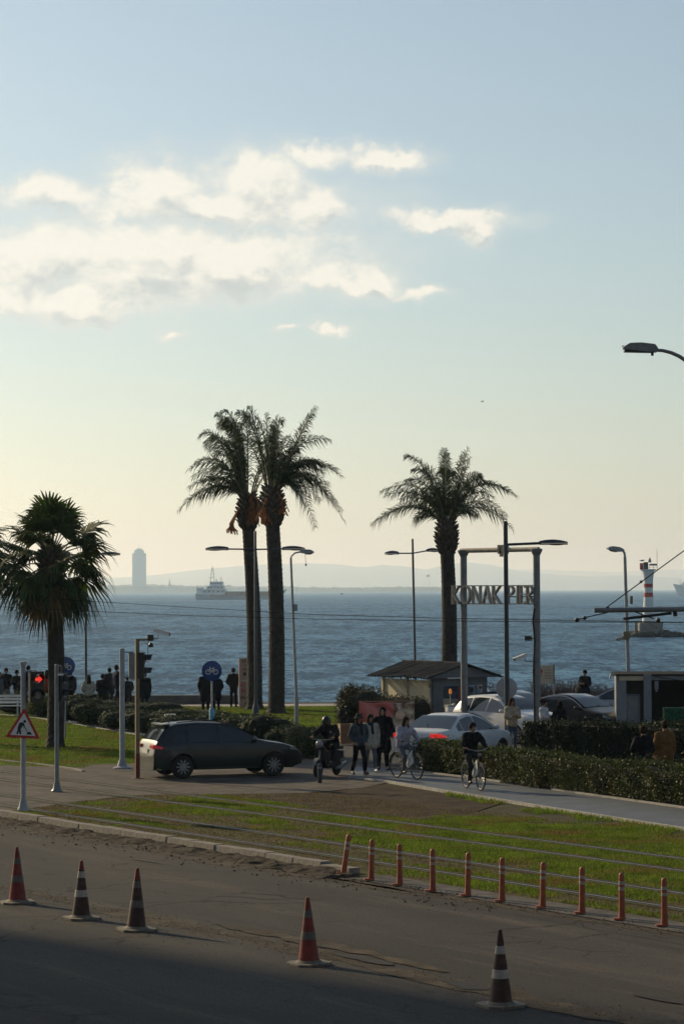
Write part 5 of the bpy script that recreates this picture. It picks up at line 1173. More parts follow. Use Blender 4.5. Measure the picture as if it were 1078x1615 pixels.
b = MB(); b.prism([(-.20, .24), (.25, .24), (.40, .40), (.82, .50), (.80, .66), (.30, .74), (.12, .62), (.02, .34), (-.20, .32), (-.42, .86), (-.52, .82), (-.42, .40)], .26, Matrix.Translation((-.13, 0, 0)) @ Matrix(((0, 0, 1, 0), (1, 0, 0, 0), (0, 1, 0, 0), (0, 0, 0, 1)))); b.build('bodywork', m_rubber, o)
b = MB(); b.box((0, .48, .77), (.27, .72, .09), bev=.05); b.build('seat', m_rubber, o)
b = MB(); b.tube([(0, -.62, .25), (0, -.46, .80), (0, -.42, 1.0)], .03); b.tube([(-.34, -.30, 1.06), (0, -.42, 1.02), (.34, -.30, 1.06)], .016); b.build('steering_column', m_greypaint, o)
b = MB(); b.ell((0, -.52, .92), (.11, .10, .11), 12, 8); b.build('headlamp', m_lens, o)
b = MB(); b.tube([(.17, .2, .22), (.19, .5, .25), (.19, .85, .34)], [.03, .05, .055], 10); b.build('exhaust', m_steel, o)
b = MB(); b.grid(lambda u, v: (.12 * (v - .5), -.62 + .30 * math.cos(R(20 + 140 * u)), .25 + .30 * math.sin(R(20 + 140 * u))), 8, 2); b.build('mudguard', m_greypaint, o)
b = MB(); b.tube([(.2, -.36, 1.05), (.27, -.33, 1.2)], .008); b.ell((.28, -.33, 1.23), (.06, .015, .04), 8, 5); b.tube([(-.2, -.36, 1.05), (-.27, -.33, 1.2)], .008); b.ell((-.28, -.33, 1.23), (.06, .015, .04), 8, 5); b.build('mirror', m_black, o)
b = MB(); b.box((0, .92, .62), (.2, .04, .14)); b.build('number_plate', m_plate, o, False)
q = gp(504, 1236); o = thing('short_bollard', 'short dark blue post beside the scooter', 'bollard', q)
b = MB(); b.lathe([(.06, 0), (.06, .5), (.05, .53), (.02, .54)], seg=12); b.build('post', m_darkpole, o); b = MB(); b.lathe([(.0615, .40), (.063, .405), (.063, .45), (.0615, .455)], seg=12); b.build('band', m_greypaint, o)

# ------------------------------------------------------------------ people
tmp = bpy.data.scenes.new('workbench')
def blobmesh(b, vox, name, mt, sm=4, fold=0.):
    me = bpy.data.meshes.new(name); me.from_pydata(b.v, [], b.f); ob = bpy.data.objects.new(name, me); tmp.collection.objects.link(ob)
    r_ = ob.modifiers.new('r', 'REMESH'); r_.mode = 'VOXEL'; r_.voxel_size = vox; s_ = ob.modifiers.new('s', 'SMOOTH'); s_.iterations = sm; s_.factor = .5
    with bpy.context.temp_override(scene=tmp, view_layer=tmp.view_layers[0]): dg = bpy.context.evaluated_depsgraph_get()
    dg.update(); out = bpy.data.meshes.new_from_object(ob.evaluated_get(dg))
    tmp.collection.objects.unlink(ob); bpy.data.objects.remove(ob); bpy.data.meshes.remove(me)
    if fold:
        for v in out.vertices:
            c = v.co; v.co = c + v.normal * fold * (noise.noise((c.x * 9 + sm, c.y * 9, c.z * 5)) + .6 * noise.noise((c.x * 17, c.y * 17 + c.z * 6, c.z * 15)))
    out.name = name; out.shade_smooth(); out.materials.clear(); out.materials.append(mt); return out
def J0():
    J = dict(pelvis=(0, 0, .95), waist=(0, 0, 1.10), chest=(0, 0, 1.32), neck=(0, .01, 1.47), head=(0, -.015, 1.63))
    for s, k in ((1, 'L'), (-1, 'R')):
        J['hip' + k] = (s * .09, 0, .92); J['knee' + k] = (s * .10, -.02, .50); J['ank' + k] = (s * .105, .02, .09); J['toe' + k] = (s * .125, -.14, .035)
        J['sh' + k] = (s * .185, 0, 1.42); J['el' + k] = (s * .245, .03, 1.14); J['wr' + k] = (s * .235, -.07, .90); J['hd' + k] = (s * .225, -.11, .80)
    return J
STRIDE = dict(kneeL=(.10, -.14, .52), ankL=(.10, -.22, .10), toeL=(.11, -.38, .06), kneeR=(-.10, .04, .50), ankR=(-.10, .26, .13), toeR=(-.11, .13, .035))
POCKET = dict(elL=(.28, .06, 1.15), wrL=(.19, -.08, .98), hdL=(.15, -.11, .92), elR=(-.28, .06, 1.15), wrR=(-.19, -.08, .98), hdR=(-.15, -.11, .92))
FRONT = dict(elL=(.25, -.04, 1.15), wrL=(.10, -.24, 1.17), hdL=(.04, -.28, 1.20), elR=(-.25, -.04, 1.15), wrR=(-.10, -.24, 1.15), hdR=(-.04, -.28, 1.18))
SIT = dict(pelvis=(0, 0, .50), waist=(0, .0, .66), chest=(0, -.04, .88), neck=(0, -.05, 1.03), head=(0, -.09, 1.19), hipL=(.09, 0, .48), hipR=(-.09, 0, .48), kneeL=(.11, -.40, .50), kneeR=(-.11, -.40, .50), ankL=(.11, -.42, .09), ankR=(-.11, -.42, .09), toeL=(.12, -.58, .035), toeR=(-.12, -.58, .035),
           shL=(.185, -.04, .98), shR=(-.185, -.04, .98), elL=(.24, -.12, .72), elR=(-.24, -.12, .72), wrL=(.12, -.32, .60), wrR=(-.12, -.32, .60), hdL=(.07, -.38, .58), hdR=(-.07, -.38, .58))
RIDE = dict(pelvis=(0, .22, .96), waist=(0, .18, 1.10), chest=(0, .11, 1.31), neck=(0, .06, 1.46), head=(0, .02, 1.61), hipL=(.09, .20, .94), hipR=(-.09, .20, .94), kneeL=(.11, -.16, .84), ankL=(.11, .12, .54), toeL=(.115, -.01, .475), kneeR=(-.11, -.07, .60), ankR=(-.11, .0, .23), toeR=(-.115, -.13, .195),
            shL=(.185, .09, 1.41), shR=(-.185, .09, 1.41), elL=(.30, -.04, 1.19), elR=(-.30, -.04, 1.19), wrL=(.285, -.20, 1.09), wrR=(-.285, -.20, 1.09), hdL=(.28, -.25, 1.085), hdR=(-.28, -.25, 1.085))
SCOOT = dict(pelvis=(0, .34, .90), waist=(0, .26, 1.04), chest=(0, .12, 1.23), neck=(0, .01, 1.35), head=(0, -.06, 1.48), hipL=(.10, .32, .88), hipR=(-.10, .32, .88), kneeL=(.20, -.10, .80), ankL=(.18, -.12, .42), toeL=(.18, -.27, .37), kneeR=(-.20, -.10, .80), ankR=(-.18, -.12, .42), toeR=(-.18, -.27, .37),
             shL=(.19, .08, 1.31), shR=(-.19, .08, 1.31), elL=(.34, -.08, 1.14), elR=(-.34, -.08, 1.14), wrL=(.31, -.24, 1.08), wrR=(-.31, -.24, 1.08), hdL=(.31, -.29, 1.07), hdR=(-.31, -.29, 1.07))
def person(lab, g, h, rz, top, legs, pose=(), hair='short', hairm=None, coat=.80, bulk=1.0, shoe=None, group=None, extra=None, z=.02, face=False, vox=.026, hat=None, hood=None, skinny=1.0):
    J = J0()
    for p in pose: J.update(p)
    k = h / 1.76; o = thing('person', lab, 'person', (g.x, g.y, z), rz, group); o.scale = (k, k, k)
    V = {a: Vector(b) for a, b in J.items()}
    def torso(b, e):
        for s in (-.06, .06):
            b.cap(V['pelvis'] + Vector((s, 0, -.02)), V['waist'] + Vector((s * .9, 0, 0)), .115 + e, .105 + e); b.cap(V['waist'] + Vector((s * .9, 0, 0)), V['chest'] + Vector((s * 1.2, 0, 0)), .105 + e, .115 + e)
        b.cap(V['shL'], V['shR'], .062 + e, .062 + e); b.cap(V['chest'], V['neck'], .10 + e, .05 + e * .6)
    b = MB(); torso(b, 0); b.cap(V['neck'], V['head'], .052, .05); hx = V['head']
    fw = Vector((0, -1, 0))
    b.ell(hx + Vector((0, .005, .012)), (.074, .094, .115), 14, 10); b.ell(hx + Vector((0, -.03, -.05)), (.052, .058, .06), 10, 8)
    for s in 'LR':
        b.cap(V['hip' + s], V['knee' + s], .080, .055); b.cap(V['knee' + s], V['ank' + s], .055, .037); b.cap(V['ank' + s], V['toe' + s], .036, .028)
        b.cap(V['sh' + s], V['el' + s], .048, .040); b.cap(V['el' + s], V['wr' + s], .040, .028); b.cap(V['wr' + s], V['wr' + s].lerp(V['hd' + s], .8), .028, .033)
    me = blobmesh(b, .020 if face else .026, 'body', m_skin, 3)
    # fingers, nose and ears grown onto the same mesh
    add = MB()
    for s, sg in (('L', 1), ('R', -1)):
        w, hd_ = V['wr' + s], V['hd' + s]; d_ = (hd_ - w).normalized(); sd = d_.cross(Vector((0, 1, .3))).normalized(); cu = sd.cross(d_).normalized()
        if cu.y > 0 and pose: cu = -cu
        for i, l in enumerate((.070, .080, .076, .060)):
            p = w.lerp(hd_, .85) + sd * (.030 - .020 * i); q_ = p + d_ * l * .6; add.tube([p - d_ * .02, q_, q_ + (d_ * .6 + cu * .8).normalized() * l * .5], [.010, .0095, .008], 6)
        p = w.lerp(hd_, .35) + sd * .03; add.tube([p, p + sd * .03 + d_ * .02, p + sd * .035 + d_ * .055], [.012, .011, .009], 6)
    add.cap(hx + Vector((0, -.085, .005)), hx + Vector((0, -.108, -.022)), .009, .015, 8)
    for s in (-1, 1): add.ell(hx + Vector((s * .076, .01, -.005)), (.010, .02, .03), 8, 6)
    bm_v = [tuple(v.co) for v in me.vertices]; bm_f = [tuple(p.vertices) for p in me.polygons]; full = MB(); full.v = bm_v; full.f = bm_f; full.add(add.v, add.f)
    full.build('body', m_skin, o, 'all'); bpy.data.meshes.remove(me)
    if face:
        for s in (-1, 1):
            e = MB(); e.ell(hx + Vector((s * .030, -.082, .012)), (.013, .012, .008), 8, 6); e.build('eye', m_hair, o)
        e = MB(); e.ell(hx + Vector((0, -.092, -.052)), (.024, .010, .007), 8, 6); e.build('mouth', c_rust, o)
    # trousers
    b = MB()
    for s in (-.06, .06): b.cap(V['pelvis'] + Vector((s, 0, -.02)), V['pelvis'].lerp(V['waist'], .7) + Vector((s, 0, 0)), .128, .115)
    for s in 'LR': b.cap(V['hip' + s], V['knee' + s], .098 * skinny, .074 * skinny); b.cap(V['knee' + s], V['ank' + s].lerp(V['knee' + s], .08), .074 * skinny, .060 * skinny)
    link('trousers', blobmesh(b, vox, 'trousers', legs, 4, .016), o)
    # jacket
    b = MB(); e = .020 * bulk; torso(b, e)
    if coat < .80:
        for s in 'LR': b.cap(V['pelvis'] + Vector((.07 if s == 'L' else -.07, 0, 0)), V['hip' + s].lerp(V['knee' + s], (.90 - coat) / .42) * 1.0, .135 + e * .6, .125 + e)
        b.cap(V['hipL'].lerp(V['kneeL'], (.85 - coat) / .42), V['hipR'].lerp(V['kneeR'], (.85 - coat) / .42), .12 + e, .12 + e)
    for s in 'LR': b.cap(V['sh' + s], V['el' + s], .060 + e * .9, .052 + e * .7); b.cap(V['el' + s], V['wr' + s].lerp(V['el' + s], .06), .052 + e * .7, .040 + e * .4)
    b.cap(V['neck'] + Vector((0, .01, -.03)), V['neck'] + Vector((0, 0, .015)), .075, .07)
    if hood: b.ell(hx + Vector((0, .035, .0)), (.105, .11, .15), 12, 9); b.cap(V['neck'], hx + Vector((0, .05, -.05)), .09, .10)
    link('jacket', blobmesh(b, vox, 'jacket', top, 4, .022), o)
    for s in 'LR':
        b = MB(); t_, a_ = V['toe' + s], V['ank' + s]; dn = Vector((0, 0, -1)); b.cap(a_ + Vector((0, .03, -.045)), t_ + Vector((0, 0, .005)), .046, .036, 10); b.cap(a_ + Vector((0, 0, .02)), a_ + Vector((0, .015, -.03)), .05, .05)
        b.build('shoe', shoe or m_black, o, 'all')
    hm = hairm or m_hair
    if hair != 'none' and not hood:
        b = MB(); b.ell(hx + Vector((0, .026, .036)), (.099, .110, .118), 14, 9)
        if hair == 'long':
            b.cap(hx + Vector((.035, .05, .0)), V['neck'] + Vector((.05, .075, -.10)), .065, .055); b.cap(hx + Vector((-.035, .05, 0)), V['neck'] + Vector((-.05, .075, -.10)), .065, .055)
            b.cap(hx + Vector((.07, .01, .02)), V['neck'] + Vector((.085, -.02, -.02)), .03, .03); b.cap(hx + Vector((-.07, .01, .02)), V['neck'] + Vector((-.085, -.02, -.02)), .03, .03)
        if hair == 'bun': b.ell(hx + Vector((0, .12, .06)), .045, 10, 8)
        link('hair', blobmesh(b, .018, 'hair', hm, 2), o)
    if hat:
        b = MB(); b.lathe([(.17, -.01), (.165, .0), (.10, .035), (.098, .09), (.075, .125), (.02, .135)], hx + Vector((0, .01, .045)), 16); b.build('hat', hat, o)
    if extra: extra(o, V)
    return o
def bag(side, mt, drop=.72):
    def f(o, V):
        b = MB(); b.box((side * .33, .02, drop - .08), (.12, .30, .30), bev=.03); b.tube([(side * .33, -.08, drop + .06), (side * .26, -.03, V['hdL'].z), (side * .33, .10, drop + .06)], .012, 5); b.build('bag', mt, o)
    return f
def backpack(mt):
    def f(o, V):
        c = V['chest'] + Vector((0, .20, -.06)); b = MB(); b.ell(c, (.15, .10, .23), 12, 8); b.build('backpack', mt, o)
    return f
def both(*fs):
    def f(o, V):
        for q in fs: q(o, V)
    return f
def scarf(mt):
    def f(o, V):
        b = MB(); n_ = V['neck']; b.tube([n_ + Vector((.085 * math.cos(a), .08 * math.sin(a), .0)) for a in np.linspace(0, 2 * math.pi, 15)], .04, 8, False); b.cap(n_ + Vector((.03, -.10, -.02)), n_ + Vector((.04, -.15, -.28)), .04, .035); b.build('scarf', mt, o)
    return f
def helmet(mt):
    def f(o, V):
        b = MB(); b.ell(V['head'] + Vector((0, .01, .02)), (.125, .14, .15), 14, 10); h_ = b.build('helmet', mt, o); b = MB(); b.grid(lambda u, v: V['head'] + Vector((.118 * math.sin(R(-65 + 130 * u)), -.145 * math.cos(R(-65 + 130 * u)) + .01, -.05 + .11 * v)), 10, 3); b.build('visor', m_glass, h_)
    return f
def ww(pxx, d): q = at(pxx, 1000, d); return Vector((q.x, d, 0))
# walkers on the crossing
person('person in blue grey jacket and brimmed hat walking, black trousers', ww(565, 76.2), 1.68, R(25), c_teal, c_black, (STRIDE, POCKET), 'long', m_hair, .80, 1.35, face=True, hat=c_char, extra=scarf(c_char), vox=.022)
person('person in pale jacket and light trousers walking behind the person in hat', ww(583, 77.4), 1.64, R(15), c_cream, c_ltjean, (STRIDE,), 'long', m_hair, .78, 1.2, face=True, shoe=m_white, vox=.022, extra=scarf(c_navy))
person('tall person in long black hooded coat in front of the red banner', ww(602, 78.3), 1.80, R(5), c_black, c_black, (dict(ankL=(.13, .02, .09), toeL=(.16, -.13, .035)), POCKET), 'none', None, .58, 1.6, face=True, hood=True, vox=.022)
person('cyclist in pale lilac sweatshirt and light jeans', Vector((G1.x, G1.y, 0)), 1.70, R(30), c_lilac, c_ltjean, (RIDE,), 'long', m_hair, .82, 1.5, face=True, shoe=m_black, z=.028, vox=.022)
person('cyclist in black top and dark trousers', Vector((G2.x, G2.y, 0)), 1.74, R(18), c_black, c_char, (RIDE,), 'short', m_hair, .82, 1.2, face=True, shoe=m_black, z=.028, vox=.022)
person('scooter rider in bulky black clothes and dark helmet, leaning forward', Vector((G3.x, G3.y, 0)), 1.80, sr, c_black, c_black, (SCOOT,), 'none', None, .80, 1.9, z=.026, extra=helmet(m_black), vox=.022)
# by the cars
person('person in beige jacket beside the tall dark lamp pole', ww(806, 86.5), 1.72, R(20), c_beige, c_jean, (FRONT,), 'long', m_brownhair, .80, 1.4, face=False)
person('person in white jacket leaning by the black sedan', ww(856, 87.0), 1.66, R(60), c_white, c_jean, (FRONT,), 'bun', m_brownhair, .8, 1.2)
person('dark haired person in black by the black sedan\'s door', ww(882, 86.6), 1.60, R(150), c_black, c_black, (POCKET,), 'long', m_hair, .8, 1.2)
person('person in black standing up on the shore behind the cars', ww(921, 115.5), 1.74, R(-30), c_black, c_char, (FRONT,), 'short', m_hair, .78, 1.5, vox=.03, extra=both(bag(-1, c_khaki, .95)))
person('person in black standing between the hedges near the right edge', ww(1012, 69.6), 1.66, R(165), c_black, c_black, (POCKET,), 'short', m_brownhair, .74, 1.3)
person('person in tan jacket between the hedges at the right edge', ww(1046, 70.4), 1.76, R(190), c_tan, c_black, (), 'short', m_brownhair, .78, 1.3)
# along the promenade on the left
PG = 'people on the promenade'
person('person in black jacket and khaki trousers at the far left', ww(10, 121.0), 1.76, R(10), c_black, c_khaki, (POCKET,), 'short', m_hair, .82, 1.4, vox=.03, group=PG, shoe=m_black)
person('person in dark jacket holding a white bag beside the signal head', ww(27, 120.0), 1.70, R(40), c_black, c_khaki, (FRONT,), 'short', m_hair, .80, 1.2, vox=.03, group=PG, extra=bag(1, c_white, .70))
person('person in navy partly hidden behind the red arrow signal', ww(45, 122.5), 1.82, R(180), c_navy, c_jean, (), 'short', m_hair, .8, 1.2, vox=.03, group=PG)
person('person with long dark hair in rust coat left of fan palm', ww(65, 116.5), 1.66, R(150), c_rust, c_jean, (POCKET,), 'long', m_hair, .60, 1.3, vox=.03, group=PG, extra=bag(1, c_navy, .8))
person('person in dark brown jacket right of the fan palm trunk', ww(111, 118.0), 1.72, R(200), c_char, c_navy, (dict(elL=(.36, .02, 1.2), wrL=(.22, -.12, 1.06), hdL=(.17, -.16, 1.0)),), 'short', m_hair, .8, 1.4, vox=.03, group=PG)
person('person in cream jacket with dark bag beside the lamp post', ww(140, 114.0), 1.66, R(190), c_cream, c_navy, (POCKET,), 'long', m_brownhair, .82, 1.5, vox=.03, group=PG, extra=bag(1, c_black, .85))
person('stout person in long black coat facing the sea', ww(162, 114.5), 1.68, R(180), c_black, c_black, (POCKET,), 'short', m_hair, .55, 2.0, vox=.03, group=PG)
person('tall slim person in navy left of the pale signal pole', ww(184, 122.0), 1.84, R(120), c_navy, c_navy, (STRIDE,), 'short', m_brownhair, .8, 1.1, vox=.03, group=PG)
person('person in dark clothes sitting on the parapet between signal poles', ww(201, 123.9), 1.74, R(180), c_char, c_black, (SIT,), 'short', m_hair, .9, 1.4, vox=.03, group=PG, z=.02)
person('broad person in black jacket right of the camera post', ww(228, 115.0), 1.74, R(185), c_black, c_black, (), 'short', m_brownhair, .74, 1.9, vox=.03, group=PG)
person('taller of two people in black behind the blue cycle sign, with a bag', ww(324, 114.0), 1.84, R(170), c_black, c_black, (), 'short', m_hair, .62, 2.0, vox=.03, group=PG, extra=bag(-1, c_char, .75))
person('shorter of two people in black behind the blue cycle sign', ww(341, 115.0), 1.68, R(200), c_black, c_black, (POCKET,), 'long', m_hair, .66, 1.6, vox=.03, group=PG, extra=bag(1, c_black, .7))
person('lone person in dark jacket looking at the sea beside the pink signboard', ww(368, 120.5), 1.74, R(170), c_black, c_black, (POCKET, dict(ankR=(-.13, .1, .09), toeR=(-.16, -.05, .035))), 'short', m_hair, .8, 1.5, vox=.03, group=PG)

person('person in red jacket just left of the fan palm trunk', ww(74, 121.0), 1.66, R(200), c_red, c_black, (POCKET,), 'long', m_hair, .8, 1.4, vox=.03, group=PG)
person('person in grey jacket half cut off at the left edge', ww(-1, 117.0), 1.72, R(60), c_grey, c_jean, (STRIDE,), 'short', m_hair, .8, 1.3, vox=.03, group=PG)
person('person in dark red jacket right behind the red arrow signal head', ww(56, 119.0), 1.70, R(170), c_rust, c_char, (FRONT,), 'short', m_brownhair, .76, 1.3, vox=.03, group=PG)
person('person in charcoal coat between the stout person and the slim one', ww(173, 123.0), 1.70, R(160), c_char, c_black, (), 'short', m_hair, .6, 1.4, vox=.03, group=PG)

bpy.data.scenes.remove(tmp)
# ------------------------------------------------------------------ booth with corrugated roof
m_roof = mat('corrugated_roof', (.034, .033, .033), .8, 0, var=.3, scale=3, spec=.1, col2=(.055, .050, .045), c2=(.5, .7), s2=1.5)
m_frame = mat('booth_frame', (.10, .115, .13), .5, .1, var=.12, scale=4)
m_pane = bpy.data.materials.new('clear_pane'); m_pane.use_nodes = True; nt = m_pane.node_tree; nt.nodes.clear()
gl = nt.nodes.new('ShaderNodeBsdfGlossy'); gl.inputs['Roughness'].default_value = .05; gl.inputs['Color'].default_value = (.9, .95, 1, 1)
tr = nt.nodes.new('ShaderNodeBsdfTransparent'); tr.inputs[0].default_value = (.72, .76, .78, 1); ms = nt.nodes.new('ShaderNodeMixShader'); fr = nt.nodes.new('ShaderNodeFresnel'); fr.inputs[0].default_value = 1.6
nt.links.new(fr.outputs[0], ms.inputs[0]); nt.links.new(tr.outputs[0], ms.inputs[1]); nt.links.new(gl.outputs[0], ms.inputs[2]); ou = nt.nodes.new('ShaderNodeOutputMaterial'); nt.links.new(ms.outputs[0], ou.inputs[0])
q = at(681, 1000, 98.6); o = thing('booth', 'booth with corrugated gable roof, cream side wall and grey glazed front', 'booth', (q.x, q.y, 0), R(30.5))
FW, DP, EZ, RZ_ = 2.35, 3.45, 2.10, 2.50
b = MB(); b.box((.03, DP / 2, .95), (.05, DP - .16, 1.9)); b.build('side_wall', m_cream, o, False)
b = MB(); b.box((FW / 2, DP, .42), (FW, .06, .84)); b.build('back_wall', m_cream, o, False)
b = MB(); b.box((FW, DP / 2, .55), (.05, DP - .16, 1.1)); b.build('side_wall', m_frame, o, False)
for i, y in enumerate((.06, DP * .5, DP - .05)):
    b = MB(); b.box((-.01, y, 1.02), (.10, .10, 2.04)); b.build('post', m_cream if i else m_frame, o, False)
b = MB(); b.box((.22, -.01, 1.0), (.42, .06, 2.0)); b.build('front_panel', m_frame, o, False)
b = MB(); b.box((FW - .1, -.01, 1.0), (.2, .06, 2.0)); b.build('front_panel', m_frame, o, False)
b = MB(); b.box((FW / 2, -.02, 1.85), (FW, .07, .30)); b.box((FW / 2, -.02, .42), (FW - .64, .05, .84)); b.box((FW * .80, -.03, 1.25), (.07, .06, .95)); b.build('front_frame', m_frame, o, False)
b = MB(); b.box((FW * .52, -.0, 1.27), (FW - .66, .012, .86)); b.build('window_pane', m_pane, o, False)
b = MB(); b.box((FW * .55, -.045, 1.46), (.42, .012, .62)); b.build('notice', mat('faded_red_notice', (.20, .045, .045), .7, var=.2), o, False)
b = MB(); b.tube([(-.3, -.25, EZ - .12), (-.02, .2, EZ - .45)], .03, 6); b.tube([(-.3, DP * .5, EZ - .1), (-.02, DP * .5, EZ - .55)], .025, 6); b.build('roof_brace', m_cream, o)
ov = .48; mid = FW / 2
for s in (-1, 1):
    e = Vector((mid + s * (mid + ov), 0, EZ - .12)); rdg = Vector((mid, 0, RZ_))
    nS = 9; y0, y1 = -.45, DP + .45; w_ = (y1 - y0) / nS
    for i in range(nS):
        b = MB(); ya = y0 + i * w_; dz = rnd.uniform(-.02, .035); ex = rnd.uniform(-.05, .08)
        ee = e + (e - rdg).normalized() * ex
        def fn(u, v, ya=ya, dz=dz, ee=ee): p = rdg.lerp(ee, u); return (p.x, ya + v * (w_ - .05), p.z + dz + .045 * abs(math.sin(v * math.pi * 2)))
        b.grid(fn, 3, 16); b.v += [(x, y, z - .02) for x, y, z in b.v]; n = len(b.v) // 2; b.f += [tuple(k + n for k in f[::-1]) for f in b.f]
        b.build('roof_sheet', m_roof, o, False)
b = MB(); b.tube([(mid, -.47, RZ_ + .01), (mid, DP + .47, RZ_ + .01)], .05, 6); b.build('ridge_cap', m_roof, o)
b = MB(); b.box((mid, -.3, EZ - .05), (FW + .8, .04, .12)); b.add([(-.3, -.28, EZ - .02), (FW + .3, -.28, EZ - .02), (mid, -.28, RZ_ - .06)], [(0, 1, 2)]); b.build('gable_board', m_frame, o, False)
b = MB(); b.tube([(.45, -.32, EZ - .12), (1.1, -.32, EZ - .12)], .025, 6); b.build('tube_light', m_white, o)
# boom barrier cabinet with orange beacon
q = at(709, 1000, 96.5); o = thing('barrier_gate', 'white barrier cabinet with orange beacon in front of the booth', 'barrier', (q.x, q.y, 0), .4)
b = MB(); b.box((0, 0, .52), (.30, .30, 1.04), bev=.03); b.build('cabinet', m_white, o); b = MB(); b.box((0, 0, 1.08), (.32, .32, .06)); b.tube([(0, 0, 1.1), (0, 0, 1.5)], .015, 6); b.build('cabinet_lid', m_palegrey, o)
b = MB(); b.lathe([(.055, 0), (.055, .11), (.035, .17), (.01, .18)], (0, 0, 1.5), 12); b.build('beacon', mat('orange_beacon', (.75, .22, .03), .3, emit=(1, .3, .03), es=.25), o)
b = MB(); b.tube([(.1, -.2, .9), (3.0, -.5, .92)], .035, 8); b.build('boom', m_red, o)
# banner
q = at(609, 1000, 88.5); o = thing('banner', 'wrinkled red and cream fabric banner on a low frame', 'banner', (q.x, q.y, 0), R(6)); BW, BH = 1.78, .95; zb = zof(1152, 88.5)
bm_ = bpy.data.materials.new('banner_print'); bm_.use_nodes = True; nt = bm_.node_tree; bs_ = nt.nodes['Principled BSDF']; tcn = nt.nodes.new('ShaderNodeTexCoord'); sp = nt.nodes.new('ShaderNodeSeparateXYZ'); nt.links.new(tcn.outputs['Object'], sp.inputs[0])
nzn = nt.nodes.new('ShaderNodeTexNoise'); nt.links.new(tcn.outputs['Object'], nzn.inputs['Vector']); nzn.inputs['Scale'].default_value = 3.2; nzn.inputs['Detail'].default_value = 4
mrn = nt.nodes.new('ShaderNodeMapRange'); mrn.interpolation_type = 'SMOOTHSTEP'; nt.links.new(M('ADD', sp.outputs[0], M('MULTIPLY', nzn.outputs[0], .5, nt=nt), nt=nt), mrn.inputs[0]); mrn.inputs[1].default_value = .36; mrn.inputs[2].default_value = .46
rp2 = nt.nodes.new('ShaderNodeValToRGB'); nt.links.new(nzn.outputs[0], rp2.inputs[0]); rp2.color_ramp.elements[0].position = .38; rp2.color_ramp.elements[0].color = (.10, .045, .03, 1); rp2.color_ramp.elements[1].position = .6; rp2.color_ramp.elements[1].color = (.62, .50, .36, 1)
mxn = nt.nodes.new('ShaderNodeMix'); mxn.data_type = 'RGBA'; nt.links.new(mrn.outputs[0], mxn.inputs['Factor']); mxn.inputs['A'].default_value = (.50, .13, .11, 1); nt.links.new(rp2.outputs[0], mxn.inputs['B']); nt.links.new(mxn.outputs['Result'], bs_.inputs['Base Color']); bs_.inputs['Roughness'].default_value = .4
def bn(u, v):
    sag = .05 * math.sin(math.pi * ((u * 2.0) % 1)) * v; wv = .04 * math.sin(u * 13 + v * 4) * (.4 + .6 * (1 - v)) + .03 * noise.noise((u * 9, v * 6, 1)) + .05 * noise.noise((u * 4 + v * 5, v * 2, 7))
    return (BW * (u - .5), wv - .06, zb + BH * v - sag)
b = MB(); b.grid(bn, 44, 20); cl = b.build('fabric', bm_, o, 'all')
mo = cl.modifiers.new('thickness', 'SOLIDIFY'); mo.thickness = .006
b = MB(); b.lathe([(.15, 0), (.15, .004)], m=Matrix.Translation((.42, -.13, zb + .52)) @ Matrix.Rotation(R(90), 4, 'X'), seg=20); b.build('printed_disc', mat('cream_print', (.62, .42, .30), .5), o)
for x in (-BW / 2, 0, BW / 2):
    b = MB(); b.tube([(x, .03, 0), (x, .03, zb + BH + .02)], .022, 7); b.build('frame_post', m_wood if x else m_greypaint, o)
b = MB(); b.tube([(-BW / 2, .03, zb + BH), (BW / 2, .03, zb + BH)], .02, 6); b.build('frame_rail', m_wood, o)
q = at(544, 1000, 91.0); o = thing('planter_box', 'small brown wooden planter box left of the walkers', 'planter', (q.x, q.y, 0), .2)
b = MB()
for k in range(4): b.box((0, -.2, .14 + .17 * k), (.42, .03, .15)); b.box((-.2, 0, .14 + .17 * k), (.03, .4, .15)); b.box((.2, 0, .14 + .17 * k), (.03, .4, .15)); b.box((0, .2, .14 + .17 * k), (.42, .03, .15))
b.build('slats', m_wood, o, False); b = MB(); b.box((0, 0, .62), (.36, .36, .04)); b.build('soil', m_soil, o, False)
# ------------------------------------------------------------------ round sign seen from behind, information board, signboard
q = at(797.5, 1000, 89.2); o = thing('round_sign', 'back of a round traffic sign on the tall dark pole', 'sign', (q.x, q.y, 0), .1); r_ = 17 * 89.2 / F; zc = zof(1086, 89.2)
b = MB(); b.tube([(0, .05, 0), (0, .05, zc + .3)], .03, 8); b.build('post', m_steel, o); b = MB(); b.lathe([(r_, 0), (r_, .01), (r_ * .96, .014)], seg=30, m=Matrix.Translation((0, 0, zc)) @ Matrix.Rotation(R(90), 4, 'X')); b.build('sign_plate', m_palegrey, o)
q = at(859, 1000, 108.0); o = thing('information_board', 'pale information board with red mark beyond the gantry', 'sign', (q.x, q.y, 0), -.15); zc = zof(1065, 108.0)
b = MB(); b.box((0, 0, zc), (.66, .05, .74)); b.build('panel', m_cream, o, False)
b = MB(); b.box((.34, 0, zc + .0), (.05, .08, .84)); b.tube([(.34, 0, 0), (.34, 0, zc)], .03, 8); b.tube([(-.3, 0, 0), (-.3, 0, zc)], .03, 8); b.build('frame', m_greypaint, o)
b = MB(); b.lathe([(.09, 0), (.09, .006)], m=Matrix.Translation((-.20, -.026, zc + .14)) @ Matrix.Rotation(R(90), 4, 'X'), seg=14); b.box((-.20, -.029, zc - .02), (.07, .006, .2)); b.build('red_mark', m_red, o, False)
b = MB()
for k in range(4): b.box((.1, -.028, zc + .18 - .11 * k), (.28, .004, .03))
b.build('text_lines', mat('faded_red_print', (.45, .18, .14), .6), o, False)
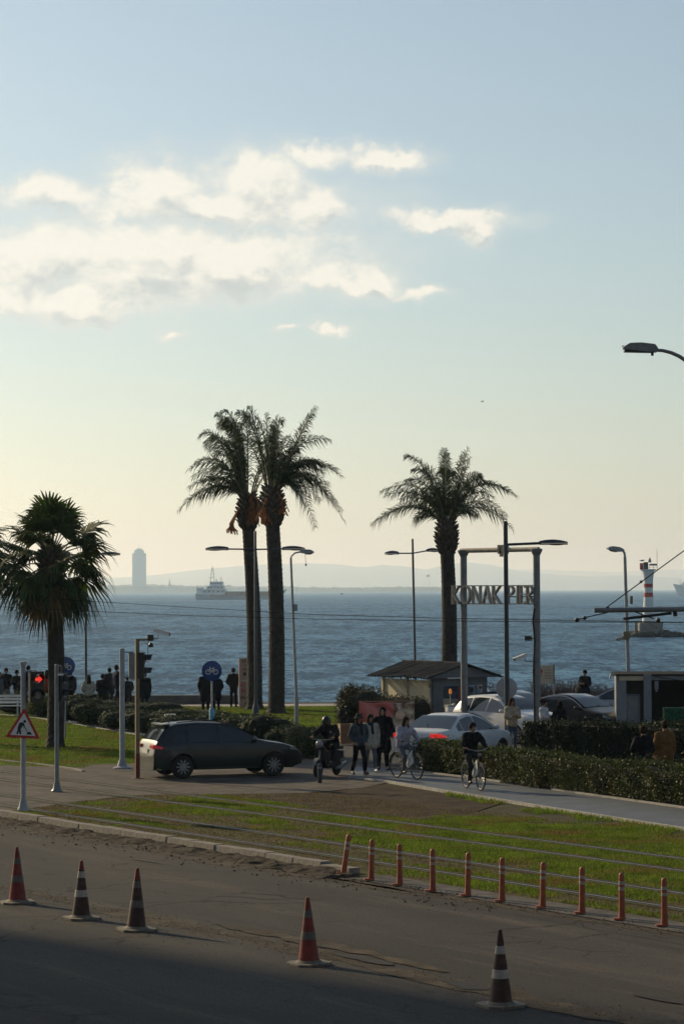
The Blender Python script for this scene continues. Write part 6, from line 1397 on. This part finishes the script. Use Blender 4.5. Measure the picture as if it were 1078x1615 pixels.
q = at(392, 1000, 119.6); o = thing('signboard', 'tall pink and cream two panel signboard half behind the palm trunk', 'sign', (q.x, q.y, 0), R(10)); m_pink = mat('pinkish_board', (.52, .33, .26), .6, var=.12, scale=4, col2=(.42, .2, .17), c2=(.55, .75), s2=2)
z1, z2, z3 = zof(1115, 119.6), zof(1072, 119.6), zof(1037, 119.6)
b = MB(); b.box((0, 0, (z1 + z2) / 2), (.86, .08, z2 - z1 - .02)); b.build('lower_panel', m_pink, o, False); b = MB(); b.box((0, 0, (z2 + z3) / 2), (.86, .08, z3 - z2 - .02)); b.build('upper_panel', m_pink, o, False)
b = MB(); b.tube([(-.42, .05, 0), (-.42, .05, z3)], .02, 6); b.tube([(.42, .05, 0), (.42, .05, z3)], .02, 6); b.build('leg', m_steel, o)
m_rt = mat('red_lettering', (.40, .03, .03), .6); m_dt = mat('dark_lettering', (.04, .03, .03), .6)
for tx, zz, sz, mt_ in (('UZ LI', z3 - .14, .16, m_dt), ('IT', z3 - .33, .13, m_dt), ('HALI', z3 - .5, .14, m_dt), ('IZ LI', z2 - .2, .24, m_rt), ('BLU', z2 - .46, .24, m_rt), ('IPROM', z2 - .78, .18, m_dt), ('ab', z2 - 1.0, .16, m_dt)):
    t = link('lettering', text_mesh(tx, sz, mt_), o); t.location = (-.12, -.046, zz); t.rotation_euler = (R(90), 0, 0)
b = MB(); b.lathe([(.08, 0), (.08, .006)], m=Matrix.Translation((-.18, -.042, z3 - .70)) @ Matrix.Rotation(R(90), 4, 'X'), seg=14); b.build('round_mark', m_dt, o)
# bench, pale box
q = at(5, 1000, 113.0); o = thing('bench', 'white slatted bench at the left edge of the promenade', 'bench', (q.x, q.y, 0), .1)
for k in range(3):
    b = MB(); b.box((0, .22, .58 + .13 * k), (1.5, .03, .09)); b.build('back_slat', m_white, o, False); b = MB(); b.box((0, -.16 + .16 * k, .44), (1.5, .12, .03)); b.build('seat_slat', m_white, o, False)
for x in (-.6, .6):
    b = MB(); b.box((x, .05, .22), (.06, .42, .41)); b.box((x, .25, .6), (.06, .05, .5)); b.build('leg', m_white, o, False)
q = gp(269, 1167); o = thing('utility_box', 'small pale cabinet half hidden in the shrubs left of the blue sign', 'cabinet', q, .2)
b = MB(); b.box((0, .1, .42), (.34, .26, .84), bev=.03); b.build('cabinet_body', m_palegrey, o); b = MB(); b.box((0, .1, .87), (.38, .3, .05)); b.build('lid', m_white, o, False)
# ------------------------------------------------------------------ white booth on the right
d = 94.0; q = at(971, 1000, d); o = thing('pavilion', 'low white framed pavilion with dark open front at the right edge', 'building', (q.x, d, 0), R(-3)); K = d / F
X = lambda p: (p - 971) * K
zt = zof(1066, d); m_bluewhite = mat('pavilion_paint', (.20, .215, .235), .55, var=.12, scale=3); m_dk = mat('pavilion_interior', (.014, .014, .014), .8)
b = MB(); b.box((X(978), .6, zt / 2), (X(986) - X(970), 1.2, zt)); b.build('left_wall', m_bluewhite, o, False)
b = MB(); b.box((X(1019), -.05, zt / 2 + .01), (X(1025) - X(1013), .26, zt + .02)); b.build('column', m_bluewhite, o, False)
b = MB(); b.box(((X(975) + X(1013)) / 2, .05, zt - .09), (X(1013) - X(975), .2, .2)); b.build('fascia', m_cream, o, False)  # sunlit stretch of the white frame; light put into its cream colour
b = MB(); b.box(((X(1025) + X(1180)) / 2, .05, zt - .10), (X(1180) - X(1025), .2, .16)); b.build('fascia', m_bluewhite, o, False)
b = MB(); b.box((X(1075), 1.5, zt + .0), (X(1180) - X(968), 3.2, .06)); b.build('roof', mat('pavilion_roofing', (.03, .03, .03), .95, spec=.05), o, False)
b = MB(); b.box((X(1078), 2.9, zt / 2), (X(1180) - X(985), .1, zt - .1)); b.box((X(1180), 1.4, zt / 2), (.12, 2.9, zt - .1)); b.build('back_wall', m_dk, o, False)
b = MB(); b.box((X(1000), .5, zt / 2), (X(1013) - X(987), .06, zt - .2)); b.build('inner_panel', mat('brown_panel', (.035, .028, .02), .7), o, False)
b = MB()
x0, x1, zd = X(982), X(1007), zof(1098, d); b.box((x0, .3, zd / 2), (.05, .06, zd)); b.box((x1, .3, zd / 2), (.05, .06, zd)); b.box(((x0 + x1) / 2, .3, zd), (x1 - x0 + .05, .06, .06)); dr = b.build('door_frame', m_bluewhite, o, False)
b = MB(); b.box(((x0 + x1) / 2, .33, zd / 2), (x1 - x0 - .06, .03, zd - .08)); b.box(((x0 + x1) / 2 + .2, .3, zd * .5), (.04, .03, .9)); b.build('door_leaf', m_palegrey, dr, False)
b = MB(); b.box((X(1033), -.12, zof(1082, d)), (.13, .16, .28)); b.box((X(1033), -.14, zof(1090, d)), (.08, .1, .1)); b.build('wall_lamp', m_bluewhite, o, False)
b = MB(); b.tube([(X(968), -.05, zt - .02), (X(962), -.05, zt + .02), (X(960), -.05, zt - .12)], .03, 6); b.build('gutter_end', m_bluewhite, o)
b = MB(); b.tube([(X(1030), -.1, zt - .05), (X(1050), -.1, zt - .12), (X(1100), -.1, zt - .3)], .012, 5); b.build('cable', m_black, o)
q = at(1068, 1000, 91.5); o = thing('green_screen', 'bright green artificial hedge block in front of pavilion', 'screen', (q.x, 91.5, 0), 0)
zt2 = zof(1118, 91.5); b = MB(); b.box((0, 0, zt2 / 2), (.98, .34, zt2 - .04)); b.build('core', mat('green_core', (.01, .06, .03), .9), o, False)
rg = np.random.default_rng(77); n = 5200; P = np.stack([rg.uniform(-.5, .5, n), np.full(n, -.18) + rg.normal(0, .012, n), rg.uniform(.05, zt2, n)], 1); Nn = np.tile([0, -1., 0], (n, 1))
P2 = np.stack([rg.uniform(-.5, .5, 1500), rg.uniform(-.18, .18, 1500), np.full(1500, zt2)], 1); N2 = np.tile([0, 0, 1.], (1500, 1)); P3 = np.stack([np.full(1500, -.5), rg.uniform(-.18, .18, 1500), rg.uniform(.05, zt2, 1500)], 1); N3 = np.tile([-1., 0, 0], (1500, 1))
leaves(o, 'foliage', np.concatenate([P, P2, P3]), np.concatenate([Nn, N2, N3]), .024, mat('artificial_leaf', (.012, .13, .06), .6, var=.3, island=.35), rg)
# ------------------------------------------------------------------ lighthouse on its rock
d = 372.0; K = d / F; zw = lambda y: CH - (y - HZ) * K; q = at(1020, 1000, d)
m_lw = mat('lighthouse_white', (.62, .62, .60), .6, var=.1, scale=.6); m_rock = mat('breakwater_rock', (.035, .032, .028), .9, var=.4, scale=1.2, bump=.6, bscale=4)
o = thing('lighthouse', 'white lighthouse with two red bands on the breakwater', 'lighthouse', (q.x, d, 0))
cx_ = lambda p: (p - 1020) * K
def ltower(y0, y1, mt, nm, k=1.0):
    W = lambda y: np.interp(y, [902, 915, 930, 945, 960, 985], [9.6, 7.6, 6.9, 7.4, 8.4, 10.6]) * K * k; b = MB(); b.lathe([(W(y), zw(y)) for y in np.linspace(y1, y0, 8)], (cx_(1022), 0, 0), 20); b.build(nm, mt, o)
ltower(902, 986, m_lw, 'tower'); ltower(922.5, 928.5, m_red, 'red_band', 1.02); ltower(936.5, 943.5, m_red, 'red_band', 1.02)
b = MB(); b.lathe([(11.5 * K, zw(902)), (12.5 * K, zw(900.5)), (12.5 * K, zw(899.5))], (cx_(1022), 0, 0), 16); b.build('gallery', m_lw, o)
b = MB(); b.box((cx_(1018), 0, zw(894)), (7 * K, .8, 11 * K)); b.build('equipment_cabinet', m_black, o, False); b = MB(); b.box((cx_(1011), -.2, zw(895)), (5 * K, .5, 10 * K)); b.build('solar_panel', m_red, o, False)
b = MB(); b.box((cx_(1030), 0, zw(892.5)), (12 * K, .1, 3 * K)); b.build('name_board', m_greypaint, o, False)
b = MB(); b.lathe([(2.6 * K, 0), (2.4 * K, 3 * K), (1.4 * K, 6 * K), (.3 * K, 8.5 * K)], (cx_(1024.5), 0, zw(889)), 12); b.build('lantern', m_lens, o)
b = MB(); b.tube([(cx_(1036), 0, zw(900)), (cx_(1036), 0, zw(868))], .03, 5); 
for x in (1009, 1016, 1023, 1029, 1035): b.tube([(cx_(x), -.9, zw(900)), (cx_(x), -.9, zw(893))], .025, 4)
b.tube([(cx_(1009), -.9, zw(893)), (cx_(1035), -.9, zw(893))], .025, 4); b.tube([(cx_(1009), -.9, zw(896.5)), (cx_(1035), -.9, zw(896.5))], .02, 4); b.build('railing', m_greypaint, o)
b = MB(); b.box((cx_(1025), 0, zw(993)), (36 * K, 2.6, 18 * K)); b.box((cx_(1001.5), -.3, zw(991.5)), (4.5 * K, .5, 16 * K)); b.build('plinth', m_conc, o, False)
b = MB(); rgx = random.Random(5)
for i in range(150):
    x = 990 + 160 * (i / 150) + rgx.uniform(-2, 2); hgt_ = np.interp(x, [988, 1003, 1040, 1052, 1062, 1150], [.4, 1.0, 1.0, .75, .6, .75]); c = Vector((cx_(x), rgx.uniform(-1.6, 1.6), SEA_Z + hgt_ * rgx.uniform(.0, .55))); s = rgx.uniform(.4, .8)
    b.ell(c, (s * 1.1, s, s * .7), 6, 4, m=Matrix.Rotation(rgx.uniform(0, 3), 3, 'Z') @ Matrix.Rotation(rgx.uniform(-.4, .4), 3, 'X'))
b.add([(cx_(989), -1.5, SEA_Z - .3), (cx_(1160), -1.5, SEA_Z - .3), (cx_(1160), 1.5, SEA_Z - .3), (cx_(989), 1.5, SEA_Z - .3), (cx_(996), -1, zw(1002)), (cx_(1160), -1, zw(1001)), (cx_(1160), 1, zw(1001)), (cx_(996), 1, zw(1002))], [(0, 1, 5, 4), (4, 5, 6, 7), (1, 2, 6, 5), (3, 0, 4, 7), (2, 3, 7, 6)])
rk = b.build('breakwater', m_rock, None, False); rk.location = (q.x, d, 0); tag(rk, 'dark rock breakwater under the lighthouse', 'breakwater')
# ------------------------------------------------------------------ ships
def bird(lab, p, s, rz, perched=False):
    o = thing('bird', lab, 'bird', p, rz); m_b = m_hair
    b = MB(); b.ell((0, 0, 0), (.18 * s, .07 * s, .07 * s), 10, 6); b.ell((.19 * s, 0, .05 * s), .05 * s, 8, 6); b.tube([(.23 * s, 0, .05 * s), (.30 * s, 0, .04 * s)], [.015 * s, .004 * s], 4); b.build('body', m_b, o)
    for k in (-1, 1):
        b = MB()
        if perched: b.add([(.1 * s, k * .07 * s, .05 * s), (-.25 * s, k * .06 * s, 0), (-.05 * s, k * .09 * s, -.06 * s)], [(0, 1, 2)])
        else: b.add([(.08 * s, k * .04 * s, .03 * s), (-.08 * s, k * .04 * s, .03 * s), (-.06 * s, k * .3 * s, .16 * s), (.07 * s, k * .28 * s, .17 * s), (-.1 * s, k * .62 * s, .06 * s)], [(0, 1, 2, 3), (3, 2, 4)])
        b.build('wing', m_b, o, False)
    b = MB(); b.prism([(-.15 * s, -.02 * s), (-.32 * s, -.06 * s), (-.32 * s, .06 * s), (-.15 * s, .02 * s)], .01 * s); b.build('tail', m_b, o, False)
bird('tiny dark bird flying high in the sky right of the palms', at(760, 633.5, 150), .34, .6)
bird('dark bird skimming the water between palms and booth', at(538.5, 937, 400), 1.1, 1.2)
bird('bird perched on the lighthouse gallery', Vector((q.x + cx_(1012), d - .2, zw(886))), 1.5, .3, True)
m_hull = mat('ship_hull', (.27, .33, .37), .6, var=.12, scale=.1); m_super = mat('ship_white', (.70, .71, .70), .6, var=.08, scale=.3); m_hatch = mat('hatch_brown', (.30, .17, .10), .7, var=.2, scale=.5)
d = 1900.0; K = d / F; q = at(380, 945, d); zw = lambda y: CH - (y - HZ - .6) * K; XX = lambda p: (p - 380) * K
o = thing('cargo_ship', 'grey cargo ship with white bridge at the stern behind the palms', 'ship', (q.x, d, 0), R(-6))
def hull(prof_top, x0, x1, halfw, zlo, o, mt):
    b = MB(); rows = []
    for u in np.linspace(0, 1, 40):
        x = x0 + (x1 - x0) * u; zt_ = np.interp(x, [p[0] for p in prof_top], [p[1] for p in prof_top]); w = halfw * min(1, (1 - u) / .22) ** .6 * min(1, .75 + u * 4)
        w = max(w, .15); fl = max(0, u - .86) / .14; xb = x - fl * 5.0
        rows.append([(xb, -w * .88 * (1 - .5 * fl), zlo), (x, -w, zt_), (x, w, zt_), (xb, w * .88 * (1 - .5 * fl), zlo)])
    b.add([p for r_ in rows for p in r_], [(i * 4 + k, (i + 1) * 4 + k, (i + 1) * 4 + k + 1, i * 4 + k + 1) for i in range(39) for k in range(3)] + [(0, 1, 2, 3), (159, 158, 157, 156)])
    return b.build('hull', mt, o, False)
hull([(XX(308), zw(935.5)), (XX(322), zw(937)), (XX(330), zw(940)), (XX(425), zw(940)), (XX(432), zw(935)), (XX(443), zw(931.5)), (XX(454), zw(929.5))], XX(309), XX(453), 5.5, SEA_Z - .2, o, m_hull)
for i in range(22):
    b = MB(); xx = XX(331) + (XX(424) - XX(331)) * (i + .5) / 22; b.box((xx, 0, zw(937)), ((XX(424) - XX(331)) / 22 - .25, 8.6, zw(933.5) - zw(940.5))); b.build('hatch_cover', m_hatch, o, False)
b = MB(); b.box((XX(378), 0, zw(933.2)), (XX(425) - XX(331), 9.0, .5)); b.build('hatch_coaming', m_hull, o, False)
for nm, x0, x1, y0, y1, w in (('deckhouse', 320, 356, 938, 929.5, 9.5), ('deckhouse', 327, 353, 929.6, 924.5, 9), ('bridge', 332, 351, 924.6, 917, 9.8)):
    b = MB(); b.box(((XX(x0) + XX(x1)) / 2, 0, (zw(y0) + zw(y1)) / 2), (XX(x1) - XX(x0), w, zw(y1) - zw(y0))); b.build(nm, m_super, o, False)
    for k in range(5):
        wn_ = MB(); wx0 = XX(x0) + (XX(x1) - XX(x0)) * (k + .5) / 5; wn_.box((wx0, -w / 2 - .05, zw(y0 * .35 + y1 * .65)), ((XX(x1) - XX(x0)) / 8, .12, (zw(y1) - zw(y0)) * .28)); wn_.build('window', m_glass, o, False)
b = MB(); b.box(((XX(330) + XX(354)) / 2, 0, zw(924.4)), (XX(354) - XX(329), 11.5, .35)); b.box(((XX(324) + XX(356)) / 2, 0, zw(929.6)), (XX(357) - XX(324), 10.5, .3)); b.build('deck_rail', m_super, o, False)
b = MB(); b.tube([(XX(331.5), -1.2, zw(917)), (XX(334), 0, zw(895))], .22, 5); b.tube([(XX(337.5), 1.2, zw(917)), (XX(335.5), 0, zw(895))], .22, 5); b.tube([(XX(334.7), 0, zw(897)), (XX(334.7), 0, zw(892))], .12, 4)
for yy_ in (900, 905, 910): b.tube([(XX(332.8), 0, zw(yy_)), (XX(336.8), 0, zw(yy_))], .12, 4)
b.tube([(XX(348.5), 0, zw(917)), (XX(348.5), 0, zw(909))], .18, 5); b.tube([(XX(346), 0, zw(913)), (XX(351), 0, zw(913))], .12, 4); b.tube([(XX(341), 0, zw(917)), (XX(341), 0, zw(913))], .3, 5); b.tube([(XX(328), 0, zw(911)), (XX(335), 0, zw(911))], .12, 4); b.build('mast', m_hull, o, False)
b = MB(); b.box((XX(316), 0, zw(930.5)), (5, 6, 4.5)); b.ell((XX(318), -3.5, zw(928)), (2.6, 1.2, 1.1), 8, 6); b.build('lifeboat', m_super, o, False)
d = 2500.0; K = d / F; q = at(1100, 935, d); zw = lambda y: CH - (y - HZ) * K; XX = lambda p: (p - 1100) * K
o = thing('cargo_ship', 'pale ship bow just showing at the right edge', 'ship', (q.x, d, 0), math.pi)
XX = lambda p: -(p - 1100) * K
hull([(XX(1200), zw(926)), (XX(1080), zw(926)), (XX(1070), zw(924.5)), (XX(1060), zw(922.5))], XX(1200), XX(1060), 7, SEA_Z - .2, o, m_super)
b = MB(); b.box((XX(1160), 0, zw(914)), (30, 10, 16)); b.build('deckhouse', m_super, o, False); b = MB(); b.tube([(XX(1072), 0, zw(925)), (XX(1072), 0, zw(917))], .3, 5); b.add([(XX(1072), 0, zw(925)), (XX(1078), 0, zw(919)), (XX(1090), 0, zw(925))], [(0, 1, 2)]); b.build('mast', m_super, o, False)
# ------------------------------------------------------------------ tower, minaret and flag on the far shore
d = 7800.0; K = d / F; q = at(219.5, 930, d); zw = lambda y: CH - (y - HZ - 1.5) * K; m_tower = mat('tower_facade', (.17, .20, .23), .5, var=.1, scale=.02)
o = thing('tower_block', 'tall slab tower on the far shore', 'tower', (q.x, d, 0), .15)
for i, (w, y0, y1) in enumerate(((21.5, 936, 897), (20.3, 897, 895), (21.5, 895, 873), (15, 873, 868), (9, 868, 865.5))):
    b = MB(); b.box((0, 0, (zw(y0) + zw(y1)) / 2), (w * K, 20, zw(y1) - zw(y0))); b.build('storey_block', m_tower, o, False)
fl = MB(); fl.box((0, 0, 0), (21.9 * K, 20.6, 1.4)); fm = fl.mesh('floor_band', m_palegrey, False)
for k in range(17):
    s_ = link('floor_band', fm, o); s_.location = (0, 0, zw(934 - 3.5 * k))
b = MB(); b.tube([(0, 0, zw(866)), (0, 0, zw(858))], [.9, .3], 5); b.build('antenna', m_palegrey, o)
q = at(267.5, 930, 7800); o = thing('minaret', 'thin distant minaret right of the slab tower', 'minaret', (q.x, 7800, 0)); o.scale = (1.45,) * 3
b = MB(); b.lathe([(2.0, 0), (1.9, 10), (2.6, 11), (2.6, 12.5), (1.3, 13), (1.2, 17), (.2, 23)], (0, 0, 5.0), 10); b.build('shaft', m_tower, o); b = MB(); b.lathe([(8, 4), (8, 8), (6, 11), (1, 13.5)], (0, 0, 3.0), 12); b.build('dome', m_tower, o)
q = at(677, 930, 7700); o = thing('flagpole', 'distant flagpole with a flag on the far shore', 'flagpole', (q.x, 7700, 0)); o.scale = (1.45,) * 3
b = MB(); b.tube([(0, 0, 0), (0, 0, 34)], .35, 5); b.build('pole', m_palegrey, o); b = MB(); b.grid(lambda u, v: (-6.5 * u, .6 * math.sin(u * 6), 29 + 4.5 * v - 1.5 * u), 8, 3); b.build('flag', m_red, o)
# ------------------------------------------------------------------ unseen city blocks: one shades the near road, others added to dim skylight
m_fac = mat('plaster', (.24, .21, .18), .85, var=.15, scale=.3, bump=.2, bscale=6)
wb = MB(); wb.box((0, 0, 0), (1.5, .14, 1.6)); w_me = wb.mesh('window', m_glass, False)
def block(lab, c, rz, w, dp, h, faces):
    o = thing('apartment_building', lab, 'building', c, rz); b = MB(); b.box((0, 0, h / 2), (w, dp, h)); b.build('wall', m_fac, o, False)
    b = MB(); b.box((0, 0, h + .2), (w + .8, dp + .8, .4)); b.box((w * .2, 0, h + 1.4), (4, 4, 2.4)); b.build('roof', m_conc, o, False)
    for s in faces:
        for i in range(int(w // 4)):
            for j in range(int(h // 3.2)):
                wdw = link('window', w_me, o); wdw.location = (-w / 2 + 2 + i * 4, s * dp / 2, 1.8 + j * 3.2)
E = gp(540, 1540); away = Vector((-math.sin(SUN_AZ), math.cos(SUN_AZ), 0)); side = Vector((-math.cos(SUN_AZ), -math.sin(SUN_AZ), 0))
cpos = E + away * 96 + side * 10.1
block('apartment block out of view on the left that shades the near road', Vector((cpos.x, cpos.y, 0)), math.atan2(side.y, side.x), 20, 16, 62, (1,))
for i, (x, y, w, h, rz) in enumerate(((-62, -16, 30, 24, .5), (-30, -34, 30, 27, .25), (4, -40, 32, 24, 0), (40, -34, 30, 29, -.2), (66, -6, 30, 24, -.7))):
    block(['unseen apartment block behind the camera, far left', 'unseen apartment block behind the camera, left', 'unseen apartment block straight behind the camera', 'unseen apartment block behind the camera, right', 'unseen apartment block behind the camera, far right'][i], Vector((x, y, 0)), rz, w, 14, h, (1,))

# ------------------------------------------------------------------ groups for kinds that repeat
GROUPS = {'street_lamp': 'street lamps', 'car': 'cars by the pier entrance', 'bicycle': 'bicycles on the path', 'traffic_signal': 'traffic signals at the crossing', 'cycle_path_sign': 'cycle path signs',
          'hedge': 'clipped hedges', 'bush': 'bushes by the booth', 'apartment_building': 'city blocks out of view', 'bird': 'birds', 'cargo_ship': 'ships in the bay', 'catenary_mast': 'tram catenary masts', 'person': 'people near the crossing and cars'}
for ob in list(COL.objects):
    if ob.parent is None and 'category' in ob.keys() and 'group' not in ob.keys():
        k = ob.name.split('.')[0]
        if k in GROUPS: ob['group'] = GROUPS[k]
